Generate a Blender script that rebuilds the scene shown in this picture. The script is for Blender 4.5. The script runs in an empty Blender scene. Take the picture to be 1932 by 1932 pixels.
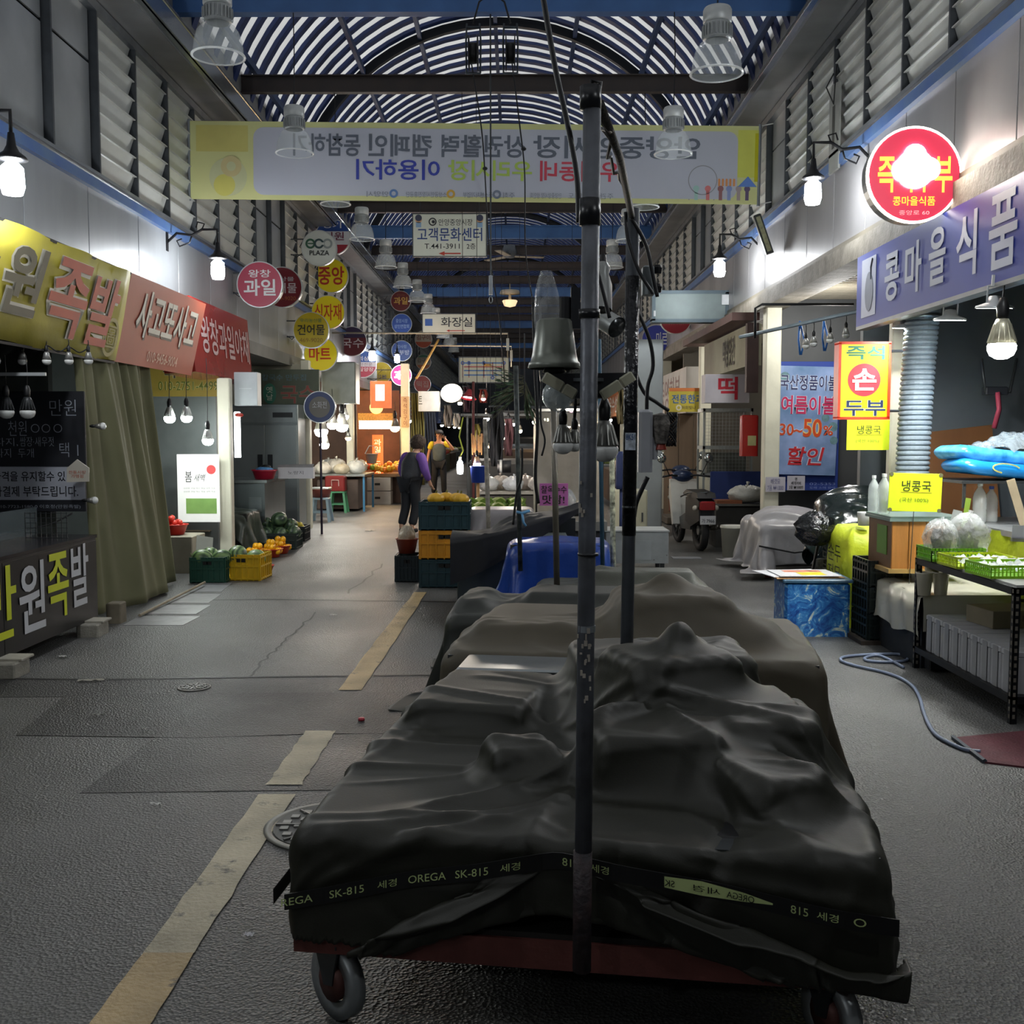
import bpy, math, random
import numpy as np
from mathutils import Vector as V, Matrix, Euler
random.seed(7); np.random.seed(7)
scene = bpy.context.scene
COL = scene.collection
PI = math.pi
# ---------------------------------------------------------------- camera
F = 2000.0                      # focal length in pixels of the 1932 px frame
CAM = V((0, 0, 1.55))
PITCH, YAW = math.atan(144/F), math.atan(9/F)
camd = bpy.data.cameras.new('camera'); camo = bpy.data.objects.new('camera', camd); COL.objects.link(camo)
camd.sensor_width = 36; camd.lens = 36*F/1932; camd.clip_end = 300
camo.location = CAM; camo.rotation_euler = (PI/2-PITCH, 0, YAW)
scene.camera = camo
RM = Euler((PI/2-PITCH, 0, YAW)).to_matrix()
def ray(px, py): return RM @ V(((px-966)/F, (966-py)/F, -1))
def P(px, py, Y):               # the point at depth Y seen at a pixel of the photograph
    d = ray(px, py); return CAM + d*(Y/d.y)
def G(px, py, z=0.0):           # the point at height z
    d = ray(px, py); return CAM + d*((z-CAM.z)/d.z)
def PX(px, py, X):              # the point on the plane x = X
    d = ray(px, py); return CAM + d*(X/d.x)
# ---------------------------------------------------------------- view, sky
scene.view_settings.view_transform = 'Standard'; scene.view_settings.look = 'None'
scene.view_settings.gamma = 1; scene.view_settings.exposure = 1.4
scene.view_settings.use_curve_mapping = False
w = bpy.data.worlds.new('World'); scene.world = w; w.use_nodes = True
w.node_tree.nodes['Background'].inputs[0].default_value = (0.86, 0.88, 0.88, 1)
w.node_tree.nodes['Background'].inputs[1].default_value = 0.45
# ---------------------------------------------------------------- materials
def lin(h):
    if isinstance(h, str):
        h = h.lstrip('#'); c = [int(h[i:i+2], 16)/255 for i in (0, 2, 4)]
        return tuple(x/12.92 if x <= .04045 else ((x+.055)/1.055)**2.4 for x in c)
    return tuple(h)
MATS = {}
def M(h, rough=.6, metal=0, var=.12, scale=6, bump=.0, bscale=40, emit=0, ecol=None, trans=0, alpha=1, coat=0, sub=0, stretch=(1, 1, 1), stain=None):
    """procedural material: base colour with noise variation, optional relief, emission, glass"""
    key = (h, rough, metal, var, scale, bump, bscale, emit, ecol, trans, alpha, coat, sub, stretch, stain)
    if key in MATS: return MATS[key]
    m = bpy.data.materials.new('mat_%s' % str(h).lstrip('#')); m.use_nodes = True; m.use_backface_culling = False
    nt = m.node_tree; n = nt.nodes; L = nt.links; b = n['Principled BSDF']
    c = lin(h)
    tc = n.new('ShaderNodeTexCoord'); mp = n.new('ShaderNodeMapping'); mp.inputs['Scale'].default_value = stretch
    L.new(tc.outputs['Object'], mp.inputs['Vector'])
    if var:
        no = n.new('ShaderNodeTexNoise'); no.inputs['Scale'].default_value = scale; no.inputs['Detail'].default_value = 4
        L.new(mp.outputs[0], no.inputs['Vector'])
        mx = n.new('ShaderNodeMix'); mx.data_type = 'RGBA'
        mr = n.new('ShaderNodeMapRange'); mr.inputs[1].default_value = .3; mr.inputs[2].default_value = .7
        L.new(no.outputs[0], mr.inputs[0]); L.new(mr.outputs[0], mx.inputs[0])
        lo = tuple(x*(1-var) for x in c) if stain is None else lin(stain)
        hi = tuple(min(1, x*(1+var)) for x in c)
        mx.inputs[6].default_value = (*lo, 1); mx.inputs[7].default_value = (*hi, 1)
        L.new(mx.outputs[2], b.inputs['Base Color'])
    else: b.inputs['Base Color'].default_value = (*c, 1)
    b.inputs['Roughness'].default_value = rough; b.inputs['Metallic'].default_value = metal
    if bump:
        n2 = n.new('ShaderNodeTexNoise'); n2.inputs['Scale'].default_value = bscale; n2.inputs['Detail'].default_value = 3
        L.new(mp.outputs[0], n2.inputs['Vector'])
        bp = n.new('ShaderNodeBump'); bp.inputs['Strength'].default_value = bump; bp.inputs['Distance'].default_value = .02
        L.new(n2.outputs[0], bp.inputs['Height']); L.new(bp.outputs[0], b.inputs['Normal'])
    if emit:
        b.inputs['Emission Color'].default_value = (*lin(ecol or h), 1); b.inputs['Emission Strength'].default_value = emit
    if trans: b.inputs['Transmission Weight'].default_value = trans; b.inputs['IOR'].default_value = 1.45
    if alpha < 1: b.inputs['Alpha'].default_value = alpha
    if coat: b.inputs['Coat Weight'].default_value = coat
    MATS[key] = m; return m
def film(h, a, rough=.15, bump=.6, bscale=18):
    """thin clear plastic: part transparent, part glossy white"""
    key = ('film', h, a, rough, bump, bscale)
    if key in MATS: return MATS[key]
    m = M(h, rough, 0, .1, 8, bump, bscale, alpha=a); MATS[key] = m; return m
# ---------------------------------------------------------------- mesh builder
class MB:
    def __init__(s): s.v = []; s.f = []; s.mi = []; s.cur = 0; s.T = None
    def add(s, vs, fs):
        o = len(s.v)
        s.v += [tuple(s.T @ V(p)) for p in vs] if s.T is not None else [tuple(p) for p in vs]
        s.f += [tuple(i+o for i in f) for f in fs]; s.mi += [s.cur]*len(fs); return s
    def box(s, x0, x1, y0, y1, z0, z1):
        vs = [(x, y, z) for z in (z0, z1) for y in (y0, y1) for x in (x0, x1)]
        return s.add(vs, [(0, 2, 3, 1), (4, 5, 7, 6), (0, 1, 5, 4), (2, 6, 7, 3), (0, 4, 6, 2), (1, 3, 7, 5)])
    def cbox(s, c, d): return s.box(c[0]-d[0]/2, c[0]+d[0]/2, c[1]-d[1]/2, c[1]+d[1]/2, c[2]-d[2]/2, c[2]+d[2]/2)
    def bbox(s, x0, x1, y0, y1, z0, z1, r=.01):     # box with chamfered vertical edges and top
        pl = [(x0+r, y0), (x1-r, y0), (x1, y0+r), (x1, y1-r), (x1-r, y1), (x0+r, y1), (x0, y1-r), (x0, y0+r)]
        cx, cy = (x0+x1)/2, (y0+y1)/2
        def sh(k): return [(x-math.copysign(k, x-cx), y-math.copysign(k, y-cy)) for x, y in pl]
        vs = [(x, y, z0) for x, y in pl]+[(x, y, z1-r) for x, y in pl]+[(x, y, z1) for x, y in sh(r)]
        fs = [tuple(range(7, -1, -1)), tuple(range(16, 24))]
        for a in (0, 8):
            for i in range(8): j = (i+1) % 8; fs.append((a+i, a+j, a+8+j, a+8+i))
        return s.add(vs, fs)
    def cyl(s, p0, p1, r0, r1=None, n=12, caps=True):
        p0, p1 = V(p0), V(p1); r1 = r0 if r1 is None else r1
        d = (p1-p0).normalized(); a = d.orthogonal().normalized(); b = d.cross(a)
        vs = []
        for p, r in ((p0, r0), (p1, r1)):
            for i in range(n): t = 2*PI*i/n; vs.append(p+a*math.cos(t)*r+b*math.sin(t)*r)
        fs = [(i, (i+1) % n, n+(i+1) % n, n+i) for i in range(n)]
        if caps: fs += [tuple(range(n-1, -1, -1)), tuple(range(n, 2*n))]
        return s.add(vs, fs)
    def tube(s, pts, r, n=6, closed=False):
        pts = [V(p) for p in pts]; N = len(pts); vs = []; fs = []
        up = None
        for i, p in enumerate(pts):
            q0 = pts[i-1] if (i or closed) else p; q1 = pts[(i+1) % N] if (i < N-1 or closed) else p
            d = (q1-q0).normalized()
            if d.length < .5: d = V((0, 0, 1))
            a = d.orthogonal().normalized() if up is None else (up-d*up.dot(d)).normalized()
            if a.length < .5: a = d.orthogonal().normalized()
            up = a; b = d.cross(a); rr = r[i] if isinstance(r, (list, tuple)) else r
            for k in range(n): t = 2*PI*k/n; vs.append(p+a*math.cos(t)*rr+b*math.sin(t)*rr)
        for i in range(N if closed else N-1):
            for k in range(n):
                j = (i+1) % N
                fs.append((i*n+k, i*n+(k+1) % n, j*n+(k+1) % n, j*n+k))
        if not closed: fs += [tuple(range(n-1, -1, -1)), tuple(range((N-1)*n, N*n))]
        return s.add(vs, fs)
    def lathe(s, prof, n=16, c=(0, 0, 0), axis='z'):
        vs = []; fs = []; c = V(c)
        for r, z in prof:
            for k in range(n):
                t = 2*PI*k/n; x, y = r*math.cos(t), r*math.sin(t)
                vs.append(c+(V((x, y, z)) if axis == 'z' else V((x, z, y)) if axis == 'y' else V((z, x, y))))
        for i in range(len(prof)-1):
            for k in range(n): fs.append((i*n+k, i*n+(k+1) % n, (i+1)*n+(k+1) % n, (i+1)*n+k))
        if len(prof) > 3 and abs(prof[0][0]-prof[-1][0]) < 1e-6 and prof[0][0] > 1e-4:      # a ring
            o = (len(prof)-1)*n; fs += [(o+k, o+(k+1) % n, (k+1) % n, k) for k in range(n)]; return s.add(vs, fs)
        if prof[0][0] > 1e-4: fs.append(tuple(range(n-1, -1, -1)))
        if prof[-1][0] > 1e-4: fs.append(tuple(range((len(prof)-1)*n, len(prof)*n)))
        return s.add(vs, fs)
    def shell(s, prof, n=20, c=(0, 0, 0)):          # open surface of revolution
        k0 = len(s.f); s.lathe(prof, n, c)
        keep = [i for i in range(k0, len(s.f)) if len(s.f[i]) == 4]
        s.f = s.f[:k0]+[s.f[i] for i in keep]; s.mi = s.mi[:len(s.f)]; return s
    def ball(s, c, r, n=10, m=6, sq=(1, 1, 1)):
        c = V(c); vs = [c+V((0, 0, -r*sq[2]))]; fs = []
        for i in range(1, m):
            a = -PI/2+PI*i/m
            for k in range(n): t = 2*PI*k/n; vs.append(c+V((math.cos(a)*math.cos(t)*r*sq[0], math.cos(a)*math.sin(t)*r*sq[1], math.sin(a)*r*sq[2])))
        vs.append(c+V((0, 0, r*sq[2]))); e = len(vs)-1
        for k in range(n): fs.append((0, 1+(k+1) % n, 1+k)); fs.append((e, e-n+k, e-n+(k+1) % n))
        for i in range(m-2):
            for k in range(n): fs.append((1+i*n+k, 1+i*n+(k+1) % n, 1+(i+1)*n+(k+1) % n, 1+(i+1)*n+k))
        return s.add(vs, fs)
    def prism(s, poly, d0, d1, plane='xz'):         # polygon extruded along the third axis
        n = len(poly)
        mk = {'xz': lambda a, b, d: (a, d, b), 'xy': lambda a, b, d: (a, b, d), 'yz': lambda a, b, d: (d, a, b)}[plane]
        vs = [mk(a, b, d0) for a, b in poly]+[mk(a, b, d1) for a, b in poly]
        fs = [tuple(range(n)), tuple(range(2*n-1, n-1, -1))]+[(i, n+i, n+(i+1) % n, (i+1) % n) for i in range(n)]
        return s.add(vs, fs)
    def grid(s, A, closed_u=False):                 # A: array (rows, cols, 3)
        r, c = A.shape[:2]; vs = [tuple(p) for p in A.reshape(-1, 3)]
        fs = [(i*c+j, i*c+j+1, (i+1)*c+j+1, (i+1)*c+j) for i in range(r-1) for j in range(c-1)]
        return s.add(vs, fs)
    def data(s, name, mats, smooth=False):
        me = bpy.data.meshes.new(name); me.from_pydata(s.v, [], s.f)
        for m in (mats if isinstance(mats, (list, tuple)) else [mats]): me.materials.append(m)
        me.polygons.foreach_set('material_index', s.mi)
        if smooth: me.polygons.foreach_set('use_smooth', [True]*len(s.f))
        me.update(); return me
    def build(s, name, mats, parent=None, smooth=False, loc=None, rot=None, auto=None, mod=None):
        o = bpy.data.objects.new(name, s.data(name, mats, smooth)); COL.objects.link(o)
        if parent is not None: o.parent = parent
        if loc is not None: o.location = loc
        if rot is not None: o.rotation_euler = rot
        if auto: me = o.data; me.polygons.foreach_set('use_smooth', [True]*len(me.polygons)); me.set_sharp_from_angle(angle=math.radians(auto))
        return o
def inst(me, name, parent=None, loc=(0, 0, 0), rot=(0, 0, 0), sc=(1, 1, 1)):
    o = bpy.data.objects.new(name, me); COL.objects.link(o); o.parent = parent; o.location = loc; o.rotation_euler = rot; o.scale = sc; return o
def tag(o, label, cat, group=None, kind=None):
    o['label'] = label; o['category'] = cat
    if group: o['group'] = group
    if kind: o['kind'] = kind
    return o
def thing(name, label, cat, loc=(0, 0, 0), rz=0, group=None, rot=None):
    o = bpy.data.objects.new(name, None); COL.objects.link(o); o.empty_display_size = .1
    o.location = loc; o.rotation_euler = rot or (0, 0, rz); return tag(o, label, cat, group)
def struct(o): o['kind'] = 'structure'; return o
def dup(root, loc, rz=None, label=None, group=None, sc=None, rot=None):
    def cp(o, par):
        c = o.copy(); COL.objects.link(c); c.parent = par
        for ch in kids.get(o.name, []): cp(ch, c)
        return c
    kids = {}
    for o in root.children_recursive: kids.setdefault(o.parent.name, []).append(o)
    r = cp(root, None); r.location = loc
    if rot is not None: r.rotation_euler = rot
    if rz is not None: r.rotation_euler = (0, 0, rz)
    if label: r['label'] = label
    if group: r['group'] = group
    if sc: r.scale = (sc,)*3 if isinstance(sc, (int, float)) else sc
    return r
# ---------------------------------------------------------------- lettering
TCACHE = {}
TS = bpy.data.scenes.new('scratch')      # scratch scene for evaluating letters and skins quickly; removed at the end
def evaluated(o):
    TS.view_layers[0].update(); dg = TS.view_layers[0].depsgraph; return bpy.data.meshes.new_from_object(o.evaluated_get(dg), depsgraph=dg)
def glyphs(body, bold=0.0, italic=0.0):
    k = (body, bold, italic)
    if k not in TCACHE:
        cu = bpy.data.curves.new('lettering', 'FONT'); cu.body = body; cu.size = 1; cu.offset = bold; cu.shear = italic
        cu.resolution_u = 3; cu.space_line = 1.05; cu.align_x = 'CENTER' if '\n' in body else 'LEFT'
        o = bpy.data.objects.new('lettering', cu); TS.collection.objects.link(o); me = evaluated(o)
        co = np.zeros(len(me.vertices)*3); me.vertices.foreach_get('co', co); co = co.reshape(-1, 3)
        fs = [tuple(p.vertices) for p in me.polygons]
        bpy.data.meshes.remove(me); bpy.data.objects.remove(o); bpy.data.curves.remove(cu)
        TCACHE[k] = (co, fs)
    return TCACHE[k]
def text(parent, body, box, mat, bold=.0, d=-.004, mirror=False, italic=0, name='lettering', fn=None, vertical=False, outline=None, ow=.05):
    """fit text into box (x0, x1, z0, z1) on the parent's -Y face, y = d"""
    if vertical: body = '\n'.join(body)
    if outline is not None: text(parent, body, (box[0]-ow*.3*(box[3]-box[2]), box[1]+ow*.3*(box[3]-box[2]), box[2]-ow*.3*(box[3]-box[2]), box[3]+ow*.3*(box[3]-box[2])), outline, bold+ow, d*.6, mirror, italic, 'lettering_outline', fn)
    co, fs = glyphs(body, bold, italic)
    if len(co) == 0: return None
    lo, hi = co.min(0), co.max(0); x0, x1, z0, z1 = box
    u = (co[:, 0]-lo[0])/max(hi[0]-lo[0], 1e-6); v = (co[:, 1]-lo[1])/max(hi[1]-lo[1], 1e-6)
    if mirror: u = 1-u
    X = x0+u*(x1-x0); Z = z0+v*(z1-z0)
    A = np.stack([X, np.full_like(X, d), Z], 1)
    if fn is not None: A = fn(A)
    mb = MB(); mb.add([tuple(p) for p in A], fs)
    o = mb.build(name, mat, parent)
    return o
# ================================================================ the setting
XL, XR = -3.8, 3.08             # faces of the upper walls
YE = 72.0
# ---- asphalt floor with worn patches, painted line, joints
def asphalt(h, hi, name, coarse=1.0, spec=.45):
    m = bpy.data.materials.new(name); m.use_nodes = True; nt = m.node_tree; n = nt.nodes; L = nt.links; b = n['Principled BSDF']
    tc = n.new('ShaderNodeTexCoord')
    n1 = n.new('ShaderNodeTexNoise'); n1.inputs['Scale'].default_value = 120*coarse; n1.inputs['Detail'].default_value = 3
    n2 = n.new('ShaderNodeTexNoise'); n2.inputs['Scale'].default_value = .9; n2.inputs['Detail'].default_value = 5
    n3 = n.new('ShaderNodeTexVoronoi'); n3.inputs['Scale'].default_value = 95*coarse
    for q in (n1, n2, n3): L.new(tc.outputs['Object'], q.inputs['Vector'])
    a = n.new('ShaderNodeMath'); a.operation = 'ADD'; L.new(n1.outputs[0], a.inputs[0]); L.new(n2.outputs[0], a.inputs[1])
    mr = n.new('ShaderNodeMapRange'); mr.inputs[1].default_value = .72; mr.inputs[2].default_value = 1.3; L.new(a.outputs[0], mr.inputs[0])
    mx = n.new('ShaderNodeMix'); mx.data_type = 'RGBA'; mx.inputs[6].default_value = (*lin(h), 1); mx.inputs[7].default_value = (*lin(hi), 1)
    L.new(mr.outputs[0], mx.inputs[0]); L.new(mx.outputs[2], b.inputs['Base Color'])
    r = n.new('ShaderNodeMapRange'); r.inputs[1].default_value = .3; r.inputs[2].default_value = .7; r.inputs[3].default_value = spec-.1; r.inputs[4].default_value = spec+.15
    L.new(n2.outputs[0], r.inputs[0]); L.new(r.outputs[0], b.inputs['Roughness'])
    bp = n.new('ShaderNodeBump'); bp.inputs['Strength'].default_value = .8; bp.inputs['Distance'].default_value = .006
    L.new(n3.outputs[0], bp.inputs['Height']); L.new(bp.outputs[0], b.inputs['Normal'])
    return m
A_base = asphalt('#1f2020', '#6f6f6d', 'asphalt', 1, .40); A_dark = asphalt('#0f0f10', '#2c2c2e', 'asphalt_patch', 1, .42); A_mid = asphalt('#18191a', '#3e3e3e', 'asphalt_patch_mid', 1, .42)
fl = MB(); fl.box(-9, 8, -6, YE, -.2, 0); floor = struct(fl.build('floor', A_base))
def poly_px(pts, z): return [tuple(G(x, y, z).xy) for x, y in pts]
def patch(pts, z, mat, name='asphalt_patch'):
    b = MB(); b.prism(pts, .0, z, 'xy'); return b.build(name, mat, floor)
patch(poly_px([(125, 1312), (480, 1308), (900, 1306), (860, 1385), (600, 1385), (370, 1393), (30, 1388)], 0), .003, A_dark)
patch(poly_px([(292, 1392), (560, 1388), (900, 1380), (860, 1490), (500, 1492), (150, 1497)], 0), .002, A_mid)
patch(poly_px([(0, 1283), (480, 1277), (900, 1272), (900, 1310), (480, 1312), (0, 1316)], 0), .0015, A_mid)
tar = M('#0c0c0d', .5, 0, .1)
def strip(pts, wd, z, mat, name):
    b = MB(); q = [V((x, y, 0)) for x, y in pts]; A = []
    for i, p in enumerate(q):
        d = (q[min(i+1, len(q)-1)]-q[max(i-1, 0)]).normalized(); nrm = V((-d.y, d.x, 0))*wd/2
        A.append([(p-nrm)+V((0, 0, z)), (p+nrm)+V((0, 0, z))])
    b.grid(np.array(A)); return b.build(name, mat, floor)
rnd = random.Random(3)
strip(poly_px([(0, 1281), (180, 1283), (400, 1279), (650, 1276), (900, 1273)], 0), .03, .004, tar, 'tar_joint')
strip(poly_px([(360, 1133), (500, 1131), (700, 1134), (870, 1136)], 0), .05, .002, tar, 'tar_joint')
ck = []
for i in range(26):
    t = i/25; ck.append((475+(600-475)*t**1.2+rnd.uniform(-5, 5), 1277-(1277-1155)*t))
strip(poly_px(ck, 0), .016, .002, tar, 'crack')
ck = [(650+rnd.uniform(-10, 10)+i*9, 1120-i*7) for i in range(9)]
strip(poly_px(ck, 0), .02, .002, tar, 'crack')
def paint_mat(h, name):
    m = M(h, .55, 0, .3, 3, .5, 60).copy(); m.name = name; nt = m.node_tree; n = nt.nodes; L = nt.links; b = n['Principled BSDF']
    tc = n.new('ShaderNodeTexCoord'); a = n.new('ShaderNodeTexNoise'); a.inputs['Scale'].default_value = 5; a.inputs['Detail'].default_value = 8; a.inputs['Roughness'].default_value = .7
    L.new(tc.outputs['Object'], a.inputs['Vector']); mr = n.new('ShaderNodeMapRange'); mr.inputs[1].default_value = .34; mr.inputs[2].default_value = .42
    L.new(a.outputs[0], mr.inputs[0]); mx = n.new('ShaderNodeMix'); mx.data_type = 'RGBA'
    src = b.inputs['Base Color'].links[0].from_socket; L.new(src, mx.inputs[7]); mx.inputs[6].default_value = (.09, .09, .085, 1)
    L.new(mr.outputs[0], mx.inputs[0]); L.new(mx.outputs[2], b.inputs['Base Color']); return m
pm_ = paint_mat('#b4ab92', 'road_paint'); pm2 = paint_mat('#b39c72', 'road_paint_worn')
def line_part(y0, y1, mat):
    xl = lambda y: 577+(1380-y)/1.36 if y > 1380 else 577+(1380-y)*.78
    xr = lambda y: 633+(1380-y)/1.585 if y > 1380 else 633+(1380-y)*.655
    n = 14; A = []
    for i in range(n+1):
        y = y0+(y1-y0)*i/n; j = rnd.uniform(-.5, .5)*(y/700)**2
        a, c = G(xl(y)+j, y), G(xr(y)-j, y); A.append([(a.x, a.y, .0045), (c.x, c.y, .0045)])
    b = MB(); b.grid(np.array(A)); b.build('road_marking', mat, floor)
line_part(2100, 1800, pm2); line_part(1800, 1500, pm_); line_part(1482, 1380, pm_); line_part(1303, 1118, pm2)
white = M('#8e8f92', .35, .1, .2, 9)
for k in range(4):      # wet painted strips in front of the curtain
    y0 = 1180-k*21; b = MB(); b.prism(poly_px([(232+k*42, y0), (345+k*24, y0), (378+k*20, y0-17), (262+k*40, y0-17)], 0), 0, .003, 'xy'); b.build('road_marking', white, floor)
def manhole(c, r, label):
    t = thing('manhole_cover', label, 'manhole cover', (c.x, c.y, 0.0))
    b = MB(); b.lathe([(r, .001), (r, .008), (r*.9, .009), (r*.88, .003)], 40); b.build('rim', M('#8b8a84', .5, .5, .2), t, True)
    b = MB(); b.lathe([(r*.86, .001), (r*.86, .007)], 36); b.build('plate', M('#4c4c4a', .5, .5, .2), t)
    b = MB()
    for q, rr, n in ((0, .12, 1), (1, .3, 6), (2, .5, 12), (3, .7, 18)):
        for k in range(n):
            a = 2*PI*k/n+q*.3; b.cbox((math.cos(a)*rr*r, math.sin(a)*rr*r, .009), (r*.12, r*.12, .006))
    for k in range(8): a = 2*PI*k/8; b.tube([(math.cos(a)*.2*r, math.sin(a)*.2*r, .009), (math.cos(a)*.84*r, math.sin(a)*.84*r, .009)], .006, 4)
    b.build('raised_pattern', M('#8a8a86', .45, .6, .2), t)
manhole(G(628, 1560), .27, 'round cast iron manhole cover half hidden by the nearest covered cart')
manhole(G(366, 1298), .10, 'small round drain cover in the dark strip of the lane')

# ---- upper walls: grey panels, rail, louvre windows
wallm = M('#8e9296', .38, .35, .16, 1.6, .15, 4, stretch=(1, 1, .35)); wallR = M('#908f90', .36, .35, .14, 1.6, .12, 4, stretch=(1, 1, .35))
alu = M('#8f9499', .35, .8, .15, 5); alu_d = M('#4f5358', .45, .6, .2, 5); dark = M('#0d0f12', .7, 0, .2)
bluep = M('#37548a', .45, .1, .2, 4, stain='#506c92'); blade_m = M('#b9bcb8', .3, .2, .16, 2.2, .08, 10); blank_m = M('#9a9ea0', .3, .4, .15, 2)
fascia_m = M('#6c6e70', .5, .3, .15, 2); soff_m = M('#7c7e80', .45, .4, .2, 2); chrome = M('#aeb4b8', .22, .9, .1, 4)
conc = M('#77736a', .7, 0, .3, 5, .3, 30, stain='#5c564c')
def upper_wall(side):
    X = XL if side < 0 else XR; s = side; hr = 3.85 if s < 0 else 4.2; hb = 2.75 if s < 0 else 3.3
    nm = 'left' if s < 0 else 'right'
    b = MB(); b.box(min(X+s*.03, X+s*.5), max(X+s*.03, X+s*.5), -6, YE, hb, hr); wall = struct(b.build('wall_%s_upper' % nm, dark))
    pw = 1.25 if s < 0 else .95; y = -1.7 if s < 0 else -.9; pb = MB()
    x0, x1 = sorted((X, X+s*.028)); pb.bbox(x0, x1, .006, pw-.006, hb, hr, .003); pd = pb.data('panel', wallm if s < 0 else wallR)
    while y < 36:
        o = inst(pd, 'panel', wall, (0, y, 0)); o.rotation_euler = (0, 0, 0); y += pw
    b = MB(); b.box(x0, x1, y, YE, hb, hr); b.build('panel', wallm, wall)
    # rail and ledge
    b = MB(); b.box(*sorted((X-s*.05, X+s*.02)), -6, YE, hr-.1, hr-.01); struct(b.build('trim_1', bluep)); 
    b = MB(); b.box(*sorted((X-s*.02, X+s*.12)), -6, YE, hr-.01, hr+.07); b.box(*sorted((X-s*.06, X+s*.02)), -6, YE, hr+.02, hr+.05); struct(b.build('trim_2', alu))
    # louvre band
    z0, z1 = hr+.07, 5.4; H = z1-z0
    b = MB(); b.box(*sorted((X+s*.16, X+s*.2)), -6, YE, z0, z1+.1); struct(b.build('wall_%s_backing' % nm, dark))
    win = bpy.data.objects.new('window_%d' % (1 if s < 0 else 2), None); COL.objects.link(win); win['kind'] = 'structure'
    cw = .97 if s < 0 else .93; y = 9.86-cw*14 if s < 0 else 12.44-cw*16; nb = 8; bh = H/nb
    vb = MB(); th = math.radians(19)
    # one blade: a tilted plate, its lower edge leaning out into the lane
    q = s*bh*1.12*math.tan(th); t_ = .008
    vb.add([(X+s*.02, 0, bh*1.04), (X+s*.02+s*t_, 0, bh*1.04), (X+s*.02+q, 0, -.02), (X+s*.02+q+s*t_, 0, -.02),
            (X+s*.02, cw-.05, bh*1.04), (X+s*.02+s*t_, cw-.05, bh*1.04), (X+s*.02+q, cw-.05, -.02), (X+s*.02+q+s*t_, cw-.05, -.02)],
           [(0, 1, 3, 2), (4, 6, 7, 5), (0, 2, 6, 4), (1, 5, 7, 3), (0, 4, 5, 1), (2, 3, 7, 6)])
    vb.box(*sorted((X-s*.004, X+s*.03)), 0, cw-.05, bh*1.03, bh*1.03+.009)
    bd = vb.data('louvre_blade', blade_m)
    fb = MB(); fb.box(*sorted((X-s*.01, X+s*.16)), -.014, .014, z0, z1); fd = fb.data('mullion', alu_d)
    pb = MB(); pb.box(*sorted((X+s*.06, X+s*.08)), 0, cw-.06, z0+.03, z0+H*.66); pb.box(*sorted((X+s*.06, X+s*.08)), 0, cw-.06, z0+H*.68, z1-.03); pbd = pb.data('blank_panel', blank_m)
    k = 0; count = 0; far = MB()
    while y < YE-2:
        if s < 0: kind = 'P' if k in (12, 13, 20, 21) or (k > 26 and k % 8 in (4, 5)) else 'L'
        else: kind = 'P' if k in (16, 21, 22) or (k > 26 and k % 7 == 3) else 'L'
        if y < 42: inst(fd, 'mullion', win, (0, y-.02, 0))
        if y > 1.5:
            if kind == 'P': inst(pbd, 'blank_panel', win, (0, y, 0))
            elif count < 34 and y > 3.5 and y < 33:
                for i in range(nb): inst(bd, 'louvre_blade', win, (0, y+.004, z0+i*bh+.01))
                count += 1
            else:
                for i in range(nb):
                    me = bd; far.add([(v.co.x, v.co.y+y, v.co.z+z0+i*bh+.01) for v in me.vertices], [tuple(p.vertices) for p in me.polygons])
        k += 1; y += cw
    o = far.build('louvre_blade', blade_m, win); o['kind'] = 'stuff'
    b = MB(); b.box(*sorted((X-s*.02, X+s*.3)), -6, YE, z1-.03, z1+.05); b.build('window_frame', alu, win)
    # soffit, gutter, fascia
    b = MB(); b.box(*sorted((X-s*.34, X+s*.4)), -6, YE, z1+.06, z1+.1); struct(b.build('trim_3', soff_m))
    XF = -3.5 if s < 0 else 2.93
    b = MB(); b.box(*sorted((XF-s*.12, XF+s*.06)), -6, YE, 5.48, 5.53); b.box(*sorted((XF-s*.14, XF-s*.10)), -6, YE, 5.48, 5.68); b.tube([(XF-s*.13, -6, 5.69), (XF-s*.13, YE, 5.69)], .025, 8)
    struct(b.build('trim_4', chrome))
    b = MB(); b.box(*sorted((XF, XF+s*.5)), -6, YE, 5.5, 6.15); struct(b.build('wall_%s_fascia' % nm, fascia_m))
    # concrete lintel band
    if s > 0: b = MB(); b.box(X-.06, X+.25, -6, YE, 3.12, 3.3); struct(b.build('trim_5', conc))
upper_wall(-1); upper_wall(1)
# ---- vaulted roof: translucent sheet over blue hoops
XC, RR, ZC = -.285, 3.43, 4.77
A0 = math.acos(min(1, 3.25/RR)); na = 28
angs = [PI-A0-(PI-2*A0)*i/na for i in range(na+1)]
sheet = bpy.data.materials.new('roof_sheet'); sheet.use_nodes = True; nt = sheet.node_tree; n = nt.nodes; out = n['Material Output']; n.remove(n['Principled BSDF'])
tr = n.new('ShaderNodeBsdfTranslucent'); df = n.new('ShaderNodeBsdfDiffuse'); ad = n.new('ShaderNodeMixShader'); ad.inputs[0].default_value = .35
no = n.new('ShaderNodeTexNoise'); no.inputs['Scale'].default_value = .7; tc = n.new('ShaderNodeTexCoord'); nt.links.new(tc.outputs['Object'], no.inputs['Vector'])
cr = n.new('ShaderNodeMapRange'); cr.inputs[3].default_value = .55; cr.inputs[4].default_value = 1.0; nt.links.new(no.outputs[0], cr.inputs[0])
nt.links.new(cr.outputs[0], tr.inputs[0]); nt.links.new(cr.outputs[0], df.inputs[0])
nt.links.new(tr.outputs[0], ad.inputs[1]); nt.links.new(df.outputs[0], ad.inputs[2]); nt.links.new(ad.outputs[0], out.inputs[0])
def arc(r): return [(XC+math.cos(a)*r, ZC+math.sin(a)*r) for a in angs]
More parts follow.
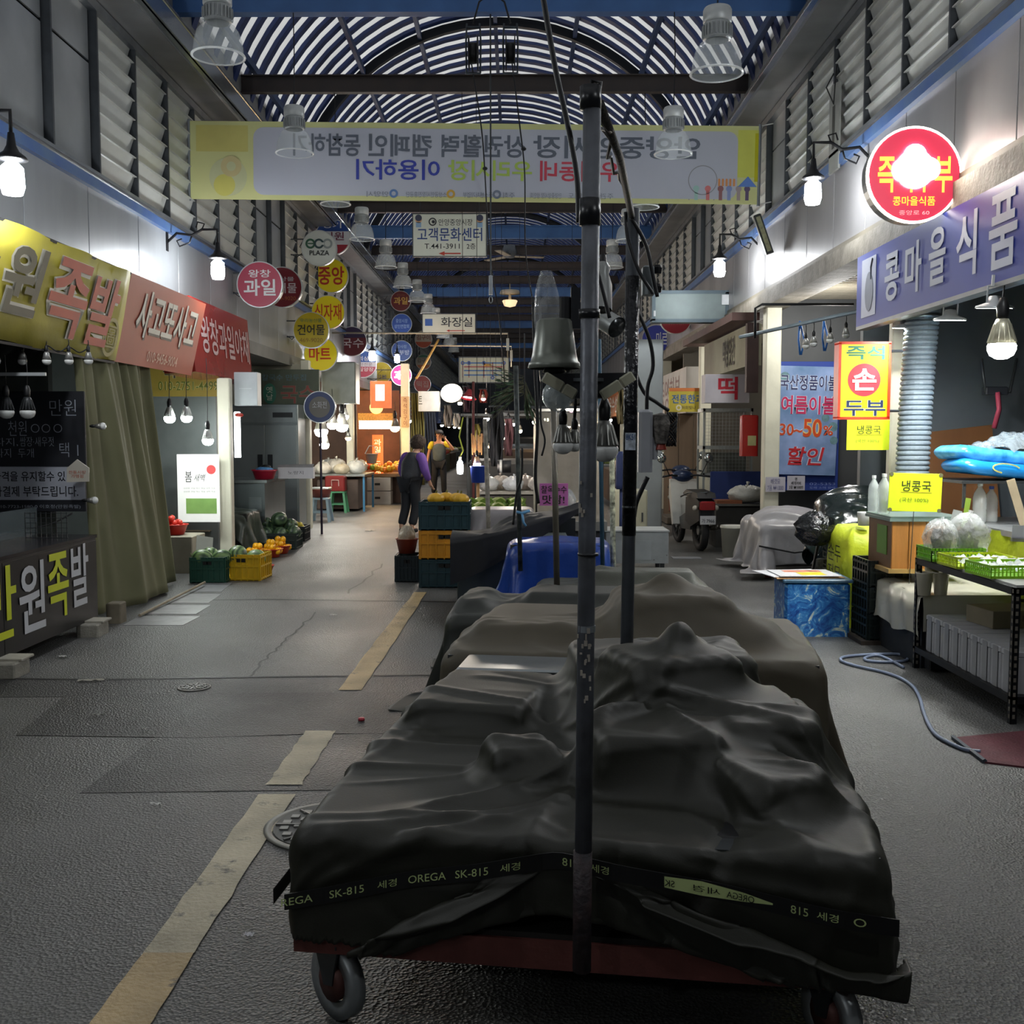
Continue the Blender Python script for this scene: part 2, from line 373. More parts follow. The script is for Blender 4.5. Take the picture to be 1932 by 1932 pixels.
b = MB(); r_ = arc(RR+.05); b.grid(np.array([[(x, -6, z) for x, z in r_], [(x, YE, z) for x, z in r_]])); ceiling = struct(b.build('ceiling', sheet, smooth=True))
hoop_m = M('#1d2f5e', .45, .2, .2, 3, stain='#16254c'); hb_ = MB(); ro, ri = arc(RR+.045), arc(RR-.005)
vs = []; 
for (xo, zo), (xi, zi) in zip(ro, ri): vs += [(xi, 0, zi), (xi, .13, zi), (xo, .13, zo), (xo, 0, zo)]
fs = []
for i in range(na):
    for k in range(4): fs.append((i*4+k, i*4+(k+1) % 4, (i+1)*4+(k+1) % 4, (i+1)*4+k))
hb_.add(vs, fs); hd = hb_.data('roof_hoop', hoop_m)
y = -5.9; c = 0
while y < YE:
    inst(hd, 'roof_hoop', ceiling, (0, y, 0)); y += .42
purl = M('#24395f', .5, .2, .2)
for a in (24, 48, 69, 91, 112, 130, 155):
    t = math.radians(a); b = MB(); x, z = XC+math.cos(t)*(RR-.06), ZC+math.sin(t)*(RR-.06); b.box(x-.03, x+.03, -6, YE, z-.045, z+.045); b.build('purlin', purl, ceiling)
for y0 in (17.4, 24.6, 32, 40):        # deeper arched frames
    b = MB(); ro2, ri2 = arc(RR), arc(RR-.13); vs = []
    for (xo, zo), (xi, zi) in zip(ro2, ri2): vs += [(xi, 0, zi), (xi, .1, zi), (xo, .1, zo), (xo, 0, zo)]
    b.add(vs, fs); b.build('arch_frame', M('#14181f', .5, .3, .2), ceiling, loc=(0, y0, 0))
# ---- cross beams
beam_b = M('#3a6094', .45, .1, .15, 3); beam_d = M('#2b2728', .5, .2, .2, 3, stain='#3a3230')
ys = [3.0, 5.5, 8.0, 11.1, 13.8]+[16.2+2.42*i for i in range(23)]
for i, y in enumerate(ys):
    blue = i in (0, 3, 8, 12, 16, 20, 24)
    h = .125 if blue else .11
    b = MB()
    if blue: b.box(-3.52, 2.95, 0, .13, -h, h); b.box(-3.52, 2.95, -.02, .15, h, h+.02)
    else: b.box(-3.52, 2.95, 0, .012, -h, h); b.box(-3.52, 2.95, -.04, .05, -h, -h+.015); b.box(-3.52, 2.95, -.04, .05, h-.015, h)
    o = struct(b.build('trim_6', beam_b if blue else beam_d, loc=(0, y, 5.97 if blue else 6.0)))
b = MB(); b.box(-9, 8, YE, YE+.2, 0, 9); struct(b.build('wall_back', M('#3a3f47', .7, 0, .3, 1)))
b = MB(); b.box(-9, 8, -6.2, -6, 0, 9); struct(b.build('wall_light_stop', M('#2a2c30', .7, 0, .3, 1)))  # closing wall behind the camera, added to keep sky light out of the lane

# ---- ground floor shells of the shops: partition walls, soffits, rear walls
shop_w = M('#5b6062', .6, 0, .2, 1.5); shop_l = M('#9a9c98', .5, 0, .2, 1.5); cream = M('#c9c4a8', .5, 0, .12, 3)
def slab(x0, x1, y0, y1, z0, z1, m, name): b = MB(); b.box(x0, x1, y0, y1, z0, z1); return struct(b.build(name, m))
slab(-7.2, -7, -6, YE, 0, 2.9, shop_w, 'wall_left'); slab(6.2, 6.4, -6, YE, 0, 3.3, shop_w, 'wall_right')
slab(-7.2, XL+.02, -6, YE, 2.72, 2.9, M('#6d6f6c', .6, 0, .2, 2), 'ceiling_left'); 
sr = struct(MB().box(XR-.02, 6.4, -6, YE, 3.28, 3.36).build('ceiling_right', M('#6b6558', .6, 0, .2, 2)))
b = MB(); b.box(XR+.2, 6.2, 0, .02, 3.265, 3.28); sl = b.data('soffit_rib', M('#6f6a5e', .6, 0, .3, 3)); yy = 5.0
while yy < 20: inst(sl, 'soffit_rib', sr, (0, yy, 0)); yy += .12
col_m = M('#d2d0bd', .5, 0, .12, 2.5, .1, 20)
def column(x, y, w_, z1, nm='trim_7', m=None):
    b = MB(); b.bbox(x-w_/2, x+w_/2, y, y+w_, 0, z1, .012); return struct(b.build(nm, m or col_m))
column(-3.52, 12.75, .15, 2.24)
for y in (17.7, 22.4, 27.3, 32): column(-3.52, y, .15, 2.8)
for y in (0, 2.0): column(-3.95, y, .15, 2.8)
for y in (13.2, 17.9, 22.5, 27, 31.5): column(3.17, y, .19, 3.2)
column(3.33, 9.35, .1, 3.2)
# partition walls between shops
for x0, x1, y0, m in ((-7, -3.9, 8.86, M('#3b403c', .7, 0, .25, 2)), (-7, -3.78, 13.35, M('#7f8686', .4, .3, .2, 2)), (-7, -3.5, 17.95, M('#b9b6a4', .5, 0, .2, 2)), (-7, -3.5, 23.2, M('#4a3428', .7, 0, .3, 2)), (-7, -3.5, 30, M('#55524e', .7, 0, .3, 2)),
                      (3.2, 6.2, 9.9, M('#596066', .45, .2, .15, 1.5)), (3.3, 6.2, 13.6, M('#4a4c4e', .6, .1, .2, 1.5)), (3.2, 6.2, 20.5, M('#6f6a60', .6, 0, .2, 1.5)), (3.2, 6.2, 28, M('#55524e', .7, 0, .3, 2))):
    slab(x0, x1, y0, y0+.08, 0, 2.75 if x0 < 0 else 3.28, m, 'wall_partition')
# ================================================================ lamps
black = M('#15161a', .5, .2, .2); sock = M('#101114', .45, 0, .1); lit = M('#ffffff', .4, 0, 0, emit=60, ecol=(.93, .97, 1)); litw = M('#ffe2b0', .4, 0, 0, emit=30, ecol=(1, .62, .25)); unlit = M('#dcdedc', .25, 0, .08); whitep = M('#c8cccc', .4, 0, .1)
def emat(k, col): return M('#fffffe', .4, 0, 0, emit=k, ecol=col)
def point(loc, e, col=(1, 1, 1), r=.06, spot=None, rot=None):
    L = bpy.data.lights.new('lamp_or_fill_light', 'SPOT' if spot else 'POINT'); L.energy = e; L.color = col; L.shadow_soft_size = r
    if spot: L.spot_size = math.radians(spot); L.spot_blend = .5
    o = bpy.data.objects.new('lamp_or_fill_light', L); COL.objects.link(o); o.location = loc
    if rot: o.rotation_euler = rot
    return o
# wall bracket lamps: scrolled iron arm, shade, glass jar
def bracket(x, y, z, s, label, on=True, e=70):
    """s = +1 the arm reaches towards +X from the left wall; the jar hangs at (x, y, z)"""
    t = thing('wall_lamp', label, 'wall lamp', (x, y, z), group='bracket lamps along the upper walls')
    b = MB(); wx = (-.55 if s > 0 else .50)
    b.cbox((wx, 0, .34), (.02, .06, .22)); b.build('wall_plate', black, t)
    b = MB(); pts = [(wx, 0, .32), (wx*.8, 0, .42), (wx*.5, 0, .40), (wx*.3, 0, .46), (0, 0, .46), (0, 0, .3)]; b.tube(pts, .014, 6)
    b.tube([(wx*.5, 0, .40), (wx*.55, 0, .32), (wx*.75, 0, .28), (wx*.8, 0, .34), (wx*.7, 0, .36)], .009, 5)
    b.tube([(wx*.3, 0, .46), (wx*.25, 0, .52), (wx*.38, 0, .54), (wx*.42, 0, .48)], .009, 5)
    b.build('iron_arm', black, t, True)
    b = MB(); b.lathe([(.02, .32), (.03, .24), (.05, .2), (.09, .17), (.1, .15), (.05, .15)], 14); b.build('shade', black, t, True)
    b = MB(); b.lathe([(.03, .14), (.07, .1), (.075, -.02), (.06, -.07), (.0, -.08)], 12); b.build('glass_jar', emat(e, (.95, .98, 1)) if on else unlit, t, True)
    return t
kd = dict(group=None)
for x, y, z, lb in ((-3.25, 6.95, 3.17, 'bracket lamp over the yellow awning, largest on the left wall'), (-3.25, 11.67, 3.32, 'bracket lamp on the left wall above the red fruit awning'),
                    (-3.25, 2.4, 3.3, 'bracket lamp on the left wall nearest the camera')):  # this last lamp is out of view, added to light the foreground
    bracket(x, y, z, 1, lb)
bracket(-3.25, 29, 3.6, 1, 'far bracket lamp on the left wall beside the blue round sign')
bracket(-3.25, 24, 3.3, 1, 'bracket lamp on the left wall behind the dark red noodle sign')
for x, y, z, lb in ((2.6, 9.5, 3.65, 'bracket lamp on the right wall left of the lit round sign'), (2.6, 13.8, 3.66, 'bracket lamp on the right wall above the empty sign frame'),
                    (2.6, 5.0, 3.65, 'bracket lamp on the right wall above the blue shop sign')):  # out of frame too, put in for light on the near carts and floor
    bracket(x, y, z, -1, lb)
# high bay lamps on cords
acr = film('#d5dde0', .30, .12, .25, 12)
def highbay():
    t = thing('hanging_lamp', 'x', 'hanging lamp', group='ribbed plastic bay lamps hung in two rows')
    b = MB(); b.lathe([(.0, .47), (.095, .47), (.105, .45), (.105, .37), (.09, .36)], 20); b.build('housing', M('#b4b8b9', .4, .2, .08), t, True)
    b = MB(); b.lathe([(.085, .37), (.1, .355), (.1, .25), (.085, .24)], 20)
    for k in range(24): a = 2*PI*k/24; b.T = Matrix.Rotation(a, 4, 'Z'); b.box(.1, .112, -.004, .004, .26, .34)
    b.T = None; b.build('cooling_fins', M('#9da1a2', .45, .4, .1), t)
    b = MB(); b.shell([(.08, .24), (.125, .215), (.155, .17), (.175, .1), (.186, .0)], 28); b.build('diffuser', acr, t, True)
    b = MB(); b.shell([(.18, -.002), (.198, .0), (.198, .008), (.186, .008)], 28); b.build('rim', film('#eef2f4', .75, .1, 0), t, True)
    b = MB(); b.tube([(0, 0, .47), (.01, 0, 1.0), (0, .03, 1.5)], .006, 5); b.build('cord', black, t)
    return t
hb0 = highbay(); ords = ['nearest', 'second', 'third', 'fourth', 'fifth', 'sixth', 'seventh', 'eighth', 'ninth', 'tenth', 'eleventh', 'twelfth', 'thirteenth']
first = True
for s, pts in (('left', [(412, 107, 8.0), (556, 290, 11.1), (633, 386, 13.8), (683, 452, 16.2), (728, 505, 18.62), (760, 542, 21.04), (787, 569, 23.46), (808, 592, 25.88), (823, 615, 28.3), (836, 637, 30.72), (847, 652, 33.14), (856, 664, 35.56)]),
               ('right', [(1352, 140, 8.0), (1270, 292, 11.1), (1215, 392, 13.8), (1185, 455, 16.2), (1155, 505, 18.62), (1133, 542, 21.04), (1117, 570, 23.46), (1100, 600, 25.88)])):
    for i, (px, py, Y) in enumerate(pts):
        p = P(px, py, Y); lb = '%s ribbed bay lamp of the %s row, hanging unlit' % (ords[i], s)
        if first: hb0.location = p; hb0['label'] = lb; first = False
        else: dup(hb0, p, label=lb)
bracket(-3.25, -2.2, 3.3, 1, 'bracket lamp on the left wall behind the camera'); bracket(2.6, .6, 3.65, -1, 'bracket lamp on the right wall behind the camera')  # two more unseen lamps, added to brighten the foreground
# ================================================================ draped covers: a small position based cloth solver
def upsample(A, ny, nx):
    def up(B, n):
        t = np.linspace(0, B.shape[0]-1, n); i = np.minimum(t.astype(int), B.shape[0]-2); f = (t-i)
        m = B.shape[0]; im, i2 = np.maximum(i-1, 0), np.minimum(i+2, m-1); f = f[:, None, None]
        p0, p1, p2, p3 = B[im], B[i], B[i+1], B[i2]
        return .5*((2*p1)+(-p0+p2)*f+(2*p0-5*p1+4*p2-p3)*f*f+(-p0+3*p1-3*p2+p3)*f**3)
    return up(up(A, ny).transpose(1, 0, 2), nx).transpose(1, 0, 2)
def drape(nx, ny, sx, sy, cx, cy, z0, boxes, blobs, steps=90, iters=8, strap=None, pins=None, seed=1, slack=1.0, bend=.03, shear=.12, floor_z=.01, grav=.0025, levels=None):
    rs = np.random.RandomState(seed); p = None; S = slice; th = .008
    levels = levels or [(.34, steps, iters+6), (.62, max(14, steps//4), iters+2), (1.0, max(8, steps//7), iters)]
    off = 0; total = sum(l[1] for l in levels)
    for fr, stp, its in levels:
        mx_, my_ = max(8, int(nx*fr)), max(8, int(ny*fr))
        if p is None:
            u = np.linspace(-.5, .5, mx_); v = np.linspace(-.5, .5, my_); p = np.zeros((my_, mx_, 3))
            p[..., 0] = cx+u[None, :]*sx; p[..., 1] = cy+v[:, None]*sy; p[..., 2] = z0
            p[..., 2] += rs.randn(my_, mx_)*.012; p[..., :2] += rs.randn(my_, mx_, 2)*.004
        else: p = upsample(p, my_, mx_); p += rs.randn(my_, mx_, 3)*.0015
        q = p.copy(); dx, dy = slack*sx/(mx_-1), slack*sy/(my_-1); dd = math.hypot(dx, dy); fam = []
        for o in (0, 1):
            fam += [((S(None), S(o, mx_-1, 2)), (S(None), S(o+1, mx_, 2)), dx, 1.0), ((S(o, my_-1, 2), S(None)), (S(o+1, my_, 2), S(None)), dy, 1.0)]
            fam += [((S(o, my_-1, 2), S(0, mx_-1)), (S(o+1, my_, 2), S(1, mx_)), dd, shear), ((S(o, my_-1, 2), S(1, mx_)), (S(o+1, my_, 2), S(0, mx_-1)), dd, shear)]
        for o in (0, 1, 2, 3):
            fam += [((S(None), S(o, mx_-2, 4)), (S(None), S(o+2, mx_, 4)), 2*dx, bend), ((S(o, my_-2, 4), S(None)), (S(o+2, my_, 4), S(None)), 2*dy, bend)]
        for st in range(stp):
            vel = (p-q)*.93; q = p.copy(); p = p+vel; p[..., 2] -= grav
            for it in range(its):
                for a, b, L, k in fam:
                    pa, pb = p[a], p[b]
                    n = min(pa.shape[0], pb.shape[0]), min(pa.shape[1], pb.shape[1]); pa, pb = pa[:n[0], :n[1]], pb[:n[0], :n[1]]
                    d = pb-pa; l = np.sqrt((d*d).sum(-1))+1e-9; c = (.5*k*(l-L)/l)[..., None]*d
                    pa += c; pb -= c
                if it % 3 == 2 or it == its-1:
                    hit = np.zeros(p.shape[:2], bool)
                    for bx in boxes:
                        x0, x1, y0, y1, za, zb = bx[:6]; rot = bx[6] if len(bx) > 6 else 0
                        mx, my = (x0+x1)/2, (y0+y1)/2; h = np.array([(x1-x0)/2, (y1-y0)/2, (zb-za)/2])+th
                        ca, sa = math.cos(rot), math.sin(rot)
                        X, Y = p[..., 0]-mx, p[..., 1]-my; d = np.stack([X*ca+Y*sa, -X*sa+Y*ca, p[..., 2]-(za+zb)/2], -1)
                        e = np.abs(d)-h; ins = (e < 0).all(-1)
                        if ins.any():
                            k = e[ins].argmax(-1); di = d[ins]; r = np.arange(len(k)); di[r, k] = np.sign(di[r, k]+1e-9)*h[k]
                            pp = p[ins]; pp[:, 0] = mx+di[:, 0]*ca-di[:, 1]*sa; pp[:, 1] = my+di[:, 0]*sa+di[:, 1]*ca; pp[:, 2] = (za+zb)/2+di[:, 2]; p[ins] = pp; hit |= ins
                    for c, r in blobs:
                        d = (p-np.array(c))/np.array(r); l = np.sqrt((d*d).sum(-1)); ins = l < 1
                        if ins.any(): p[ins] = np.array(c)+d[ins]/l[ins][:, None]*np.array(r); hit |= ins
                    lo = p[..., 2] < floor_z; p[..., 2][lo] = floor_z; hit |= lo
                    if pins is not None: pins(p, off+st, total)
            q[hit] = q[hit]*.4+p[hit]*.6
            if strap is not None: strap(p, off+st, total)
        off += stp
    return p
def folds(A, lines, seed=0):
    """crease the cloth: each fold is (u0, v0, u1, v1, width, height, bow) in sheet coordinates; the crest is sharp, height may be negative"""
    ny, nx = A.shape[:2]; U, W = np.meshgrid(np.linspace(0, 1, nx), np.linspace(0, 1, ny)); D = np.zeros((ny, nx))
    for u0, v0, u1, v1, wd, hh, bow in lines:
        d = np.array([u1-u0, v1-v0]); l = np.hypot(*d)+1e-9; d /= l
        t = ((U-u0)*d[0]+(W-v0)*d[1])/l; s = (-(U-u0)*d[1]+(W-v0)*d[0])-bow*4*t*(1-t)
        w_ = wd*(.5+.9*np.clip(t, 0, 1))
        e = np.clip(1-np.abs(s)/w_, 0, 1)**1.5; f = np.clip(np.minimum(t, 1-t)*5+.25, 0, 1)*((t > -.05) & (t < 1.05))
        D += hh*e*f*np.where(s > 0, 1.0, .75)
    gu = np.gradient(A, axis=1); gv = np.gradient(A, axis=0); N = np.cross(gu, gv); N /= np.linalg.norm(N, axis=-1, keepdims=True)+1e-9
    return A+N*D[..., None]
def rand_folds(n, seed, wd=(.01, .03), hh=(.004, .014), ln=(.15, .5), ctr=None):
    r = random.Random(seed); out = []
    for _ in range(n):
        if ctr: c = r.choice(ctr); a = r.uniform(0, 2*PI); u, v = c[0]+math.cos(a)*.03, c[1]+math.sin(a)*.03
        else: u, v = r.uniform(.1, .9), r.uniform(.1, .9); a = r.choice([0, .5, -.4, 1.2, 2.4, 2.9])+r.uniform(-.4, .4)
        L_ = r.uniform(*ln); out.append((u, v, u+math.cos(a)*L_, v+math.sin(a)*L_, r.uniform(*wd), r.uniform(*hh)*r.choice([1, 1, -1]), r.uniform(-.05, .05)))
    return out
def cloth_obj(name, A, mat, parent=None, sub=1, thick=.003, keep=None):
    b = MB(); b.grid(A)
    if keep is not None:
        r, c = A.shape[:2]; k = [i for i in range(len(b.f)) if keep(b.f[i][0] % c/(c-1), b.f[i][0]//c/(r-1), b.v[b.f[i][0]])]; b.f = [b.f[i] for i in k]; b.mi = [0]*len(k)
    o = b.build(name, mat, parent, smooth=True)
    if sub: m = o.modifiers.new('sub', 'SUBSURF'); m.levels = sub; m.render_levels = sub
    if thick: m = o.modifiers.new('thick', 'SOLIDIFY'); m.thickness = thick
    return o
# ================================================================ the line of covered carts
tarp_k = M('#202119', .55, 0, .12, 2.5, .05, 200); tarp_b = M('#4a4436', .65, 0, .12, 2.5, .05, 200); tarp_g = M('#242824', .58, 0, .12, 2.5, .05, 200)
rail_m = M('#6a3d38', .5, .3, .3, 6, .2, 30); steel = M('#9aa0a2', .3, .9, .12, 5); steel_d = M('#4b4f52', .4, .7, .2, 5)
galv = M('#3a4048', .45, .6, .35, 14, .2, 40, stain='#59605f'); rubber = M('#17181a', .7, 0, .1)
def caster(parent, x, y, r=.085, a=0.3):
    b = MB(); R_ = Matrix.Translation((x, y, 0)) @ Matrix.Rotation(a, 4, 'Z'); b.T = R_
    b.lathe([(r*.55, -.016), (r, -.02), (r, .02), (r*.55, .016)], 20, (0, 0, r), 'x'); b.build('wheel', M('#8f9496', .4, .5, .2), parent, True)
    b = MB(); b.T = R_; b.lathe([(0, -.03), (r*.5, -.028), (r*.5, .028), (0, .03)], 14, (0, 0, r), 'x'); b.build('wheel_hub', M('#5d3a35', .5, .4, .2), parent, True)
    b = MB(); b.T = R_
    for s in (-1, 1): b.prism([(-.02, r), (.02, r-.01), (.055, r*1.7), (.04, .215), (-.05, .215), (-.03, r*1.5)], s*.03-.003, s*.03+.003, 'yz')
    b.box(-.04, .04, -.05, .05, .21, .22); b.build('caster_fork', steel_d, parent)
# ---- nearest cart
ROT1 = math.radians(-8)
c1 = thing('covered_cart', 'nearest market cart under a dark olive cover tied with a printed strap', 'cart', (-.585, 2.69, 0), ROT1)
W1, L1, TZ = 1.50, 1.60, .525
b = MB()
for y in (0, L1-.04): b.box(0, W1, y, y+.04, .20, .275)
for x in (0, W1-.04): b.box(x, x+.04, .04, L1-.04, .20, .275)
b.build('chassis_frame', rail_m, c1)
b = MB(); b.box(.01, W1-.01, .01, L1-.01, .275, .29); b.build('deck', M('#1b1a19', .7, 0, .2), c1)
b = MB(); b.box(.02, W1-.02, .03, L1-.02, TZ-.035, TZ); b.build('table_top', steel_d, c1)
for x in (.02, W1-.06):
    for y in (.03, L1-.07): b = MB(); b.box(x, x+.035, y, y+.035, .29, TZ-.035); b.build('post', steel_d, c1)
for x, y, a in ((.10, .06, .9), (W1-.12, .08, .5), (.1, L1-.1, 0), (W1-.1, L1-.1, 1)): caster(c1, x, y, .10, a)
for x0, x1, h in ((.06, .42, .23), (.45, .86, .2), (.9, 1.36, .24)):
    b = MB(); b.bbox(x0, x1, .10, .5, .29, .29+h, .012); b.build('storage_tub', M('#0e0f12', .5, 0, .2), c1)
boxes = [(.0, W1, .0, L1, .25, TZ), (.78, 1.16, .80, 1.12, TZ, .83, .5), (1.12, 1.38, .55, 1.05, TZ, .70, .15), (.10, .50, .95, 1.5, TZ, .62, -.1), (.62, 1.25, 1.15, 1.55, TZ, .76, .2), (1.14, 1.36, .22, .45, TZ, .64, .5), (.44, .62, .42, .58, TZ, .63, .4), (.76, 1.1, .38, .72, TZ, .69, .1)]
blobs = [((1.0, .97, .74), (.09, .09, .18))]
hemx = .70
def strap1(p, st, n):
    if st < n*.35: return
    k = min(1, (st-n*.35)/(n*.3))
    x, y, z = p[..., 0], p[..., 1], p[..., 2]
    m = (z < .56) & (y < .06)
    zl = .36+(.14*k)*np.clip(1-np.abs(x-hemx)/.75, 0, 1)
    band = m & (np.abs(z-zl) < .035)
    p[..., 1][band] = np.maximum(p[..., 1][band], -.012)
    m = (z < .56) & (y < .0) & (y > -.5)
    p[..., 1][m] = np.maximum(p[..., 1][m], -.07)
    for sd in (0, 1):
        m = (x < .02) & (z < .56) & (y > .02) if sd == 0 else (x > W1-.02) & (z < .56) & (y > .02)
        if sd == 0: p[..., 0][m] = np.maximum(p[..., 0][m], -.06)
        else: p[..., 0][m] = np.minimum(p[..., 0][m], W1+.06)
def pins1(p, st, n):
    nx = p.shape[1]; xs = np.linspace(-.5, .5, nx)*2.12+.73
    k = min(1, max(0, (st-n*.3)/(n*.4)))
    if k <= 0: return
    # the hem is gathered up behind the pole
    r = 3
    for j in range(r+4):
        t = np.exp(-((xs-hemx)/.5)**2)
        up = np.where(xs < hemx, .20+.285*np.clip((xs-.1)/(hemx-.1), 0, 1), .25+.235*np.clip(1-(xs-hemx)/.78, 0, 1))
        row = p[j]; low = row[:, 2] < up+.01*j
        row[low, 2] += (up[low]+.004*j-row[low, 2])*k
import time as _t; _t0 = _t.time()
A = drape(170, 180, 2.12, 2.2, .73, .80, .95, boxes, blobs, steps=95, iters=7, strap=strap1, pins=pins1, seed=4, slack=1.012)
pk = (.60, .47)
A = folds(A, [(0.6, 0.5, 0.3, 0.22, 0.027, 0.0351, 0.03), (0.6, 0.5, 0.45, 0.12, 0.0315, 0.0216, -0.03), (0.6, 0.5, 0.85, 0.3, 0.027, 0.027, 0.04), (0.6, 0.5, 0.93, 0.45, 0.027, 0.027, 0), (0.6, 0.5, 0.8, 0.12, 0.036, 0.0297, -0.02),
    (0.6, 0.5, 0.15, 0.5, 0.027, 0.0216, 0.03), (0.6, 0.5, 0.12, 0.72, 0.018, 0.0162, 0), (0.6, 0.5, 0.7, 0.85, 0.027, 0.0216, 0), (0.52, 0.3, 0.18, 0.2, 0.018, 0.0189, 0.04), (0.48, 0.36, 0.12, 0.36, 0.0162, 0.01755, -0.03), (0.7, 0.35, 0.88, 0.2, 0.018, 0.0243, 0.03),
    (0.2, 0.16, 0.5, 0.26, 0.0144, 0.0189, -0.03), (0.1, 0.2, 0.46, 0.2, 0.0126, 0.0162, 0.02), (0.12, 0.155, 0.4, 0.165, 0.0108, 0.0162, 0.015), (0.66, 0.3, 0.62, 0.1, 0.018, -0.0189, 0.02), (0.83, 0.42, 0.86, 0.16, 0.018, 0.027, 0), (0.56, 0.16, 0.9, 0.22, 0.0135, 0.0162, -0.02),
    (0.08, 0.12, 0.47, 0.03, 0.0108, 0.0162, -0.02), (0.1, 0.09, 0.47, 0.01, 0.009, 0.0135, -0.015), (0.5, 0.02, 0.9, 0.1, 0.0108, 0.0162, 0.02), (0.52, 0, 0.93, 0.05, 0.009, 0.0135, 0.01)]
    +rand_folds(26, 5, (.008, .02), (.003, .010), (.12, .35))+rand_folds(10, 8, (.01, .02), (.004, .010), (.15, .4), [pk, (.8, .4), (.2, .3)]))
print('cloth1', _t.time()-_t0)
def keep1(u, v, p):
    if p[2] < .225 or (p[2] < .34 and (p[0] < -.04 or p[0] > W1+.04)): return False
    x, y = .73+(u-.5)*2.12, .80+(v-.5)*2.2; ox, oy = max(0, -x, x-W1), max(0, -y, y-L1); return math.hypot(ox, oy) < .315
cover = cloth_obj('cover', A, tarp_k, c1, 1, keep=keep1)
# strap with woven print, follows the skirt
strap_m = M('#0b0c0e', .5, 0, .1); prt = M('#b9c98a', .5, 0, .1, emit=0)
def zs(x): return .50-.14*(abs(x-hemx)/.65)**1.1 if x < hemx else .50-.12*((x-hemx)/.85)
front = A[:A.shape[0]//2]
def yfront(x, z):
    m = (np.abs(front[..., 0]-x) < .03) & (np.abs(front[..., 2]-z) < .04); return (front[..., 1][m].min() if m.any() else -.02)-.008
xs = np.linspace(-.012, W1+.012, 60); raw = [yfront(x, zs(x)) for x in xs]
ysm = [min(raw[max(0, i-2):i+3]) for i in range(60)]
ysm = np.convolve(np.pad(ysm, 3, 'edge'), np.ones(7)/7, 'valid')
b = MB(); hw = .021; S_ = []
for z_, o in ((hw, 0), (-hw, 0)): S_.append([(x, y, zs(x)+z_) for x, y in zip(xs, ysm)])
b.grid(np.array(S_)); st1 = b.build('strap', strap_m, c1); md = st1.modifiers.new('t', 'SOLIDIFY'); md.thickness = .003
b = MB(); side = [(-.05, -.01), (-.06, .3), (-.055, .9), (-.04, 1.6)]; b.grid(np.array([[(x, y, zs(0)+hw) for x, y in side], [(x, y, zs(0)-hw) for x, y in side]])); b.build('strap', strap_m, c1)
def onstrap(A):
    A = A.copy(); x = A[:, 0]; A[:, 1] = np.interp(x, xs, ysm)-.004; A[:, 2] += np.array([zs(q) for q in x]); return A
for x0, wd, tx in ((-.03, .085, 'REGA'), (.10, .09, 'SK-815'), (.225, .05, '세경'), (.305, .10, 'OREGA'), (.43, .085, 'SK-815'), (.545, .05, '세경'), (.61, .0, ''), (.70, .04, '815'), (.77, .045, '세경'), (1.25, .04, '815'), (1.31, .05, '세경'), (1.395, .03, 'O')):
    if tx: text(c1, tx, (x0+.01, x0+.01+wd, -.010, .010), prt, .0, fn=onstrap)
b = MB(); xx = [.86, .95, 1.05, 1.15, 1.22]; b.grid(np.array([[(x, np.interp(x, xs, ysm)-.003, zs(x)+.002+.016*math.sin(PI*(x-.86)/.36)) for x in xx], [(x, np.interp(x, xs, ysm)-.003, zs(x)-.002-.016*math.sin(PI*(x-.86)/.36)) for x in xx]]))
b.build('strap_reverse', prt, c1)
for x0, tx in ((.92, 'SK-815'), (1.03, '세경'), (1.11, 'OREGA')): text(c1, tx, (x0, x0+.065, -.008, .008), strap_m, 0, fn=lambda A: onstrap(A)+np.array([0, -.003, 0]), mirror=True)
# steel lid lying behind
t = thing('steel_tray', 'flat steel lid showing between the first and second covers', 'lid', tuple(P(975, 1258, 4.42)), ROT1)
b = MB(); b.bbox(-.24, .24, -.12, .16, -.012, .015, .01); b.build('lid_plate', steel, t); b = MB(); b.box(-.24, .24, -.13, -.12, -.03, .008); b.build('rim', steel_d, t)
# ---- second cart, brown cover
def simple_cart(name, label, x, y, rz, W, L, zt=.58):
    c = thing(name, label, 'cart', (x, y, 0), rz)
    b = MB(); b.box(.03, W-.03, .03, L-.03, zt-.04, zt); b.build('table_top', steel_d, c)
    b = MB(); 
    for yy in (.03, L-.07): b.box(.03, W-.03, yy, yy+.04, .2, .25)
    for xx in (.03, W-.07): b.box(xx, xx+.04, .07, L-.07, .2, .25)
    b.build('chassis_frame', rail_m, c)
    for xx in (.04, W-.08):
        for yy in (.04, L-.08): b = MB(); b.box(xx, xx+.035, yy, yy+.035, .25, zt-.04); b.build('post', steel_d, c); caster(c, xx+.02, yy+.02, .08)
    return c
c2 = simple_cart('covered_cart', 'second market cart under a brown canvas cover, behind the nearest', -.34, 4.62, math.radians(-8), 1.66, 1.15)
A = drape(84, 74, 2.3, 1.9, .83, .55, 1.0, [(.0, 1.66, .0, 1.15, .2, .59), (.75, 1.25, .35, .85, .59, .80, .2), (.1, .6, .3, 1.0, .59, .66, 0)], [((1.0, .65, .7), (.14, .14, .19)), ((1.35, .45, .58), (.2, .25, .14))], steps=75, iters=6, seed=9, slack=1.02)
A = folds(A, rand_folds(16, 9, (.015, .035), (.006, .018), (.2, .5), [(.6,.55),(.3,.5)])+rand_folds(12, 10, (.012, .03), (.004, .012), (.2, .4)))
cloth_obj('cover', A, tarp_b, c2, 1)
c3 = simple_cart('covered_cart', 'third market cart under a dark green cover beside the blue tarpaulin', -.42, 6.1, math.radians(-6), 1.5, .95, .49)
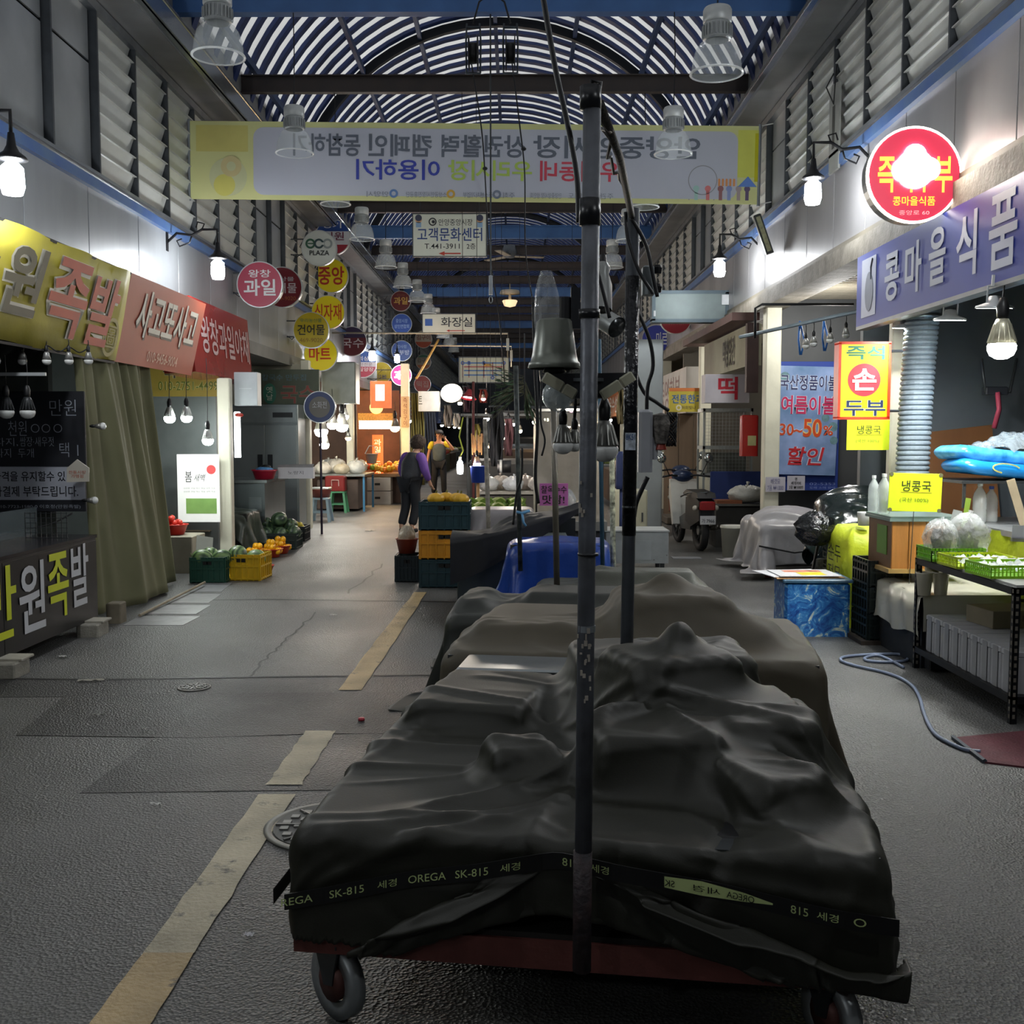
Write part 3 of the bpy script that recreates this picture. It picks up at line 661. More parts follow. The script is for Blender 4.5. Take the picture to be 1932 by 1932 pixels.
A = drape(80, 66, 2.3, 1.75, .75, .47, .8, [(.0, 1.5, .0, .95, .2, .50), (.45, 1.15, .4, .8, .50, .58, -.05), (.03, .22, .2, .8, .5, .56, 0)], [((1.2, .5, .52), (.15, .25, .12))], steps=75, iters=6, seed=12, slack=1.02)
A = folds(A, rand_folds(16, 12, (.015, .035), (.006, .018), (.2, .5), [(.5,.5),(.2,.3)])+rand_folds(12, 13, (.012, .03), (.004, .012), (.2, .4)))
cloth_obj('cover', A, tarp_g, c3, 1)
c4 = simple_cart('covered_cart', 'low cart under a grey green cover between the blue tarpaulin and white box', .12, 7.4, math.radians(-4), 1.25, .6, .46)
A = drape(60, 40, 1.9, 1.15, .62, .3, .7, [(.0, 1.25, .0, .6, .2, .47), (.4, 1.15, .15, .5, .47, .57, 0)], [], steps=60, iters=6, seed=15, slack=1.02)
A = folds(A, rand_folds(16, 15, (.015, .035), (.006, .018), (.2, .5), [(.5,.5)])+rand_folds(12, 16, (.012, .03), (.004, .012), (.2, .4)))
cloth_obj('cover', A, M('#3c3e35', .5, 0, .12, 2.5, .12, 120), c4, 1)
# blue tarpaulin box
t = thing('wrapped_cabinet', 'cabinet wrapped in a glossy royal blue tarpaulin', 'cabinet', (P(955, 1100, 8.3).x, 8.3, 0), math.radians(-5))
b = MB(); b.box(.03, .77, .03, .57, .02, .69); b.build('cabinet_body', steel_d, t)
A = drape(66, 56, 2.0, 1.8, .40, .3, 1.0, [(.0, .80, .0, .6, .0, .70)], [((.4, .3, .68), (.3, .2, .06))], steps=80, iters=6, seed=5, slack=1.02)
A = folds(A, rand_folds(16, 5, (.015, .035), (.006, .018), (.2, .5), [(.25,.3),(.75,.3)])+rand_folds(12, 6, (.012, .03), (.004, .012), (.2, .4)))
cloth_obj('tarpaulin', A, M('#1f4296', .28, 0, .15, 3, .1, 30), t, 1)
print('cloths', _t.time()-_t0)
# ================================================================ poles, lamps and cables over the carts
pole_m = M('#60646c', .45, .25, .3, 9, .15, 30, stain='#4a4c50')
px1, py1, px2, py2 = .159, 2.47, .395, 3.72
t = thing('stall_pole', 'tall dark steel pole clamped to the front of the nearest cart, flaking paint', 'pole', (px1, py1, 0))
b = MB(); b.tube([(0, 0, .50), (.006, 0, 1.4), (.012, 0, 2.33)], .0205, 16); b.build('pole', pole_m, t, True)
b = MB(); b.tube([(-.002, 0, .265), (-.001, 0, .56)], .0225, 16); b.build('sleeve', M('#3b2e2e', .6, .3, .4, 20, .4, 40, stain='#24262b'), t, True)
for z, h in ((1.82, .02), (2.03, .06), (1.27, .006), (2.29, .05)): b = MB(); b.cyl((.008, 0, z), (.008, 0, z+h), .0245, n=16); b.build('tape_band', M('#1b1d22', .35, .1, .2), t, True)
b = MB(); b.lathe([(.0215, 1.09), (.0215, 1.105)], 14, (.005, 0, 0)); b.build('tape_band', M('#8b9298', .4, .3, .3), t)
b = MB(); 
for k in range(26):
    a = -PI/2+rnd.uniform(-1.1, .6); z = rnd.choice([.93, 1.0, 1.04, .86, 1.07, 1.38, 1.42])+rnd.uniform(-.03, .03); r = .0212
    b.cbox((math.cos(a)*r+.003, math.sin(a)*r, z), (rnd.uniform(.003, .008), .003, rnd.uniform(.004, .014)))
o = b.build('paint_chip', M('#a39d93', .8, 0, .2), t); o['kind'] = 'stuff'
b = MB(); b.tube([(.012, 0, 2.33), (.01, -.01, 2.35), (.03, 0, 2.35), (.025, .01, 2.31)], .006, 5); b.build('wire_tie', black, t, True)
t = thing('stall_pole', 'second dark steel pole rising between the first two carts', 'pole', (px2, py2, 0))
b = MB(); b.tube([(-.01, 0, .30), (0, 0, 1.2), (.005, 0, 2.33)], .023, 16); b.build('pole', M('#484c52', .4, .25, .3, 9, .1, 30), t, True)
b = MB(); b.tube([(.0, 0, 1.2), (.005, 0, 2.1)], .0245, 16); b.build('tape_wrap', M('#15171c', .3, .1, .3, 20, .5, 30), t, True)
b = MB(); b.box(-.018, .018, -.0265, -.024, 1.50, 1.56); b.build('sticker', M('#aab4c0', .5, 0, .4, 60), t); 
text(t, '8K51', (-.016, .016, 1.535, 1.555), M('#2b4e7c'), .01, d=-.0275)
b = MB(); b.lathe([(.025, 1.298), (.025, 1.304)], 14); b.build('clamp_ring', steel, t)
t = thing('cross_bar', 'dark bar joining the tops of the two tall poles', 'bar', (px1+.012, py1, 2.33))
d = V((px2-px1-.01, py2-py1, 0)); b = MB(); b.tube([(.02, .03, -.02), d*.5+V((.01, 0, .012)), d+V((0, 0, -.03))], .012, 8); b.build('bar', M('#3a3632', .6, .3, .4, 30, .4, 50, stain='#1e2024'), t, True)
b = MB(); pts = [(.0, .0, .0)]+[tuple(d*k/14+V((rnd.uniform(-.02, .02), 0, rnd.uniform(-.02, .02)))) for k in range(1, 15)]; b.tube(pts, .005, 5); b.build('wire', black, t, True)
def pole(px, ytop, ybot, Y, r, label, m=pole_m, zb=None, lean=0, name='stall_pole'):
    a, c = P(px+lean, ytop, Y), P(px, ybot, Y); t = thing(name, label, 'pole', (c.x, Y, zb if zb is not None else max(0, c.z)))
    z0 = t.location.z; b = MB(); b.tube([(0, 0, 0), ((a.x-c.x)*.5, 0, (a.z-z0)*.5), (a.x-c.x, 0, a.z-z0)], r, 12); b.build('pole', m, t, True); return t
pole(1051, 745, 1086, 7.05, .021, 'slim grey metal pole standing in front of the blue tarpaulin', M('#6f6b62', .4, .5, .2), zb=.5, lean=-7)
pole(982, 690, 1000, 8.2, .019, 'slim dark pole left of the pink price card', M('#4f5552', .5, .4, .3, 20, stain='#23262a'), zb=.5, lean=-9)
pole(1138, 640, 1030, 8.0, .017, 'blue slotted angle post behind the tall pole', M('#35566b', .5, .3, .3), zb=.4, lean=-8)
pole(1158, 820, 1000, 8.6, .022, 'pole wrapped in flaking white tape', M('#c9cbb0', .7, 0, .6, 22, .4, 30, stain='#3d3e32'), zb=.4, lean=-4)
pole(926, 790, 990, 10.2, .022, 'pale weathered pole beside the vegetable stall', M('#8b857a', .7, 0, .4, 20), zb=0, lean=-11)
pole(893, 720, 900, 15, .02, 'rust red pole far down the middle row', M('#5a2d2c', .6, .2, .3), zb=0)
# ---- lamps on the poles
def bulb(loc, label, r=.03, lit_=None, ribs=True, name='light_bulb', cord=.1, group=None, base='#8d8d88', rot=None):
    t = thing(name, label, 'light bulb', loc, group=group)
    if rot: t.rotation_euler = rot
    b = MB(); b.lathe([(r*.5, r*.95), (r*.95, r*.05), (r, -.02*r), (r*.98, -.3*r), (r*.8, -.7*r), (r*.4, -.95*r), (0, -r)], 16); b.build('globe', lit_ or unlit, t, True)
    b = MB(); b.lathe([(r*.42, r*1.9), (r*.6, r*1.5), (r*.97, r*.12)], 16)
    if ribs:
        for k in range(14): b.T = Matrix.Rotation(2*PI*k/14, 4, 'Z'); b.add([(r*.6, -.002, r*1.6), (r*.6, .002, r*1.6), (r*1.03, -.002, r*.2), (r*1.03, .002, r*.2), (r*.5, 0, r*.6)], [(0, 1, 3, 2), (0, 2, 4), (1, 4, 3)])
        b.T = None
    b.build('heat_sink', M(base, .4, .6, .15), t, True)
    b = MB(); b.lathe([(r*.35, r*1.85), (r*.42, r*2.2), (r*.45, r*2.8), (r*.25, r*3.4), (0, r*3.5)], 10); b.build('socket', sock, t, True)
    if cord: b = MB(); b.tube([(0, 0, r*3.4), (r*.1, 0, r*3.4+cord*.5), (0, 0, r*3.4+cord)], .004, 5); b.build('cord', black, t, True)
    return t
bulb(P(1062, 838, 2.6), 'unlit ribbed bulb hanging left of the tall pole', .025, cord=.06)
bulb(P(1140, 845, 2.6), 'large unlit ribbed bulb hanging right of the tall pole', .035, cord=.04)
bulb(P(1084, 838, 2.62), 'unlit bulb almost hidden behind the tall pole', .019, cord=.08)
# flood lamp with conical shade and a plastic bag over it
p = P(1046, 648, 2.56)
t = thing('shade_lamp', 'grey enamel shade lamp left of the tall pole with a plastic bag on top', 'lamp', (p.x, 2.56, p.z)); t.scale = (.57,)*3
b = MB(); b.shell([(.065, .1), (.075, .09), (.092, -.04), (.1, -.075), (.106, -.08), (.112, -.1), (.106, -.105)], 28); b.lathe([(0, .104), (.065, .1)], 28); b.build('shade', M('#7c8077', .35, .3, .12, 6), t, True)
b = MB(); b.cyl((.045, 0, .1), (.045, 0, .19), .025, n=10); b.cyl((.03, 0, .13), (.10, 0, .13), .012); b.build('bracket', black, t)
b = MB(); b.box(.068, .108, -.02, .02, .06, .23); b.build('junction_box', M('#202328', .5, .2, .1), t)
b = MB(); b.lathe([(.035, -.09), (.05, -.12), (.03, -.13), (0, -.13)], 14); b.build('reflector', steel_d, t, True)
bag = MB(); A = []; rs = random.Random(2)
for i in range(15):
    v = i/14; row = []
    for k in range(19):
        a = 2*PI*k/18; r = (.048*math.sin(PI*min(1, .12+v*.62))+.006)*(1+.16*math.sin(a*5+v*3)+.07*math.sin(a*9)); row.append((-.035+r*math.cos(a)*.95, r*math.sin(a), .03+.27*(1-v)))
    A.append(row)
A = np.array(A); A[:, -1] = A[:, 0]; bag.grid(A); bag.build('plastic_bag', film('#e8eef0', .22, .12, .8, 14), t, True)
# cylindrical spot lamps
def spotcan(p, Y, sc, label, rot=(0, 0, 0)):
    t = thing('spot_lamp', label, 'lamp', p, rot=rot); s = sc
    b = MB(); b.shell([(.018*s, .17*s), (.027*s, .15*s), (.022*s, .13*s), (.035*s, .09*s), (.037*s, 0)], 20); b.build('housing', M('#9a9d9b', .35, .5, .12), t, True)
    b = MB(); b.lathe([(.035*s, .002), (.030*s, .03*s), (.012*s, .05*s), (0, .05*s)], 20); b.build('reflector', M('#5f6264', .25, .8, .1), t, True)
    b = MB(); b.lathe([(.01*s, .2*s), (.014*s, .17*s)], 10); b.build('socket', sock, t); return t
spotcan(P(1134, 585, 3.0), 3.0, .82, 'small cylindrical aluminium spot lamp right of the tall pole', (-.25, .05, 0))
spotcan(P(1164, 618, 3.2), 3.2, .9, 'clear plastic wrapped spot lamp beside the cylindrical one', (-.9, -.75, .2))
# two fluorescent battens in a V with a black hood
p = P(1110, 722, 2.52)
t = thing('batten_lamp', 'pair of yellowed batten lamps set in a V under a black hood', 'lamp', p); t.scale = (.59,)*3
b = MB(); b.prism([(-.185, .035), (.175, .04), (.10, .0), (.07, -.06), (-.06, -.06), (-.1, .0)], 0, .12, 'xz'); b.build('hood', M('#14161b', .5, .1, .2), t)
for s in (-1, 1):
    b = MB(); b.T = Matrix.Translation((s*.115, -.01, -.012)) @ Matrix.Rotation(s*-math.radians(33 if s > 0 else 30), 4, 'Y')
    b.bbox(-.075, .015, -.02, .02, -.021, .021, .006); b.bbox(.018, .075, -.02, .02, -.021, .021, .006); b.build('batten', M('#9b9a86', .5, 0, .15, 8), t)
b = MB(); b.box(-.06, -.02, -.01, 0, .005, .018); b.box(.02, .06, -.01, 0, .005, .018); b.build('metal_clip', steel, t)
b = MB(); b.ball((-.12, .06, -.05), .065, 16, 8); b.build('plastic_globe', film('#c8d2d2', .6), t, True)
# round mirror-like shade right
t = thing('box_lamp', 'grey box lamp fixed high on the second pole', 'lamp', P(1222, 530, 3.75)); b = MB(); b.bbox(-.02, .02, -.03, .03, -.05, .05, .006); b.build('case', M('#8c9496', .4, .3, .1), t)
b = MB(); b.lathe([(.012, 0), (.016, .02), (.012, .03)], 12, (.035, 0, .025)); b.lathe([(.012, 0), (.016, .02), (.012, .03)], 12, (.035, 0, -.04)); b.build('cable_gland', black, t)
# white enclosure, gang of plugs
t = thing('meter_box', 'tall white plastic tube box hanging right of the second pole', 'box', P(1217, 832, 3.85)); t.scale = (.84,)*3; b = MB(); b.bbox(-.03, .03, -.03, .03, -.135, .135, .012); b.build('case', M('#a9acb2', .4, 0, .08), t)
b = MB(); b.bbox(.032, .055, -.01, .02, -.08, .02, .006); b.build('side_tube', M('#b9bcc2', .4, 0, .08), t)
t = thing('socket_cluster', 'tangle of wrapped plugs and a grey socket at the end of a cable', 'socket', P(1247, 810, 3.85)); t.scale = (.86,)*3
b = MB(); b.lathe([(.0, .07), (.035, .06), (.042, .02), (.036, -.02), (.030, -.06), (.0, -.062)], 10); b.build('wrapped_plug', M('#6b6660', .8, 0, .5, 25, .8, 30, stain='#2c2a28'), t)
b = MB(); b.lathe([(.02, -.06), (.026, -.085), (0, -.09)], 10); b.build('red_end', M('#8a2c1c', .5, 0, .1), t)
b = MB()
for k in range(9):
    a = k*.7; b.tube([(.02+.02*math.cos(a+i*.9)*(1+.3*k/9)+.025, .02*math.sin(k+i), .07-.02*i) for i in range(8)], .004, 5)
b.build('cable_knot', black, t, True)
# loose cables
def cable(pts, r, label, name='cable', m=None, g=None):
    q = [V(p) for p in pts]; b = MB(); out = []
    for i in range(len(q)-1):
        p0, p1, p2, p3 = q[max(i-1, 0)], q[i], q[i+1], q[min(i+2, len(q)-1)]
        for k in range(6):
            f = k/6; out.append(.5*((2*p1)+(-p0+p2)*f+(2*p0-5*p1+4*p2-p3)*f*f+(-p0+3*p1-3*p2+p3)*f**3))
    out.append(q[-1]); b.tube(out, r, 6); o = b.build(name, m or black, None, True); tag(o, label, 'cable', g); return o
PP = lambda L, Y: [P(x, y, Y+k*.0) for k, (x, y) in enumerate(L)]
cable(PP([(1022, -20), (1048, 130), (1070, 230), (1088, 330), (1092, 420)], 2.6), .007, 'thick black cable falling from the roof to the tall pole')
cable(PP([(1190, 410), (1218, 460), (1232, 520), (1240, 560)], 3.7), .007, 'black cable looping from the second pole to the box lamp')
cable(PP([(1180, 400), (1184, 450), (1205, 510), (1228, 548), (1232, 555)], 3.68), .006, 'black cable hanging from the crossbar end')
cable(PP([(1120, 470), (1125, 500), (1140, 560), (1150, 600)], 2.6), .005, 'cable running down the right side of the tall pole')
cable(PP([(1180, 590), (1196, 690), (1215, 740), (1240, 760), (1262, 775)], 3.9), .007, 'thick twisted cable reaching the plug cluster from the left')
cable(PP([(1202, 585), (1225, 640), (1232, 690), (1222, 730), (1220, 778)], 3.85), .007, 'black cable dropping to the tall white tube box')
cable(PP([(1222, 900), (1210, 925), (1200, 950), (1196, 975)], 3.85), .009, 'black cable end hanging under the white tube box')
cable(PP([(1006, 570), (1010, 700), (1014, 800), (1010, 900), (1016, 950)], 6.0), .010, 'bundle of black cables hanging left of the pink card')
cable(PP([(1018, 560), (1022, 700), (1020, 790), (1028, 830), (1022, 860)], 6.1), .006, 'thin black cable bowed out beside the cable bundle')
cable(PP([(985, 845), (984, 900), (975, 930), (968, 990)], 7.6), .009, 'black cable curling down the slim dark pole')
for i, (x, xe) in enumerate(((902, 932), (975, 1000))):
    cable([P(x-14+i*4, 110, 12), P(x+6+i*0, 240, 12), P(x+13-i*0+i*2, 330, 12), P(xe-8, 480, 12.5), P(xe+10, 600, 13), P(xe+20, 720, 14)], .008, ('left' if i == 0 else 'right')+' long black power cable dropping from the roof reel')
    t = thing('cable_weight', ('left' if i == 0 else 'right')+' small black knot on a long power cable', 'knot', P(x+13+i*0, 318 if i == 0 else 281, 12)); b = MB(); b.ball((0, 0, 0), .03, 8, 6, (1, 1, .7)); b.build('knot', black, t, True)
t = thing('pull_switch', 'white hanging pull switch on a metal rod', 'switch', P(926, 560, 11.17)); b = MB(); b.tube([(0, 0, 2.9), (0, 0, .22)], .009, 6); b.build('rod', steel_d, t); b = MB(); b.bbox(-.02, .02, -.015, .015, .02, .22, .005); b.build('switch_case', M('#9ba0a4', .4, 0, .1), t); b = MB(); b.tube([(.018*math.cos(a), 0, -.03+.035*math.sin(a)) for a in np.linspace(0, 2*PI, 12)], .004, 5, True); b.build('pull_ring', steel, t)
# roof reels on the blue beam
for i, x in enumerate((893, 963)):
    p = P(x, 100, 11.0); t = thing('cable_reel', ('left' if i == 0 else 'right')+' black cable reel in a bracket under the blue roof beam', 'cable reel', p)
    b = MB(); b.lathe([(.03, -.05), (.17, -.05), (.17, -.04), (.1, -.035), (.1, .035), (.17, .04), (.17, .05), (.03, .05)], 24, (0, 0, 0), 'x'); b.build('drum', M('#121317', .5, .2, .2), t, True)
    b = MB(); 
    for s in (-1, 1): b.tube([(s*.065, 0, .29), (s*.075, 0, .1), (s*.07, 0, -.2)], .01, 5)
    b.tube([(-.075, 0, -.2), (.075, 0, -.2)], .012, 5); b.tube([(-.07, 0, .25), (.07, 0, .25)], .014, 5); b.build('bracket', M('#3f464c', .5, .5, .2), t, True)
    b = MB(); b.tube([(0, 0, .29), ((.06 if i == 0 else -.06), 0, .5), ((.14 if i == 0 else -.14), 0, .56)], .01, 6); b.build('cable', black, t, True)
# ================================================================ signs and banners
white_m = M('#d8dadd', .5, 0, .05, 3)
def col(h, e=0): return M(h, .45, 0, .05, 3) if not e else M(h, .45, 0, 0, emit=e)
def sign_at(px0, py0, px1, py1, Y, name, label, cat, m, depth=.05, rz=0, frame=None, fw=.02, group=None):
    """upright board facing the camera, given the pixel rectangle of its face at depth Y"""
    a, c = P(px0, py1, Y), P(px1, py0, Y); w_, h_ = c.x-a.x, c.z-a.z
    t = thing(name, label, cat, (a.x+w_/2, Y, a.z+h_/2), rz, group)
    b = MB(); b.bbox(-w_/2, w_/2, 0, depth, -h_/2, h_/2, min(.006, depth/3)); b.build('board', m, t)
    if frame is not None:
        b = MB(); 
        for x0, x1, z0, z1 in ((-w_/2-fw/2, w_/2+fw/2, h_/2-fw/2, h_/2+fw/2), (-w_/2-fw/2, w_/2+fw/2, -h_/2-fw/2, -h_/2+fw/2), (-w_/2-fw/2, -w_/2+fw/2, -h_/2, h_/2), (w_/2-fw/2, w_/2+fw/2, -h_/2, h_/2)): b.box(x0, x1, -.008, depth+.004, z0, z1)
        b.build('frame', frame, t)
    return t, w_/2, h_/2
def tx(t, W, H, s, u0, u1, v0, v1, m, **k):      # u, v in -1..1 of the half sizes
    return text(t, s, (W*u0, W*u1, H*v0, H*v1), m, **k)
def quad(t, x0, x1, z0, z1, m, name='print', d=-.002): b = MB(); b.box(x0, x1, d, d+.0015, z0, z1); return b.build(name, m, t)
def disc(t, cx, cz, r, m, name='print', d=-.002, n=36, ring=0):
    b = MB(); b.lathe([(r*ring, 0), (r, 0), (r, .0012), (r*ring, .0012)], n, (cx, d, cz), 'y'); return b.build(name, m, t)
# ---- the mirrored banner across the lane
t, W, H = sign_at(358, 232, 1434, 381, 12.6, 'street_banner', 'wide yellow edged cloth banner across the lane, its lettering seen reversed', 'banner', M('#c9cb8e', .8, 0, .04, 1.5), depth=.012)
t.rotation_euler[1] = math.radians(.6)
def bn(x): return ((x-358)/(1434-358)*2-1)*W
def bz(y): return -((y-232)/(381-232)*2-1)*H
cb = M('#b4b8c4', .8, 0, .03, 1.5)
b = MB(); pl = []
for cx, cz, a0 in ((bn(480)+.12, bz(243)-.12, 90), (bn(480)+.12, bz(372)+.12, 180), (bn(1393)-.12, bz(372)+.12, 270), (bn(1393)-.12, bz(243)-.12, 0)):
    for k in range(6): a = math.radians(a0+k*18); pl.append((cx+.12*math.cos(a), cz+.12*math.sin(a)))
b.prism(pl, -.003, -.001); b.build('print', cb, t)
yl = M('#c6bf70', .8, 0, .04); quad(t, bn(372), bn(470), bz(290), bz(240), yl); disc(t, bn(432), bz(338), .22, M('#bfc398', .8, 0, .04), d=-.0035); disc(t, bn(425), bz(354), .125, M('#c9c468', .8, 0, .04), d=-.005); disc(t, bn(438), bz(318), .12, M('#c2b684', .8, 0, .04), d=-.006, ring=.45)
quad(t, bn(1393), bn(1432), bz(330), bz(240), M('#c9cc5e', .8, 0, .04))
quad(t, bn(1425), bn(1434), bz(338), bz(246), M('#b8b400', .7, 0, .04), d=-.004)
gr, bl, gn, rd = M('#5f6672', .8, 0, .03), M('#3a46a0', .8, 0, .03), M('#a9c25c', .8, 0, .03), M('#c04656', .8, 0, .03)
for s, x0, x1, m in (('동참하기', 555, 682, gr), ('캠페인', 697, 817, gr), ('상권활력', 835, 992, gr), ('안양중앙시장', 1008, 1322, gr)):
    text(t, s, (bn(x0), bn(x1), bz(297), bz(254)), m, .02, mirror=True, d=-.007)
for s, x0, x1, m in (('이용하기', 674, 832, bl), ('우리시장', 848, 1006, gn), ('우리동네', 1021, 1170, rd)):
    text(t, s, (bn(x0), bn(x1), bz(341), bz(302)), m, .02, mirror=True, d=-.007)
for s, x0, x1 in (('안양시', 694, 735), ('소상공인시장진흥공단', 768, 845), ('중소벤처기업부', 876, 932), ('주최', 952, 974), ('안양중앙시장 상인회', 1003, 1062), ('경기도', 1075, 1108), ('주관', 1135, 1160)):
    text(t, s, (bn(x0), bn(x1), bz(374), bz(363)), M('#7b808b', .8, 0, .02), .0, mirror=True, d=-.007)
for x, c in ((745, '#6080b0'), (853, '#c8a040'), (940, '#707a8a'), (1126, '#80a878')): disc(t, bn(x), bz(367), .05, col(c), d=-.006, ring=.5)
for x in (1303, 1350): quad(t, bn(x)-.005, bn(x)+.005, bz(374), bz(338), col('#8b8b90'))
disc(t, bn(1328), bz(336), .17, col('#8b8b90'), d=-.006, ring=.94)
for x, c in ((1316, '#9ac0b8'), (1338, '#c87070'), (1362, '#8a5a5a'), (1378, '#8090c0'), (1396, '#a09090'), (1412, '#5a4a6a')): disc(t, bn(x), bz(352), .035, col(c), d=-.006); quad(t, bn(x)-.02, bn(x)+.02, bz(374), bz(357), col(c), d=-.006)
for k in range(5): quad(t, bn(1357+k*7), bn(1361+k*7), bz(347), bz(333), col('#d08a50'), d=-.006)
b = MB(); b.prism([(bn(1394), bz(348)), (bn(1430), bz(348)), (bn(1413), bz(328))], -.007, -.005); b.build('print', col('#5a80c8'), t)
for s in (-1, 1): b = MB(); b.cyl((s*W, .006, -H-.02), (s*W, .006, H+.02), .02, n=8); b.build('end_batten', alu, t)
b = MB(); 
for s in (-1, 1): 
    for z in (-H, H): b.tube([(s*W, .006, z), (s*W+s*(.0 if s > 0 else .0)+s*.15, .0, z+.03)], .006, 5)
b.build('tie_rope', M('#c8c8c8', .7), t)
# ---- hanging boards over the lane
def hang(t, W, H, up):
    b = MB(); 
    for s in (-.8, .8): b.tube([(W*s, .02, H), (W*s, .02, H+up)], .005, 5)
    b.build('hanging_wire', steel_d, t)
t, W, H = sign_at(779, 403, 918, 484, 16.2, 'direction_sign', 'white board hung over the lane with blue lettering, phone number and red arrow', 'sign', M('#cfd2c6', .6, 0, .04, 2), .05, frame=alu_d, fw=.015); hang(t, W, H, 5.88-t.location.z-H)
tx(t, W, H, '안양중앙시장', -.30, .62, .44, .75, M('#22252c')); tx(t, W, H, '고객문화센터', -.88, .88, -.28, .34, M('#28407c'), bold=.01); tx(t, W, H, 'T.441-3911', -.68, .27, -.64, -.40, M('#2b2b2f'), bold=.005); tx(t, W, H, '2층', .46, .70, -.66, -.38, M('#2b2b2f'), bold=.005)
b = MB(); b.prism([(-W*.3, -H*.86), (-W*.14, -H*.76), (-W*.14, -H*.83), (W*.3, -H*.83), (W*.3, -H*.89), (-W*.14, -H*.89), (-W*.14, -H*.96)], -.005, -.001); b.build('arrow', M('#b03c2c'), t)
disc(t, -W*.46, H*.62, .06, col('#2a2c33'), ring=.7, d=-.004); disc(t, -W*.44, H*.62, .025, col('#2a2c33'), d=-.004)
for s in (-.84, .82): disc(t, W*s, H*.72, .05, col('#c9a07c'), d=-.003); disc(t, W*s, H*.80, .05, col('#3a3f55'), d=-.0045); quad(t, W*s-.04, W*s+.04, H*.36, H*.6, col('#8aa8c8'), d=-.003)
t, W, H = sign_at(797, 592, 897, 630, 25.9, 'direction_sign', 'narrow white restroom board with black lettering and red arrow', 'sign', M('#cfd2c6', .6, 0, .04, 2), .05, frame=alu_d, fw=.02); hang(t, W, H, 5.9-t.location.z-H)
tx(t, W, H, '화장실', -.30, .88, -.30, .66, M('#2a2d36'), bold=.01); quad(t, -W*.9, -W*.62, -H*.2, H*.5, col('#3b5fa8'))
b = MB(); b.prism([(-W*.1, -H*.68), (W*.02, -H*.56), (W*.02, -H*.64), (W*.6, -H*.64), (W*.6, -H*.72), (W*.02, -H*.72), (W*.02, -H*.8)], -.005, -.001); b.build('arrow', M('#b03c2c'), t)
t, W, H = sign_at(866, 674, 960, 722, 33.15, 'market_map', 'market map board with blue and red route lines over the far lane', 'sign', M('#c9cbb8', .6, 0, .04, 2), .05, frame=alu_d, fw=.03); hang(t, W, H, 5.9-t.location.z-H)
for z in (.55, .25, -.05, -.4): quad(t, -W*.8, W*.75, H*z-.02, H*z+.02, col('#3b6fb0' if z != .25 else '#b05c5c'))
for x in (-.85, -.6, 0, .35, .8):
    quad(t, W*x-.015, W*x+.015, -H*.6, H*.6, col('#a86a6a')); disc(t, W*x, H*(.55 if x != .35 else -.6), .06, col('#3b5fa8'), d=-.004, ring=.4)
quad(t, 0, W*.3, H*.28, H*.5, col('#d0953a'), d=-.004)
# ---- round projecting signs
ring_m = M('#c2c6c8', .3, .5, .1)
def round_sign(px, py, rpx, Y, label, base, texts=(), emit=0, bands=(), wall=-1, depth=.14, group='round projecting shop signs', arm=True, ring=None):
    c = P(px, py, Y); r = rpx/F*Y*.965
    t = thing('round_sign', label, 'sign', c, group=group)
    b = MB(); b.lathe([(0, 0), (r, 0), (r, depth), (0, depth)], 40, (0, 0, 0), 'y'); b.build('drum', M('#9ea2a4', .35, .5, .12), t)
    b = MB(); b.lathe([(r*.99, -.006), (r*1.035, -.006), (r*1.035, .02), (r*.99, .02)], 40, (0, 0, 0), 'y'); b.build('rim', ring or ring_m, t)
    fm = M(base, .4, 0, .04, 3) if not emit else M(base, .4, 0, .0, emit=emit)
    disc(t, 0, 0, r*.99, fm, 'face', -.003, 40)
    for (z0, z1, h) in bands:
        n = 16; pts = []
        for k in range(n+1): z = z0+(z1-z0)*k/n; pts.append((math.sqrt(max(0, .97-z*z))*r, z*r))
        pl = pts+[(-x, z) for x, z in reversed(pts)]; b = MB(); b.prism(pl, -.0055, -.0035); b.build('band', M(h, .4, 0, .04) if not emit else M(h, .4, 0, 0, emit=emit), t)
    for a in texts:
        s, x0, x1, z0, z1, h = a[:6]; bd = a[6] if len(a) > 6 else .012
        text(t, s, (x0*r, x1*r, z0*r, z1*r), h if not isinstance(h, str) else M(h, .5, 0, .02) if not emit else M(h, .5, 0, 0, emit=emit*1.2), bd, d=-.008)
    if arm:
        xw = (XL if wall < 0 else XR)-c.x; b = MB()
        for z in (r*.55, -r*.35): b.tube([(math.copysign(r*.8, xw), depth*.5, z), (xw, depth*.5, z)], .011, 6)
        b.build('bracket', alu_d, t)
        if abs(xw) > r: b = MB(); b.tube([(xw*.55, depth*.5, r*.55), (xw*.7, depth*.6, r*.1), (xw*.5, depth*.5, -r*.1), (xw*.8, depth*.5, -r*.5), (xw, depth*.5, -r*.3)], .007, 5); b.build('power_cable', black, t, True)
    return t
W_ = '#d9dadd'
round_sign(490, 537, 43, 14.3, 'pink round sign with white fruit shop lettering, largest of the round signs on the left', '#a83a52', [('왕창', -.5, .5, .32, .66, W_), ('과일', -.72, .72, -.5, .24, W_, .02)])
round_sign(532, 542, 38, 16.0, 'dark red round sign half hidden behind the pink one', '#6f1423', [('농산물', -.5, .62, .3, .52, '#b9b0b4'), ('건어물', -.75, .75, -.3, .22, '#c4b8bc'), ('469-9020', -.4, .7, -.66, -.46, '#a8653c', .0)])
t = round_sign(602, 468, 33, 18, 'white round sign with green ring letters above the yellow signs', '#c5cac4', [('PLAZA', -.56, .6, -.42, -.14, '#15171a', .02)])
r = 33/F*18*.965
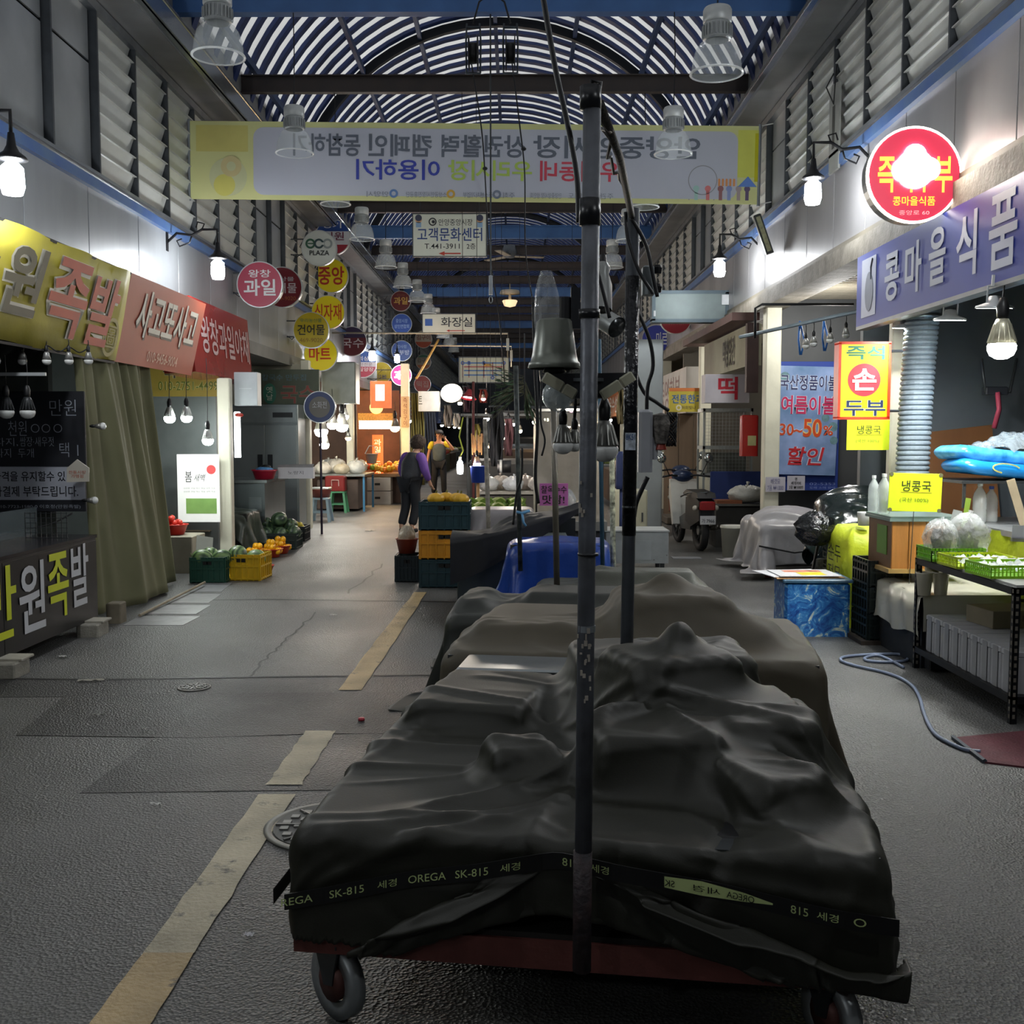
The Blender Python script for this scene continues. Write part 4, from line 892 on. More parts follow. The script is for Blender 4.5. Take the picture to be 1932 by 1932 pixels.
disc(t, -r*.5, r*.25, r*.29, col('#2f5a44'), 'logo_ring', -.008, ring=.6); quad(t, -r*.66, -r*.3, r*.22, r*.29, col('#2f5a44'), 'logo_bar', -.009); disc(t, 0, r*.25, r*.29, col('#30474a'), 'logo_ring', -.0085, ring=.6); quad(t, r*.13, r*.3, r*.18, r*.32, col('#c5cac4'), 'logo_bar', -.0095); disc(t, r*.5, r*.25, r*.29, col('#8b9494'), 'logo_ring', -.008, ring=.6)
round_sign(628, 447, 33, 20.2, 'blue and white round sign behind the white one', '#c5c8d0', [('경기', -.6, .5, .5, .85, W_), ('의원', -.55, .65, -.2, .28, '#6a2545')], bands=[(.32, .97, '#24468c'), (-.97, -.45, '#9a3040')])
round_sign(625, 520, 32, 20.5, 'yellow round sign with two big red letters under the white one', '#dccb1a', [('중앙', -.78, .78, -.55, .55, '#a52a1c', .02)])
round_sign(619, 589, 31.5, 19.6, 'yellow round sign with three red letters, second of the yellow column', '#dccb1a', [('식자재', -.82, .82, -.5, .5, '#b0341c', .01)])
round_sign(587, 623, 34, 17.6, 'mustard round sign with black dried fish lettering and phone number', '#b8a41e', [('우리농산물', -.62, .62, .44, .66, '#3d7a5c', .0), ('건어물', -.78, .78, -.28, .32, '#23261c', .015), ('469-9020', -.66, .66, -.68, -.44, '#8a6a20', .0)])
round_sign(605, 668, 32, 19.0, 'yellow round sign with two red letters, lowest of the yellow column', '#e6d51c', [('마트', -.7, .62, -.42, .42, '#c03a22', .02)])
round_sign(664, 644, 28, 23.5, 'dark maroon round sign with white noodle lettering', '#571220', [('국수', -.75, .8, -.45, .2, '#b9b3ba', .005)], bands=[(.25, .97, '#2a1c40')])
round_sign(685, 687, 25.5, 26, 'round tailor sign striped blue, white and red', '#c9cbd4', [('장의상실', -.8, .85, .25, .6, W_, .01), ('수선전문', -.6, .7, -.15, .1, '#6a4a60', .0), ('제일양장', -.75, .8, -.55, -.25, W_, .01)], bands=[(.15, .97, '#2d55a4'), (-.97, -.2, '#a0304a')])
round_sign(720, 703, 20, 29, 'dull yellow round sign beside the lit fruit sign', '#a89428', [('수예', -.5, .5, .0, .5, '#b9a850'), ('이불', -.5, .5, -.6, -.2, '#555566')])
round_sign(757, 708, 19.5, 27, 'lit pink and white round fruit sign', '#e01848', [('과일', -.7, .7, -.45, .45, '#ffffff', .03)], emit=2.6, ring=emat(3, (1, .75, .85)))
round_sign(756, 568, 19, 29, 'dark red round sign with golden fruit lettering', '#52171a', [('과일', -.7, .7, -.35, .4, '#b09048', .02), ('왕창과일', -.4, .4, .5, .7, '#7a4a34', .0)])
round_sign(758, 611, 19, 30.5, 'blue round sign of the merchants union', '#28468c', [('중앙시장', -.6, .6, .1, .5, '#8fa6cc', .0), ('상인연합회', -.75, .75, -.45, -.05, '#9ab0d4', .0)])
round_sign(758, 662, 19.5, 31.5, 'blue round study room sign below the union sign', '#34549c', [('참사랑', -.5, .5, .25, .6, '#9ab4dc', .0), ('공부방', -.75, .75, -.4, .1, '#c4d0e8', .01)])
round_sign(799, 640, 16.5, 37, 'white and orange round grilled seaweed sign, upper of two', '#b9aea0', [('김구이', -.8, .8, -.1, .5, '#7a2c24', .01)], bands=[(-.97, -.3, '#b05238')])
round_sign(799, 683, 14.5, 39, 'white and orange round grilled seaweed sign, lower of two', '#9c9488', [('김구이', -.8, .8, -.1, .5, '#4a4440', .01)], bands=[(-.97, -.4, '#b0683a'), (.6, .97, '#3a6a58')])
round_sign(797, 725, 16, 36, 'coral red round sign beneath the seaweed signs', '#b04038', [('떡집', -.7, .7, -.4, .4, '#c8a098', .01)])
t = round_sign(603, 768, 30, 16.6, 'blue round sign with a grey disc on its own thin post', '#1f3466', arm=False, group='signs')
r = 30/F*16.6; disc(t, 0, 0, r*.66, col('#6a6862'), 'face', -.006); text(t, '소화전', (-r*.45, r*.45, -.02, r*.35), M('#b9bcc2'), 0, d=-.009)
b = MB(); b.cyl((0, .05, -r), (0, .05, -(t.location.z)), .018, n=8); b.build('post', M('#2b2438', .5, .3, .1), t)
# right side round signs
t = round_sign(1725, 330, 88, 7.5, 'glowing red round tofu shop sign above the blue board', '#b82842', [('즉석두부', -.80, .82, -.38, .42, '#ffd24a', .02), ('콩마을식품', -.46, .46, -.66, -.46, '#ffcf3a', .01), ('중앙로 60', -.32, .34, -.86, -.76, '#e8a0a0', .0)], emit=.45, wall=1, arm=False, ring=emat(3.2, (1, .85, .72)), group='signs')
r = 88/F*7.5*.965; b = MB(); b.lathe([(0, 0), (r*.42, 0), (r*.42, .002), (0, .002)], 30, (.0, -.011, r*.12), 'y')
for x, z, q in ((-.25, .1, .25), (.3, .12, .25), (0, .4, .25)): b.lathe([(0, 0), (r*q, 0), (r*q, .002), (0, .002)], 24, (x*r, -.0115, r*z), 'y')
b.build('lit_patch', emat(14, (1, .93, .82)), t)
b = MB(); b.tube([(r, .07, r*.0), (XR-t.location.x+.0, .07, r*.0)], .012, 6); b.tube([(r*1.05, .07, r*.0), (r*1.05, .07, -r*.7)], .012, 6); b.tube([(r*.98, .07, -r*.45), (r*1.2, .07, -r*.5), (r*1.25, .07, -r*.8), (r*1.1, .07, -r*.9)], .01, 6); b.build('bracket', M('#2a2c34', .5, .4, .2), t, True)
round_sign(1275, 600, 30, 19, 'red round sign peeping out under the grey sign frame', '#8f2030', [('경일약품', -.85, .85, .0, .3, '#c0a860', .01), ('444-4451', -.5, .5, -.45, -.2, '#b06060', .0)], wall=1)
round_sign(1238, 640, 27, 22, 'violet blue round sign between the second pole and the white awning', '#3a44a0', [('미르', .0, .8, -.5, .5, W_, .01)], wall=1)
# ---- side wall boards
def wall_sign(side, ya, yb, ztop, zbot, X, name, label, m, depth=.06, cat='sign', lean=0, soft=False, zt2=None, zb2=None):
    """board on a side wall from depth ya to yb; local x runs left to right for a reader in the lane"""
    L = yb-ya; H = ztop-zbot; rz = PI/2 if side < 0 else -PI/2
    t = thing(name, label, cat, (X, (ya+yb)/2, (ztop+zbot)/2)); t.rotation_euler = Euler((lean, 0, rz))
    b = MB()
    if soft:
        n = 30; A = []
        for j, z in enumerate((-H/2, -H/4, 0, H/4, H/2)): A.append([(-L/2+L*i/n, .012*math.sin(i*1.7+j)*math.sin(i*.6), z+.008*math.sin(i*.9)) for i in range(n+1)])
        b.grid(np.array(A)); o = b.build('cloth', m, t, True); md = o.modifiers.new('t', 'SOLIDIFY'); md.thickness = .006; md.offset = 1
    else: b.box(-L/2, L/2, 0, depth, -H/2, H/2); b.build('board', m, t)
    return t, L/2, H/2
# yellow and orange awning signs, left
lean = math.radians(13)
yel = M('#b4a93c', .6, 0, .12, 3, .1, 12); org = M('#a8482c', .5, 0, .08, 2)
t, W, H = wall_sign(-1, 5.2, 9.5, 3.0, 2.2, -3.50, 'awning_sign', 'yellow cloth awning sign with big red lettering, over the dark stall', yel, soft=True, lean=lean)
def yt(t, s, y0, y1, v0, v1, m, W, H, yc, **k): return text(t, s, (y0-yc, y1-yc, v0*H, v1*H), m, **k)
redt = M('#b84428', .5, 0, .1); wl = M('#d2cfc0', .5, 0, .05)
yt(t, '족', 7.95, 8.65, -.72, .78, redt, W, H, 7.35, bold=.02, outline=wl, ow=.03, d=-.03, italic=.15); yt(t, '발', 8.70, 9.30, -.75, .72, redt, W, H, 7.35, bold=.02, outline=wl, ow=.03, d=-.03, italic=.15)
yt(t, '원', 7.25, 7.85, -.5, .75, M('#55533f', .5, 0, .1), W, H, 7.35, bold=.02, outline=wl, ow=.03, d=-.03, italic=.15); yt(t, '만', 6.4, 7.15, -.5, .75, M('#55533f', .5, 0, .1), W, H, 7.35, bold=.02, outline=wl, ow=.03, d=-.03, italic=.15)
disc(t, 9.27-7.35, -.2, .17, M('#9a9040', .5, 0, .05), 'stamp_mark', -.02, ring=.8); text(t, '圖', (9.15-7.35, 9.4-7.35, -.3, -.1), M('#9a9040', .5, 0, .05), 0, d=-.022)
b = MB(); b.box(-W, W, -.01, .55, -H-.02, -H); b.box(-W, W, 0, .5, H-.02, H); b.build('awning_frame', M('#2b2c2e', .6, .2, .2), t)
t, W, H = wall_sign(-1, 9.5, 11.75, 3.0, 2.2, -3.50, 'awning_sign', 'orange awning sign with white lettering and phone number, beside the yellow one', org, lean=lean)
text(t, '사고또사고', (-.82, .92, -.13, .31), M('#d6d2c6', .5, 0, .05), .015, italic=.12, d=-.010); text(t, '사고또사고', (-.79, .95, -.155, .29), M('#2a1a14', .5), .015, italic=.12, d=-.006, name='lettering_shadow')
text(t, '010-9456-9004', (-.35, .55, -.86*H, -.6*H), M('#d6a890', .5, 0, .05), .01, d=-.006)
b = MB(); b.box(-W, W, .06, .5, -H, -H+.02); b.box(W-.02, W, .06, .6, -H, H); b.build('awning_frame', M('#6a3a26', .6, .1, .2), t)
t, W, H = wall_sign(-1, 11.85, 14.4, 3.1, 2.26, -3.60, 'awning_sign', 'glossy red fruit shop board with pale lettering behind the orange awning', M('#8c2c28', .18, 0, .1, 3), depth=.35, lean=math.radians(-4))
text(t, '왕창과일야채', (-.95, 1.2, -.42*H, .6*H), M('#b9a0a0', .3, 0, .05), .015, d=-.006)
# black counter front sign is built with the counter; blue sign, right
t, W, H = wall_sign(1, 5.6, 9.42, 3.10, 2.50, 2.98, 'shop_sign', 'long blue shop board with white lettering over the tofu stall', M('#35449a', .35, 0, .1, 1.2), depth=.1)
def bs(yl_, yr_, z0, z1): yc = (5.6+9.42)/2; return (yc-yl_, yc-yr_, z0-2.80, z1-2.80)
lav = M('#b9bfd0', .45, 0, .04)
for s, y0, y1, z0, z1 in (('콩', 8.70, 8.38, 2.62, 3.0), ('마', 8.25, 7.92, 2.62, 3.0), ('을', 7.78, 7.48, 2.62, 3.02), ('식', 7.30, 6.98, 2.6, 3.02), ('품', 6.80, 6.42, 2.58, 3.04)):
    text(t, s, bs(y0, y1, z0, z1), lav, .02, d=-.006)
q = bs(9.28, 8.92, 2.56, 3.05); b = MB(); b.bbox(q[0], q[1], -.004, -.001, q[2], q[3], .0005); b.build('print', lav, t)
b = MB(); cx, cz = (q[0]+q[1])/2+.02, q[2]+.2
b.prism([(cx+.1*math.cos(a), cz+(.17 if math.sin(a) > 0 else .16)*math.sin(a)) for a in np.linspace(0, 2*PI, 20)[:-1]], -.008, -.005); b.build('pot_print', M('#7b8290', .5), t)
b = MB(); b.tube([(cx+.05, -.006, cz+.1), (cx+.04, -.006, cz+.2), (cx+.08, -.006, cz+.27)], .008, 5); b.build('pot_handle_print', M('#4a5060', .5), t)
b = MB(); b.box(-W, W, .0, .1, -H-.03, -H); b.build('lower_rail', M('#8d9194', .4, .6, .1), t)
# ---- yellow lit box sign, right
t, W, H = sign_at(1582, 647, 1679, 789, 9.0, 'box_sign', 'lit yellow box sign with a red disc, hand made tofu', 'sign', M('#c4b40a', .4, 0, 0, emit=.22), .12, frame=M('#c0391a', .4, 0, .05, emit=.1), fw=.022)
tx(t, W, H, '즉석', -.74, .80, .56, .93, M('#1c6a50', .4, 0, 0, emit=.05), bold=.02); disc(t, .0, H*.02, W*.66, M('#cc2430', .4, 0, 0, emit=.15), 'print'); tx(t, W, H, '손', -.48, .48, -.26, .32, M('#ffffff', .4, 0, 0, emit=.25), bold=.025, d=-.007)
tx(t, W, H, '두부', -.8, .88, -.94, -.52, M('#1c2a50', .4, 0, 0, emit=.05), bold=.015, outline=M('#e8ecd8', .4, 0, 0, emit=.15), ow=.015)
b = MB(); b.tube([(W, .06, H*.8), (W+.16, .06, H*.8)], .012, 6); b.tube([(W, .06, -H*.8), (W+.16, .06, -H*.8)], .012, 6); b.build('bracket', alu_d, t)
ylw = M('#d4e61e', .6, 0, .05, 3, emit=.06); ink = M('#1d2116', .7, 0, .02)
def yellow_card(px0, py0, px1, py1, Y, label, ul=True, ry=0):
    t, W, H = sign_at(px0, py0, px1, py1, Y, 'price_card', label, 'price card', ylw, .006); t.rotation_euler[1] = ry
    tx(t, W, H, '냉콩국', -.52, .58, .05, .62, ink, bold=.0); quad(t, -W*.55, W*.62, -.02*H, .01*H, M('#a8902a'), 'underline'); tx(t, W, H, '(국산 100%)', -.58, .5, -.55, -.28, M('#5a7a20'), bold=0); return t, W, H
yellow_card(1597, 792, 1679, 849, 8.98, 'neon yellow hand written card hanging under the box sign')
# ---- blue cloth banner, right
t, W, H = sign_at(1447, 682, 1586, 925, 13.3, 'cloth_banner', 'blue backing cloth behind the summer bedding banner', 'banner', M('#223c8c', .7, 0, .15, 2), .02)
for x, s_, h in ((.42, '02-5353', -.90), (.45, '도매 소매 판매', -.96)): text(t, s_, (W*.2, W*.92, H*(h-.02), H*(h+.02)), M('#8090c8'), 0)
t, W, H = sign_at(1461, 691, 1583, 896, 13.24, 'cloth_banner', 'sky printed summer bedding sale banner with navy, pink and orange lettering', 'banner', M('#7e90b8', .6, 0, .35, 2.2, stain='#44688c'), .012)
t.rotation_euler[1] = math.radians(1.5)
lb = M('#c8cfe0'); 
tx(t, W, H, '국산정품이불', -.9, .92, .56, .84, M('#1c2350'), bold=.015, outline=lb, ow=.03); tx(t, W, H, '여름이불', -.84, .9, .12, .46, M('#b01c50'), bold=.02, outline=lb, ow=.03); tx(t, W, H, '30~', -.85, -.12, -.28, -.06, M('#c04414'), bold=.02, outline=lb, ow=.03); tx(t, W, H, '50', -.1, .5, -.30, .04, M('#c04414'), bold=.02, outline=M('#d8c070'), ow=.03); tx(t, W, H, '%', .54, .86, -.26, -.08, M('#c04414'), bold=.02, outline=lb, ow=.03)
tx(t, W, H, '할인', -.55, .62, -.82, -.48, M('#b8202c'), bold=.02, outline=lb, ow=.03, italic=.2)
for x, z, r in ((-.75, .8, .06), (.85, -.1, .06), (.6, .06, .05), (.9, -.35, .05)): disc(t, W*x, H*z, r, M('#5f8088', .7, 0, .3, 20), 'leaf_print', -.0015, 12)
for x0, y0, x1, y1, s_, lb_ in ((1444, 900, 1482, 928, '베갯모\n7음 ₩1000', 'pale hand lettered paper taped under the bedding banner'), (1485, 898, 1519, 925, '면\n베개커버\n2장 ₩10000', 'white paper with thick black brush lettering under the bedding banner')):
    t, W, H = sign_at(x0, y0, x1, y1, 13.15, 'price_card', lb_, 'price card', M('#b9b6c0', .7, 0, .05), .004); tx(t, W, H, s_, -.8, .8, -.8, .8, ink if 'thick' in lb_ else M('#6a6a90'), bold=.01 if 'thick' in lb_ else 0)
# ---- other right side boards
t, W, H = sign_at(1330, 706, 1415, 760, 14.9, 'shop_sign', 'white board with one large red rice cake letter', 'sign', M('#b9b4ba', .5, 0, .06), .3); tx(t, W, H, '떡', -.42, .46, -.78, .82, M('#b41830'), bold=.02)
t, W, H = wall_sign(1, 13.7, 17.0, 2.98, 2.45, 3.1, 'shop_sign', 'old ivory board with dark vertical letter strokes right of the white awnings', M('#8a8872', .6, 0, .2, 2), depth=.15); t.location.x = 2.98
text(t, '떡방앗간', (-.1, .75, -.2, .2), M('#2a2420', .6), .02, d=-.008)
b = MB(); b.prism([(-W-.6, H+.03), (-W-.6, H+.13), (W+.1, H+.13), (W+.1, H+.03)], -.25, .1); b.build('brown_canopy', M('#4a2c28', .6, 0, .2), t)
b = MB(); b.box(W-.02, W+.08, -.05, .1, -H-.35, H); b.build('side_post', M('#3a2422', .6, 0, .2), t)
t, W, H = wall_sign(1, 18.6, 22.8, 2.75, 1.95, 2.95, 'shop_sign', 'white awning board with faint tall lettering', M('#b4b0aa', .5, 0, .1, 2), depth=.3); text(t, '중앙한복', (-1.2, 1.4, -.3, .3), M('#8a6a68', .6), 0, d=-.006)
t, W, H = sign_at(1262, 732, 1330, 777, 18.0, 'shop_sign', 'yellow board with blue lettering for traditional sweets, orange top edge', 'sign', M('#b8a93a', .5, 0, .08), .06); tx(t, W, H, '전통한과', -.85, .92, -.3, .45, M('#2c5888'), bold=.015, outline=M('#b9c0b0'), ow=.02); quad(t, -W, W, H*.72, H, M('#c07038')); tx(t, W, H, '하회빛나', -.3, .5, -.8, -.5, M('#5a5538')); disc(t, -W*.45, -H*.65, .05, M('#d0cbb0'), ring=.5, d=-.004)
t, W, H = sign_at(1233, 551, 1372, 605, 15.6, 'empty_sign_frame', 'empty grey metal sign box projecting from the right wall', 'sign', M('#5f6b6b', .4, .3, .1), .2, frame=M('#3b4a52', .4, .4, .1), fw=.05)
b = MB(); b.box(-W, -W+.03, -.01, .0, -H*.7, -H*.3); b.box(W-.08, W+.02, -.03, 0, H*.1, H*.8); b.build('white_clip', M('#d8dde0'), t)
b = MB(); b.tube([(W, .1, H*.6), (2.95-t.location.x+.1, .1, H*.6)], .015, 6); b.build('bracket', alu_d, t)
t = thing('leaning_panel', 'narrow dark framed panel tilting out from the right wall', 'panel', P(1441, 441, 12.6)); t.rotation_euler = (0, math.radians(-20), 0)
b = MB(); b.bbox(-.045, .045, 0, .06, -.24, .24, .01); b.build('frame', M('#2c302c', .5, .3, .2), t); quad(t, -.025, .025, -.21, .21, M('#8b8a68', .6, 0, .4, 20), 'face')
# ---- left shop boards
t, W, H = sign_at(283, 688, 412, 748, 13.2, 'shop_sign', 'yellow fruit shop board with a phone number, under the red awning', 'sign', M('#9c8738', .5, 0, .1), .05); tx(t, W, H, '010-2751-4499', -.75, .98, -.62, -.05, M('#5a6410'), bold=.01, outline=M('#e0d8a0'), ow=.02); tx(t, W, H, '국', -.6, -.2, .15, .85, M('#3a3426'), bold=.02, outline=M('#d8d2b8'), ow=.03)
t, W, H = sign_at(480, 697, 602, 790, 17.5, 'shop_sign', 'dull green noodle shop board with faded red letters', 'sign', M('#4d5546', .5, 0, .25, 2), .06)
tx(t, W, H, '칼국수 만두집', -.75, .6, .55, .8, M('#56707a'), bold=.01); tx(t, W, H, '국수', -.18, .9, -.38, .35, M('#8a4a44'), bold=.01, outline=M('#70705e'), ow=.03); b = MB(); b.prism([(W*(-.52+.2*math.cos(a)), H*(.02+.42*math.sin(a))) for a in np.linspace(0, 2*PI, 24)[:-1]], -.006, -.002); b.build('oval_print', M('#2f6a58'), t); text(t, '옛\n날', (-W*.62, -W*.42, -H*.25, H*.3), M('#c0c4b4'), 0, d=-.009); tx(t, W, H, 'T. 449-9885', -.3, .75, -.8, -.6, M('#3a5a50'))
t, W, H = sign_at(442, 702, 485, 765, 13.0, 'control_box', 'blank white metal box fixed beside the cream post', 'box', M('#a9b0b4', .4, .2, .08), .2); quad(t, -W*.55, W*.5, -H*.0, H*.0+.006, M('#c4cacc'), 'latch')
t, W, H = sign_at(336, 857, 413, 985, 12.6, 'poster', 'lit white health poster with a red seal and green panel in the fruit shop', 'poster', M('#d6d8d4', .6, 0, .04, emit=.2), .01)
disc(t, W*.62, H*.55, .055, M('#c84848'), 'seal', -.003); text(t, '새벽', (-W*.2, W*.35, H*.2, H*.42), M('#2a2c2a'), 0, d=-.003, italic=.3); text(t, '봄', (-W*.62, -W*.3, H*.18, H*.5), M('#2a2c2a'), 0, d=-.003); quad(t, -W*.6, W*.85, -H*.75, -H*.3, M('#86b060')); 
for z in (.8, .0, -.1): text(t, '신선한 과일 채소 매일 새벽 직송', (-W*.7, W*.8, H*z-.01, H*z+.01), M('#8a8f88'), 0, d=-.003)
# ================================================================ left side stalls
# ---- dark stall with the pig's feet counter
cm = M('#1b1c1e', .4, .3, .2, 3)
t = thing('stall_counter', 'black stall counter with big yellow and white lettering on its front', 'counter', (-3.36, 3.5, 0))
yA, yB = 2.2-3.5, 8.4-3.5
b = MB(); b.box(-1.0, 0, yA, yB, .12, .74); b.build('body', cm, t)
b = MB()
for k in range(4): y = yA+k*(yB-yA)/4; b.box(-.001, .006, y+.004, y+(yB-yA)/4-.004, .1, .72)
b.build('front_panel', M('#232426', .35, .4, .2, 2), t)
b = MB(); b.box(-1.0, .01, yA, yB+.01, .74, .765); b.build('worktop', M('#4c4a4e', .25, .8, .2, 3), t)
b = MB(); b.box(-.5, -.46, yB-.9, yB, .765, .98); b.build('glass_guard', film('#7f8c90', .35, .1, .0), t)
Lm, Wm = M('#d2dc22', .5, 0, .04), M('#c9ccd2', .5, 0, .04)
lt = thing('counter_lettering', 'big yellow and white letters stuck on the black counter front', 'lettering', (-3.35, 3.5, 0)); lt.rotation_euler = (0, 0, PI/2)
for s_, y0, y1, z0, z1, m in (('만', 4.6, 5.35, .12, .66, Lm), ('원', 5.4, 6.15, .10, .64, Lm), ('만', 6.55, 7.02, .22, .70, Lm), ('원', 7.06, 7.45, .20, .68, Wm), ('족', 7.50, 7.85, .22, .70, Lm), ('발', 7.90, 8.22, .25, .72, Wm)):
    text(lt, s_, (y0-3.5, y1-3.5, z0, z1), m, .015, d=-.002)
for i, (x, y) in enumerate(((-3.32, 8.15), (-3.3, 6.75))):
    q = thing('paving_block', ('far' if i == 0 else 'near')+' pale concrete block under the black counter', 'block', (x, y, 0)); b = MB(); b.bbox(-.07, .1, -.1, .12, 0, .1, .01); b.build('block_body', M('#8d8a80', .8, 0, .2, 12, .3, 60), q)
    b = MB(); b.bbox(-.06, .11, -.02, .16, .1, .115, .004); b.build('wood_shim', M('#a09c90', .8, 0, .2), q)
# menu boards
t, W, H = sign_at(-160, 738, 158, 880, 8.75, 'menu_board', 'black menu board with chalk lettering above a white notice', 'menu board', M('#14171f', .6, 0, .1, 3), .03)
def mx_(px): return ((px+160)/318*2-1)*W
def mz(py): return -((py-738)/142*2-1)*H
ck_ = M('#9aa0ac', .7, 0, .1)
for s_, x0, x1, y0, y1 in (('만원', 94, 143, 784, 754), ('천원', 16, 50, 822, 794), ('쌈장·새우젓', 37, 100, 842, 824), ('콩파지,', -30, 33, 842, 826), ('택 1', 110, 145, 862, 835), ('양파지  두개', -25, 62, 863, 846), ('앞다리', -70, -5, 775, 752)):
    text(t, s_, (mx_(x0), mx_(x1), mz(y0), mz(y1)), ck_, -.012, d=-.003)
for x in (66, 86, 108): disc(t, mx_(x), mz(808), .035, ck_, 'chalk_print', -.003, 16, .85)
t, W, H = sign_at(-160, 880, 160, 965, 8.76, 'notice_board', 'white card payment notice with black lettering on a dark board', 'notice', M('#14171f', .6, 0, .1, 3), .03); 
def mz(py): return -((py-880)/85*2-1)*H
b = MB(); b.box(-W, W-.0, -.004, -.001, mz(943), mz(880)); b.build('paper', M('#a5a9b4', .6, 0, .04), t)
for s_, x0, x1, y0, y1 in (('가격을 유지할수 있', -12, 122, 908, 889), ('카결제 부탁드립니다.', -12, 145, 937, 917)): text(t, s_, (mx_(x0), mx_(x1), mz(y0), mz(y1)), M('#1b1d24'), .012, d=-.006)
text(t, '우체국 106-010-7723-1580-0 이호정(만원족발)', (mx_(-60), mx_(148), mz(960), mz(952)), ck_, -.005, d=-.003)
t = thing('house_tag', 'small white house shaped tag hanging at the board corner', 'tag', P(146, 890, 8.6)); b = MB(); b.prism([(-.09, -.085), (.09, -.08), (.095, .03), (.0, .10), (-.085, .03)], 0, .012); b.build('tag_body', M('#b9b4a8', .5, 0, .06), t); text(t, '전통시장\n가맹점', (-.07, .07, -.05, .01), M('#b05a48'), 0)
# bulbs on strings
for i, px in enumerate((42, 88, 130, 167, -8)):
    bulb(P(px, 680, 8.0+i*.1 if i < 4 else 7.8), '%s small unlit bulb strung below the yellow awning' % ['first', 'second', 'third', 'rightmost', 'leftmost'][i], .034, ribs=False, base='#9a9a98', cord=.04)
cable([P(-20, 640, 7.9), P(42, 648, 8.0), P(66, 662, 8.05), P(88, 652, 8.1), P(110, 664, 8.15), P(130, 655, 8.2), P(150, 665, 8.25), P(167, 656, 8.3)], .005, 'sagging wire carrying the small bulbs under the yellow awning')
for i, (px, py) in enumerate(((193, 804), (178, 944))):
    q = bulb(P(px, py, 8.6), ('upper' if i == 0 else 'lower')+' unlit bulb sticking out sideways beside the menu board', .03, ribs=False, cord=0, rot=(0, -PI/2, 0))
for i, px in enumerate((12, 52)):
    bulb(P(px, 776, 7.8), ('left' if i == 0 else 'right')+' dark ribbed bulb hanging in front of the menu board', .055, base='#3a3c3e', cord=.22)
t = thing('lamp_rail', 'short white rail carrying the two dark ribbed bulbs', 'rail', P(30, 706, 7.8)); b = MB(); b.box(-.6, .22, -.01, .01, -.012, .012); b.build('rail', M('#a9adb0', .4, .2, .1), t)
# things on the counter
t = thing('steel_grid_tray', 'stack of wire grids standing at the end of the black counter', 'wire rack', (-3.62, 8.1, .765)); b = MB()
for k in range(9): b.box(-.16+k*.04, -.155+k*.04, .0, .005, 0, .2)
for k in range(6): b.box(-.16, .17, .0, .005, k*.038, k*.038+.004)
b.build('wire_grid', steel_d, t)
cable([(-3.62, 8.6, .92), (-3.75, 8.45, .84), (-3.95, 8.2, .80), (-4.0, 8.1, .79)], .007, 'black cable trailing from the notice board onto the counter')
t = thing('tub', 'white tub with a red label at the left end of the counter', 'tub', (-4.05, 7.9, .765)); b = MB(); b.lathe([(.09, 0), (.1, .2), (.105, .2)], 18); b.build('tub_body', M('#b4b6b4', .4, 0, .05), t, True); b = MB(); b.box(-.03, .05, -.104, -.096, .04, .12); b.build('label', col('#a83828'), t)
b = MB()
# back of the dark stall
for i, (x0, x1, z0, z1, h) in enumerate(((-6.6, -5.2, .0, 1.5, '#2f3436'), (-5.1, -4.3, .0, 1.7, '#3c4144'))):
    q = thing('storage_cabinet', ('wide low' if i == 0 else 'tall narrow')+' dark cabinet at the back of the unlit stall', 'cabinet', (x0, 8.3, 0)); b = MB(); b.bbox(0, x1-x0, 0, .4, 0, z1, .01); b.build('cabinet_body', M(h, .4, .5, .2), q); b = MB(); b.box(.03, (x1-x0)/2-.01, -.015, 0, .05, z1-.05); b.build('door', M(h, .35, .5, .15), q); b = MB(); b.box((x1-x0)/2+.01, x1-x0-.03, -.015, 0, .05, z1-.05); b.build('door', M(h, .35, .5, .15), q)
# ---- olive curtain
cur = M('#6a6a4c', .75, 0, .12, 1.5, .05, 150); rs = np.random.RandomState(3)
top = [PX(150, 668, -3.66), PX(288, 682, -3.60)]; nU, nV = 150, 30; A = np.zeros((nV, nU, 3))
for i in range(nU):
    u = i/(nU-1); ya = 8.78+u*1.75; yb = 8.90+u*2.15
    for j in range(nV):
        v = j/(nV-1); z = 2.32*(1-v)+.03*v; w_ = v**.7
        f = math.sin(u*44+1.5*math.sin(u*9))*.022*(1-.45*v)+math.sin(u*19+2*v)*.03+math.sin(u*83)*.008*(1-v)
        bulge = .20*w_*math.sin(PI*min(1, u*1.15))**.8+.05*v
        A[j, i] = (-3.66+f+bulge, ya+(yb-ya)*v**1.3+.02*math.sin(u*30)*v, z)
b = MB(); b.grid(A); o = b.build('curtain', cur, None, True); md = o.modifiers.new('t', 'SOLIDIFY'); md.thickness = .004; tag(o, 'long olive cloth curtain closing the stall beside the black counter', 'curtain')
t = thing('curtain_pole', 'pale pole lying along the foot of the olive curtain', 'pole', (-3.22, 8.95, .02)); b = MB(); b.tube([(0, 0, 0), (.0, 1.9, .02)], .012, 6); b.build('pole', M('#8a7e68', .7, 0, .3), t)
t = thing('wooden_block', 'small wooden block at the near foot of the olive curtain', 'block', (-3.33, 8.72, 0)); b = MB(); b.bbox(-.06, .06, -.07, .07, 0, .17, .008); b.build('block_body', M('#776f5e', .8, 0, .2, 10), t)
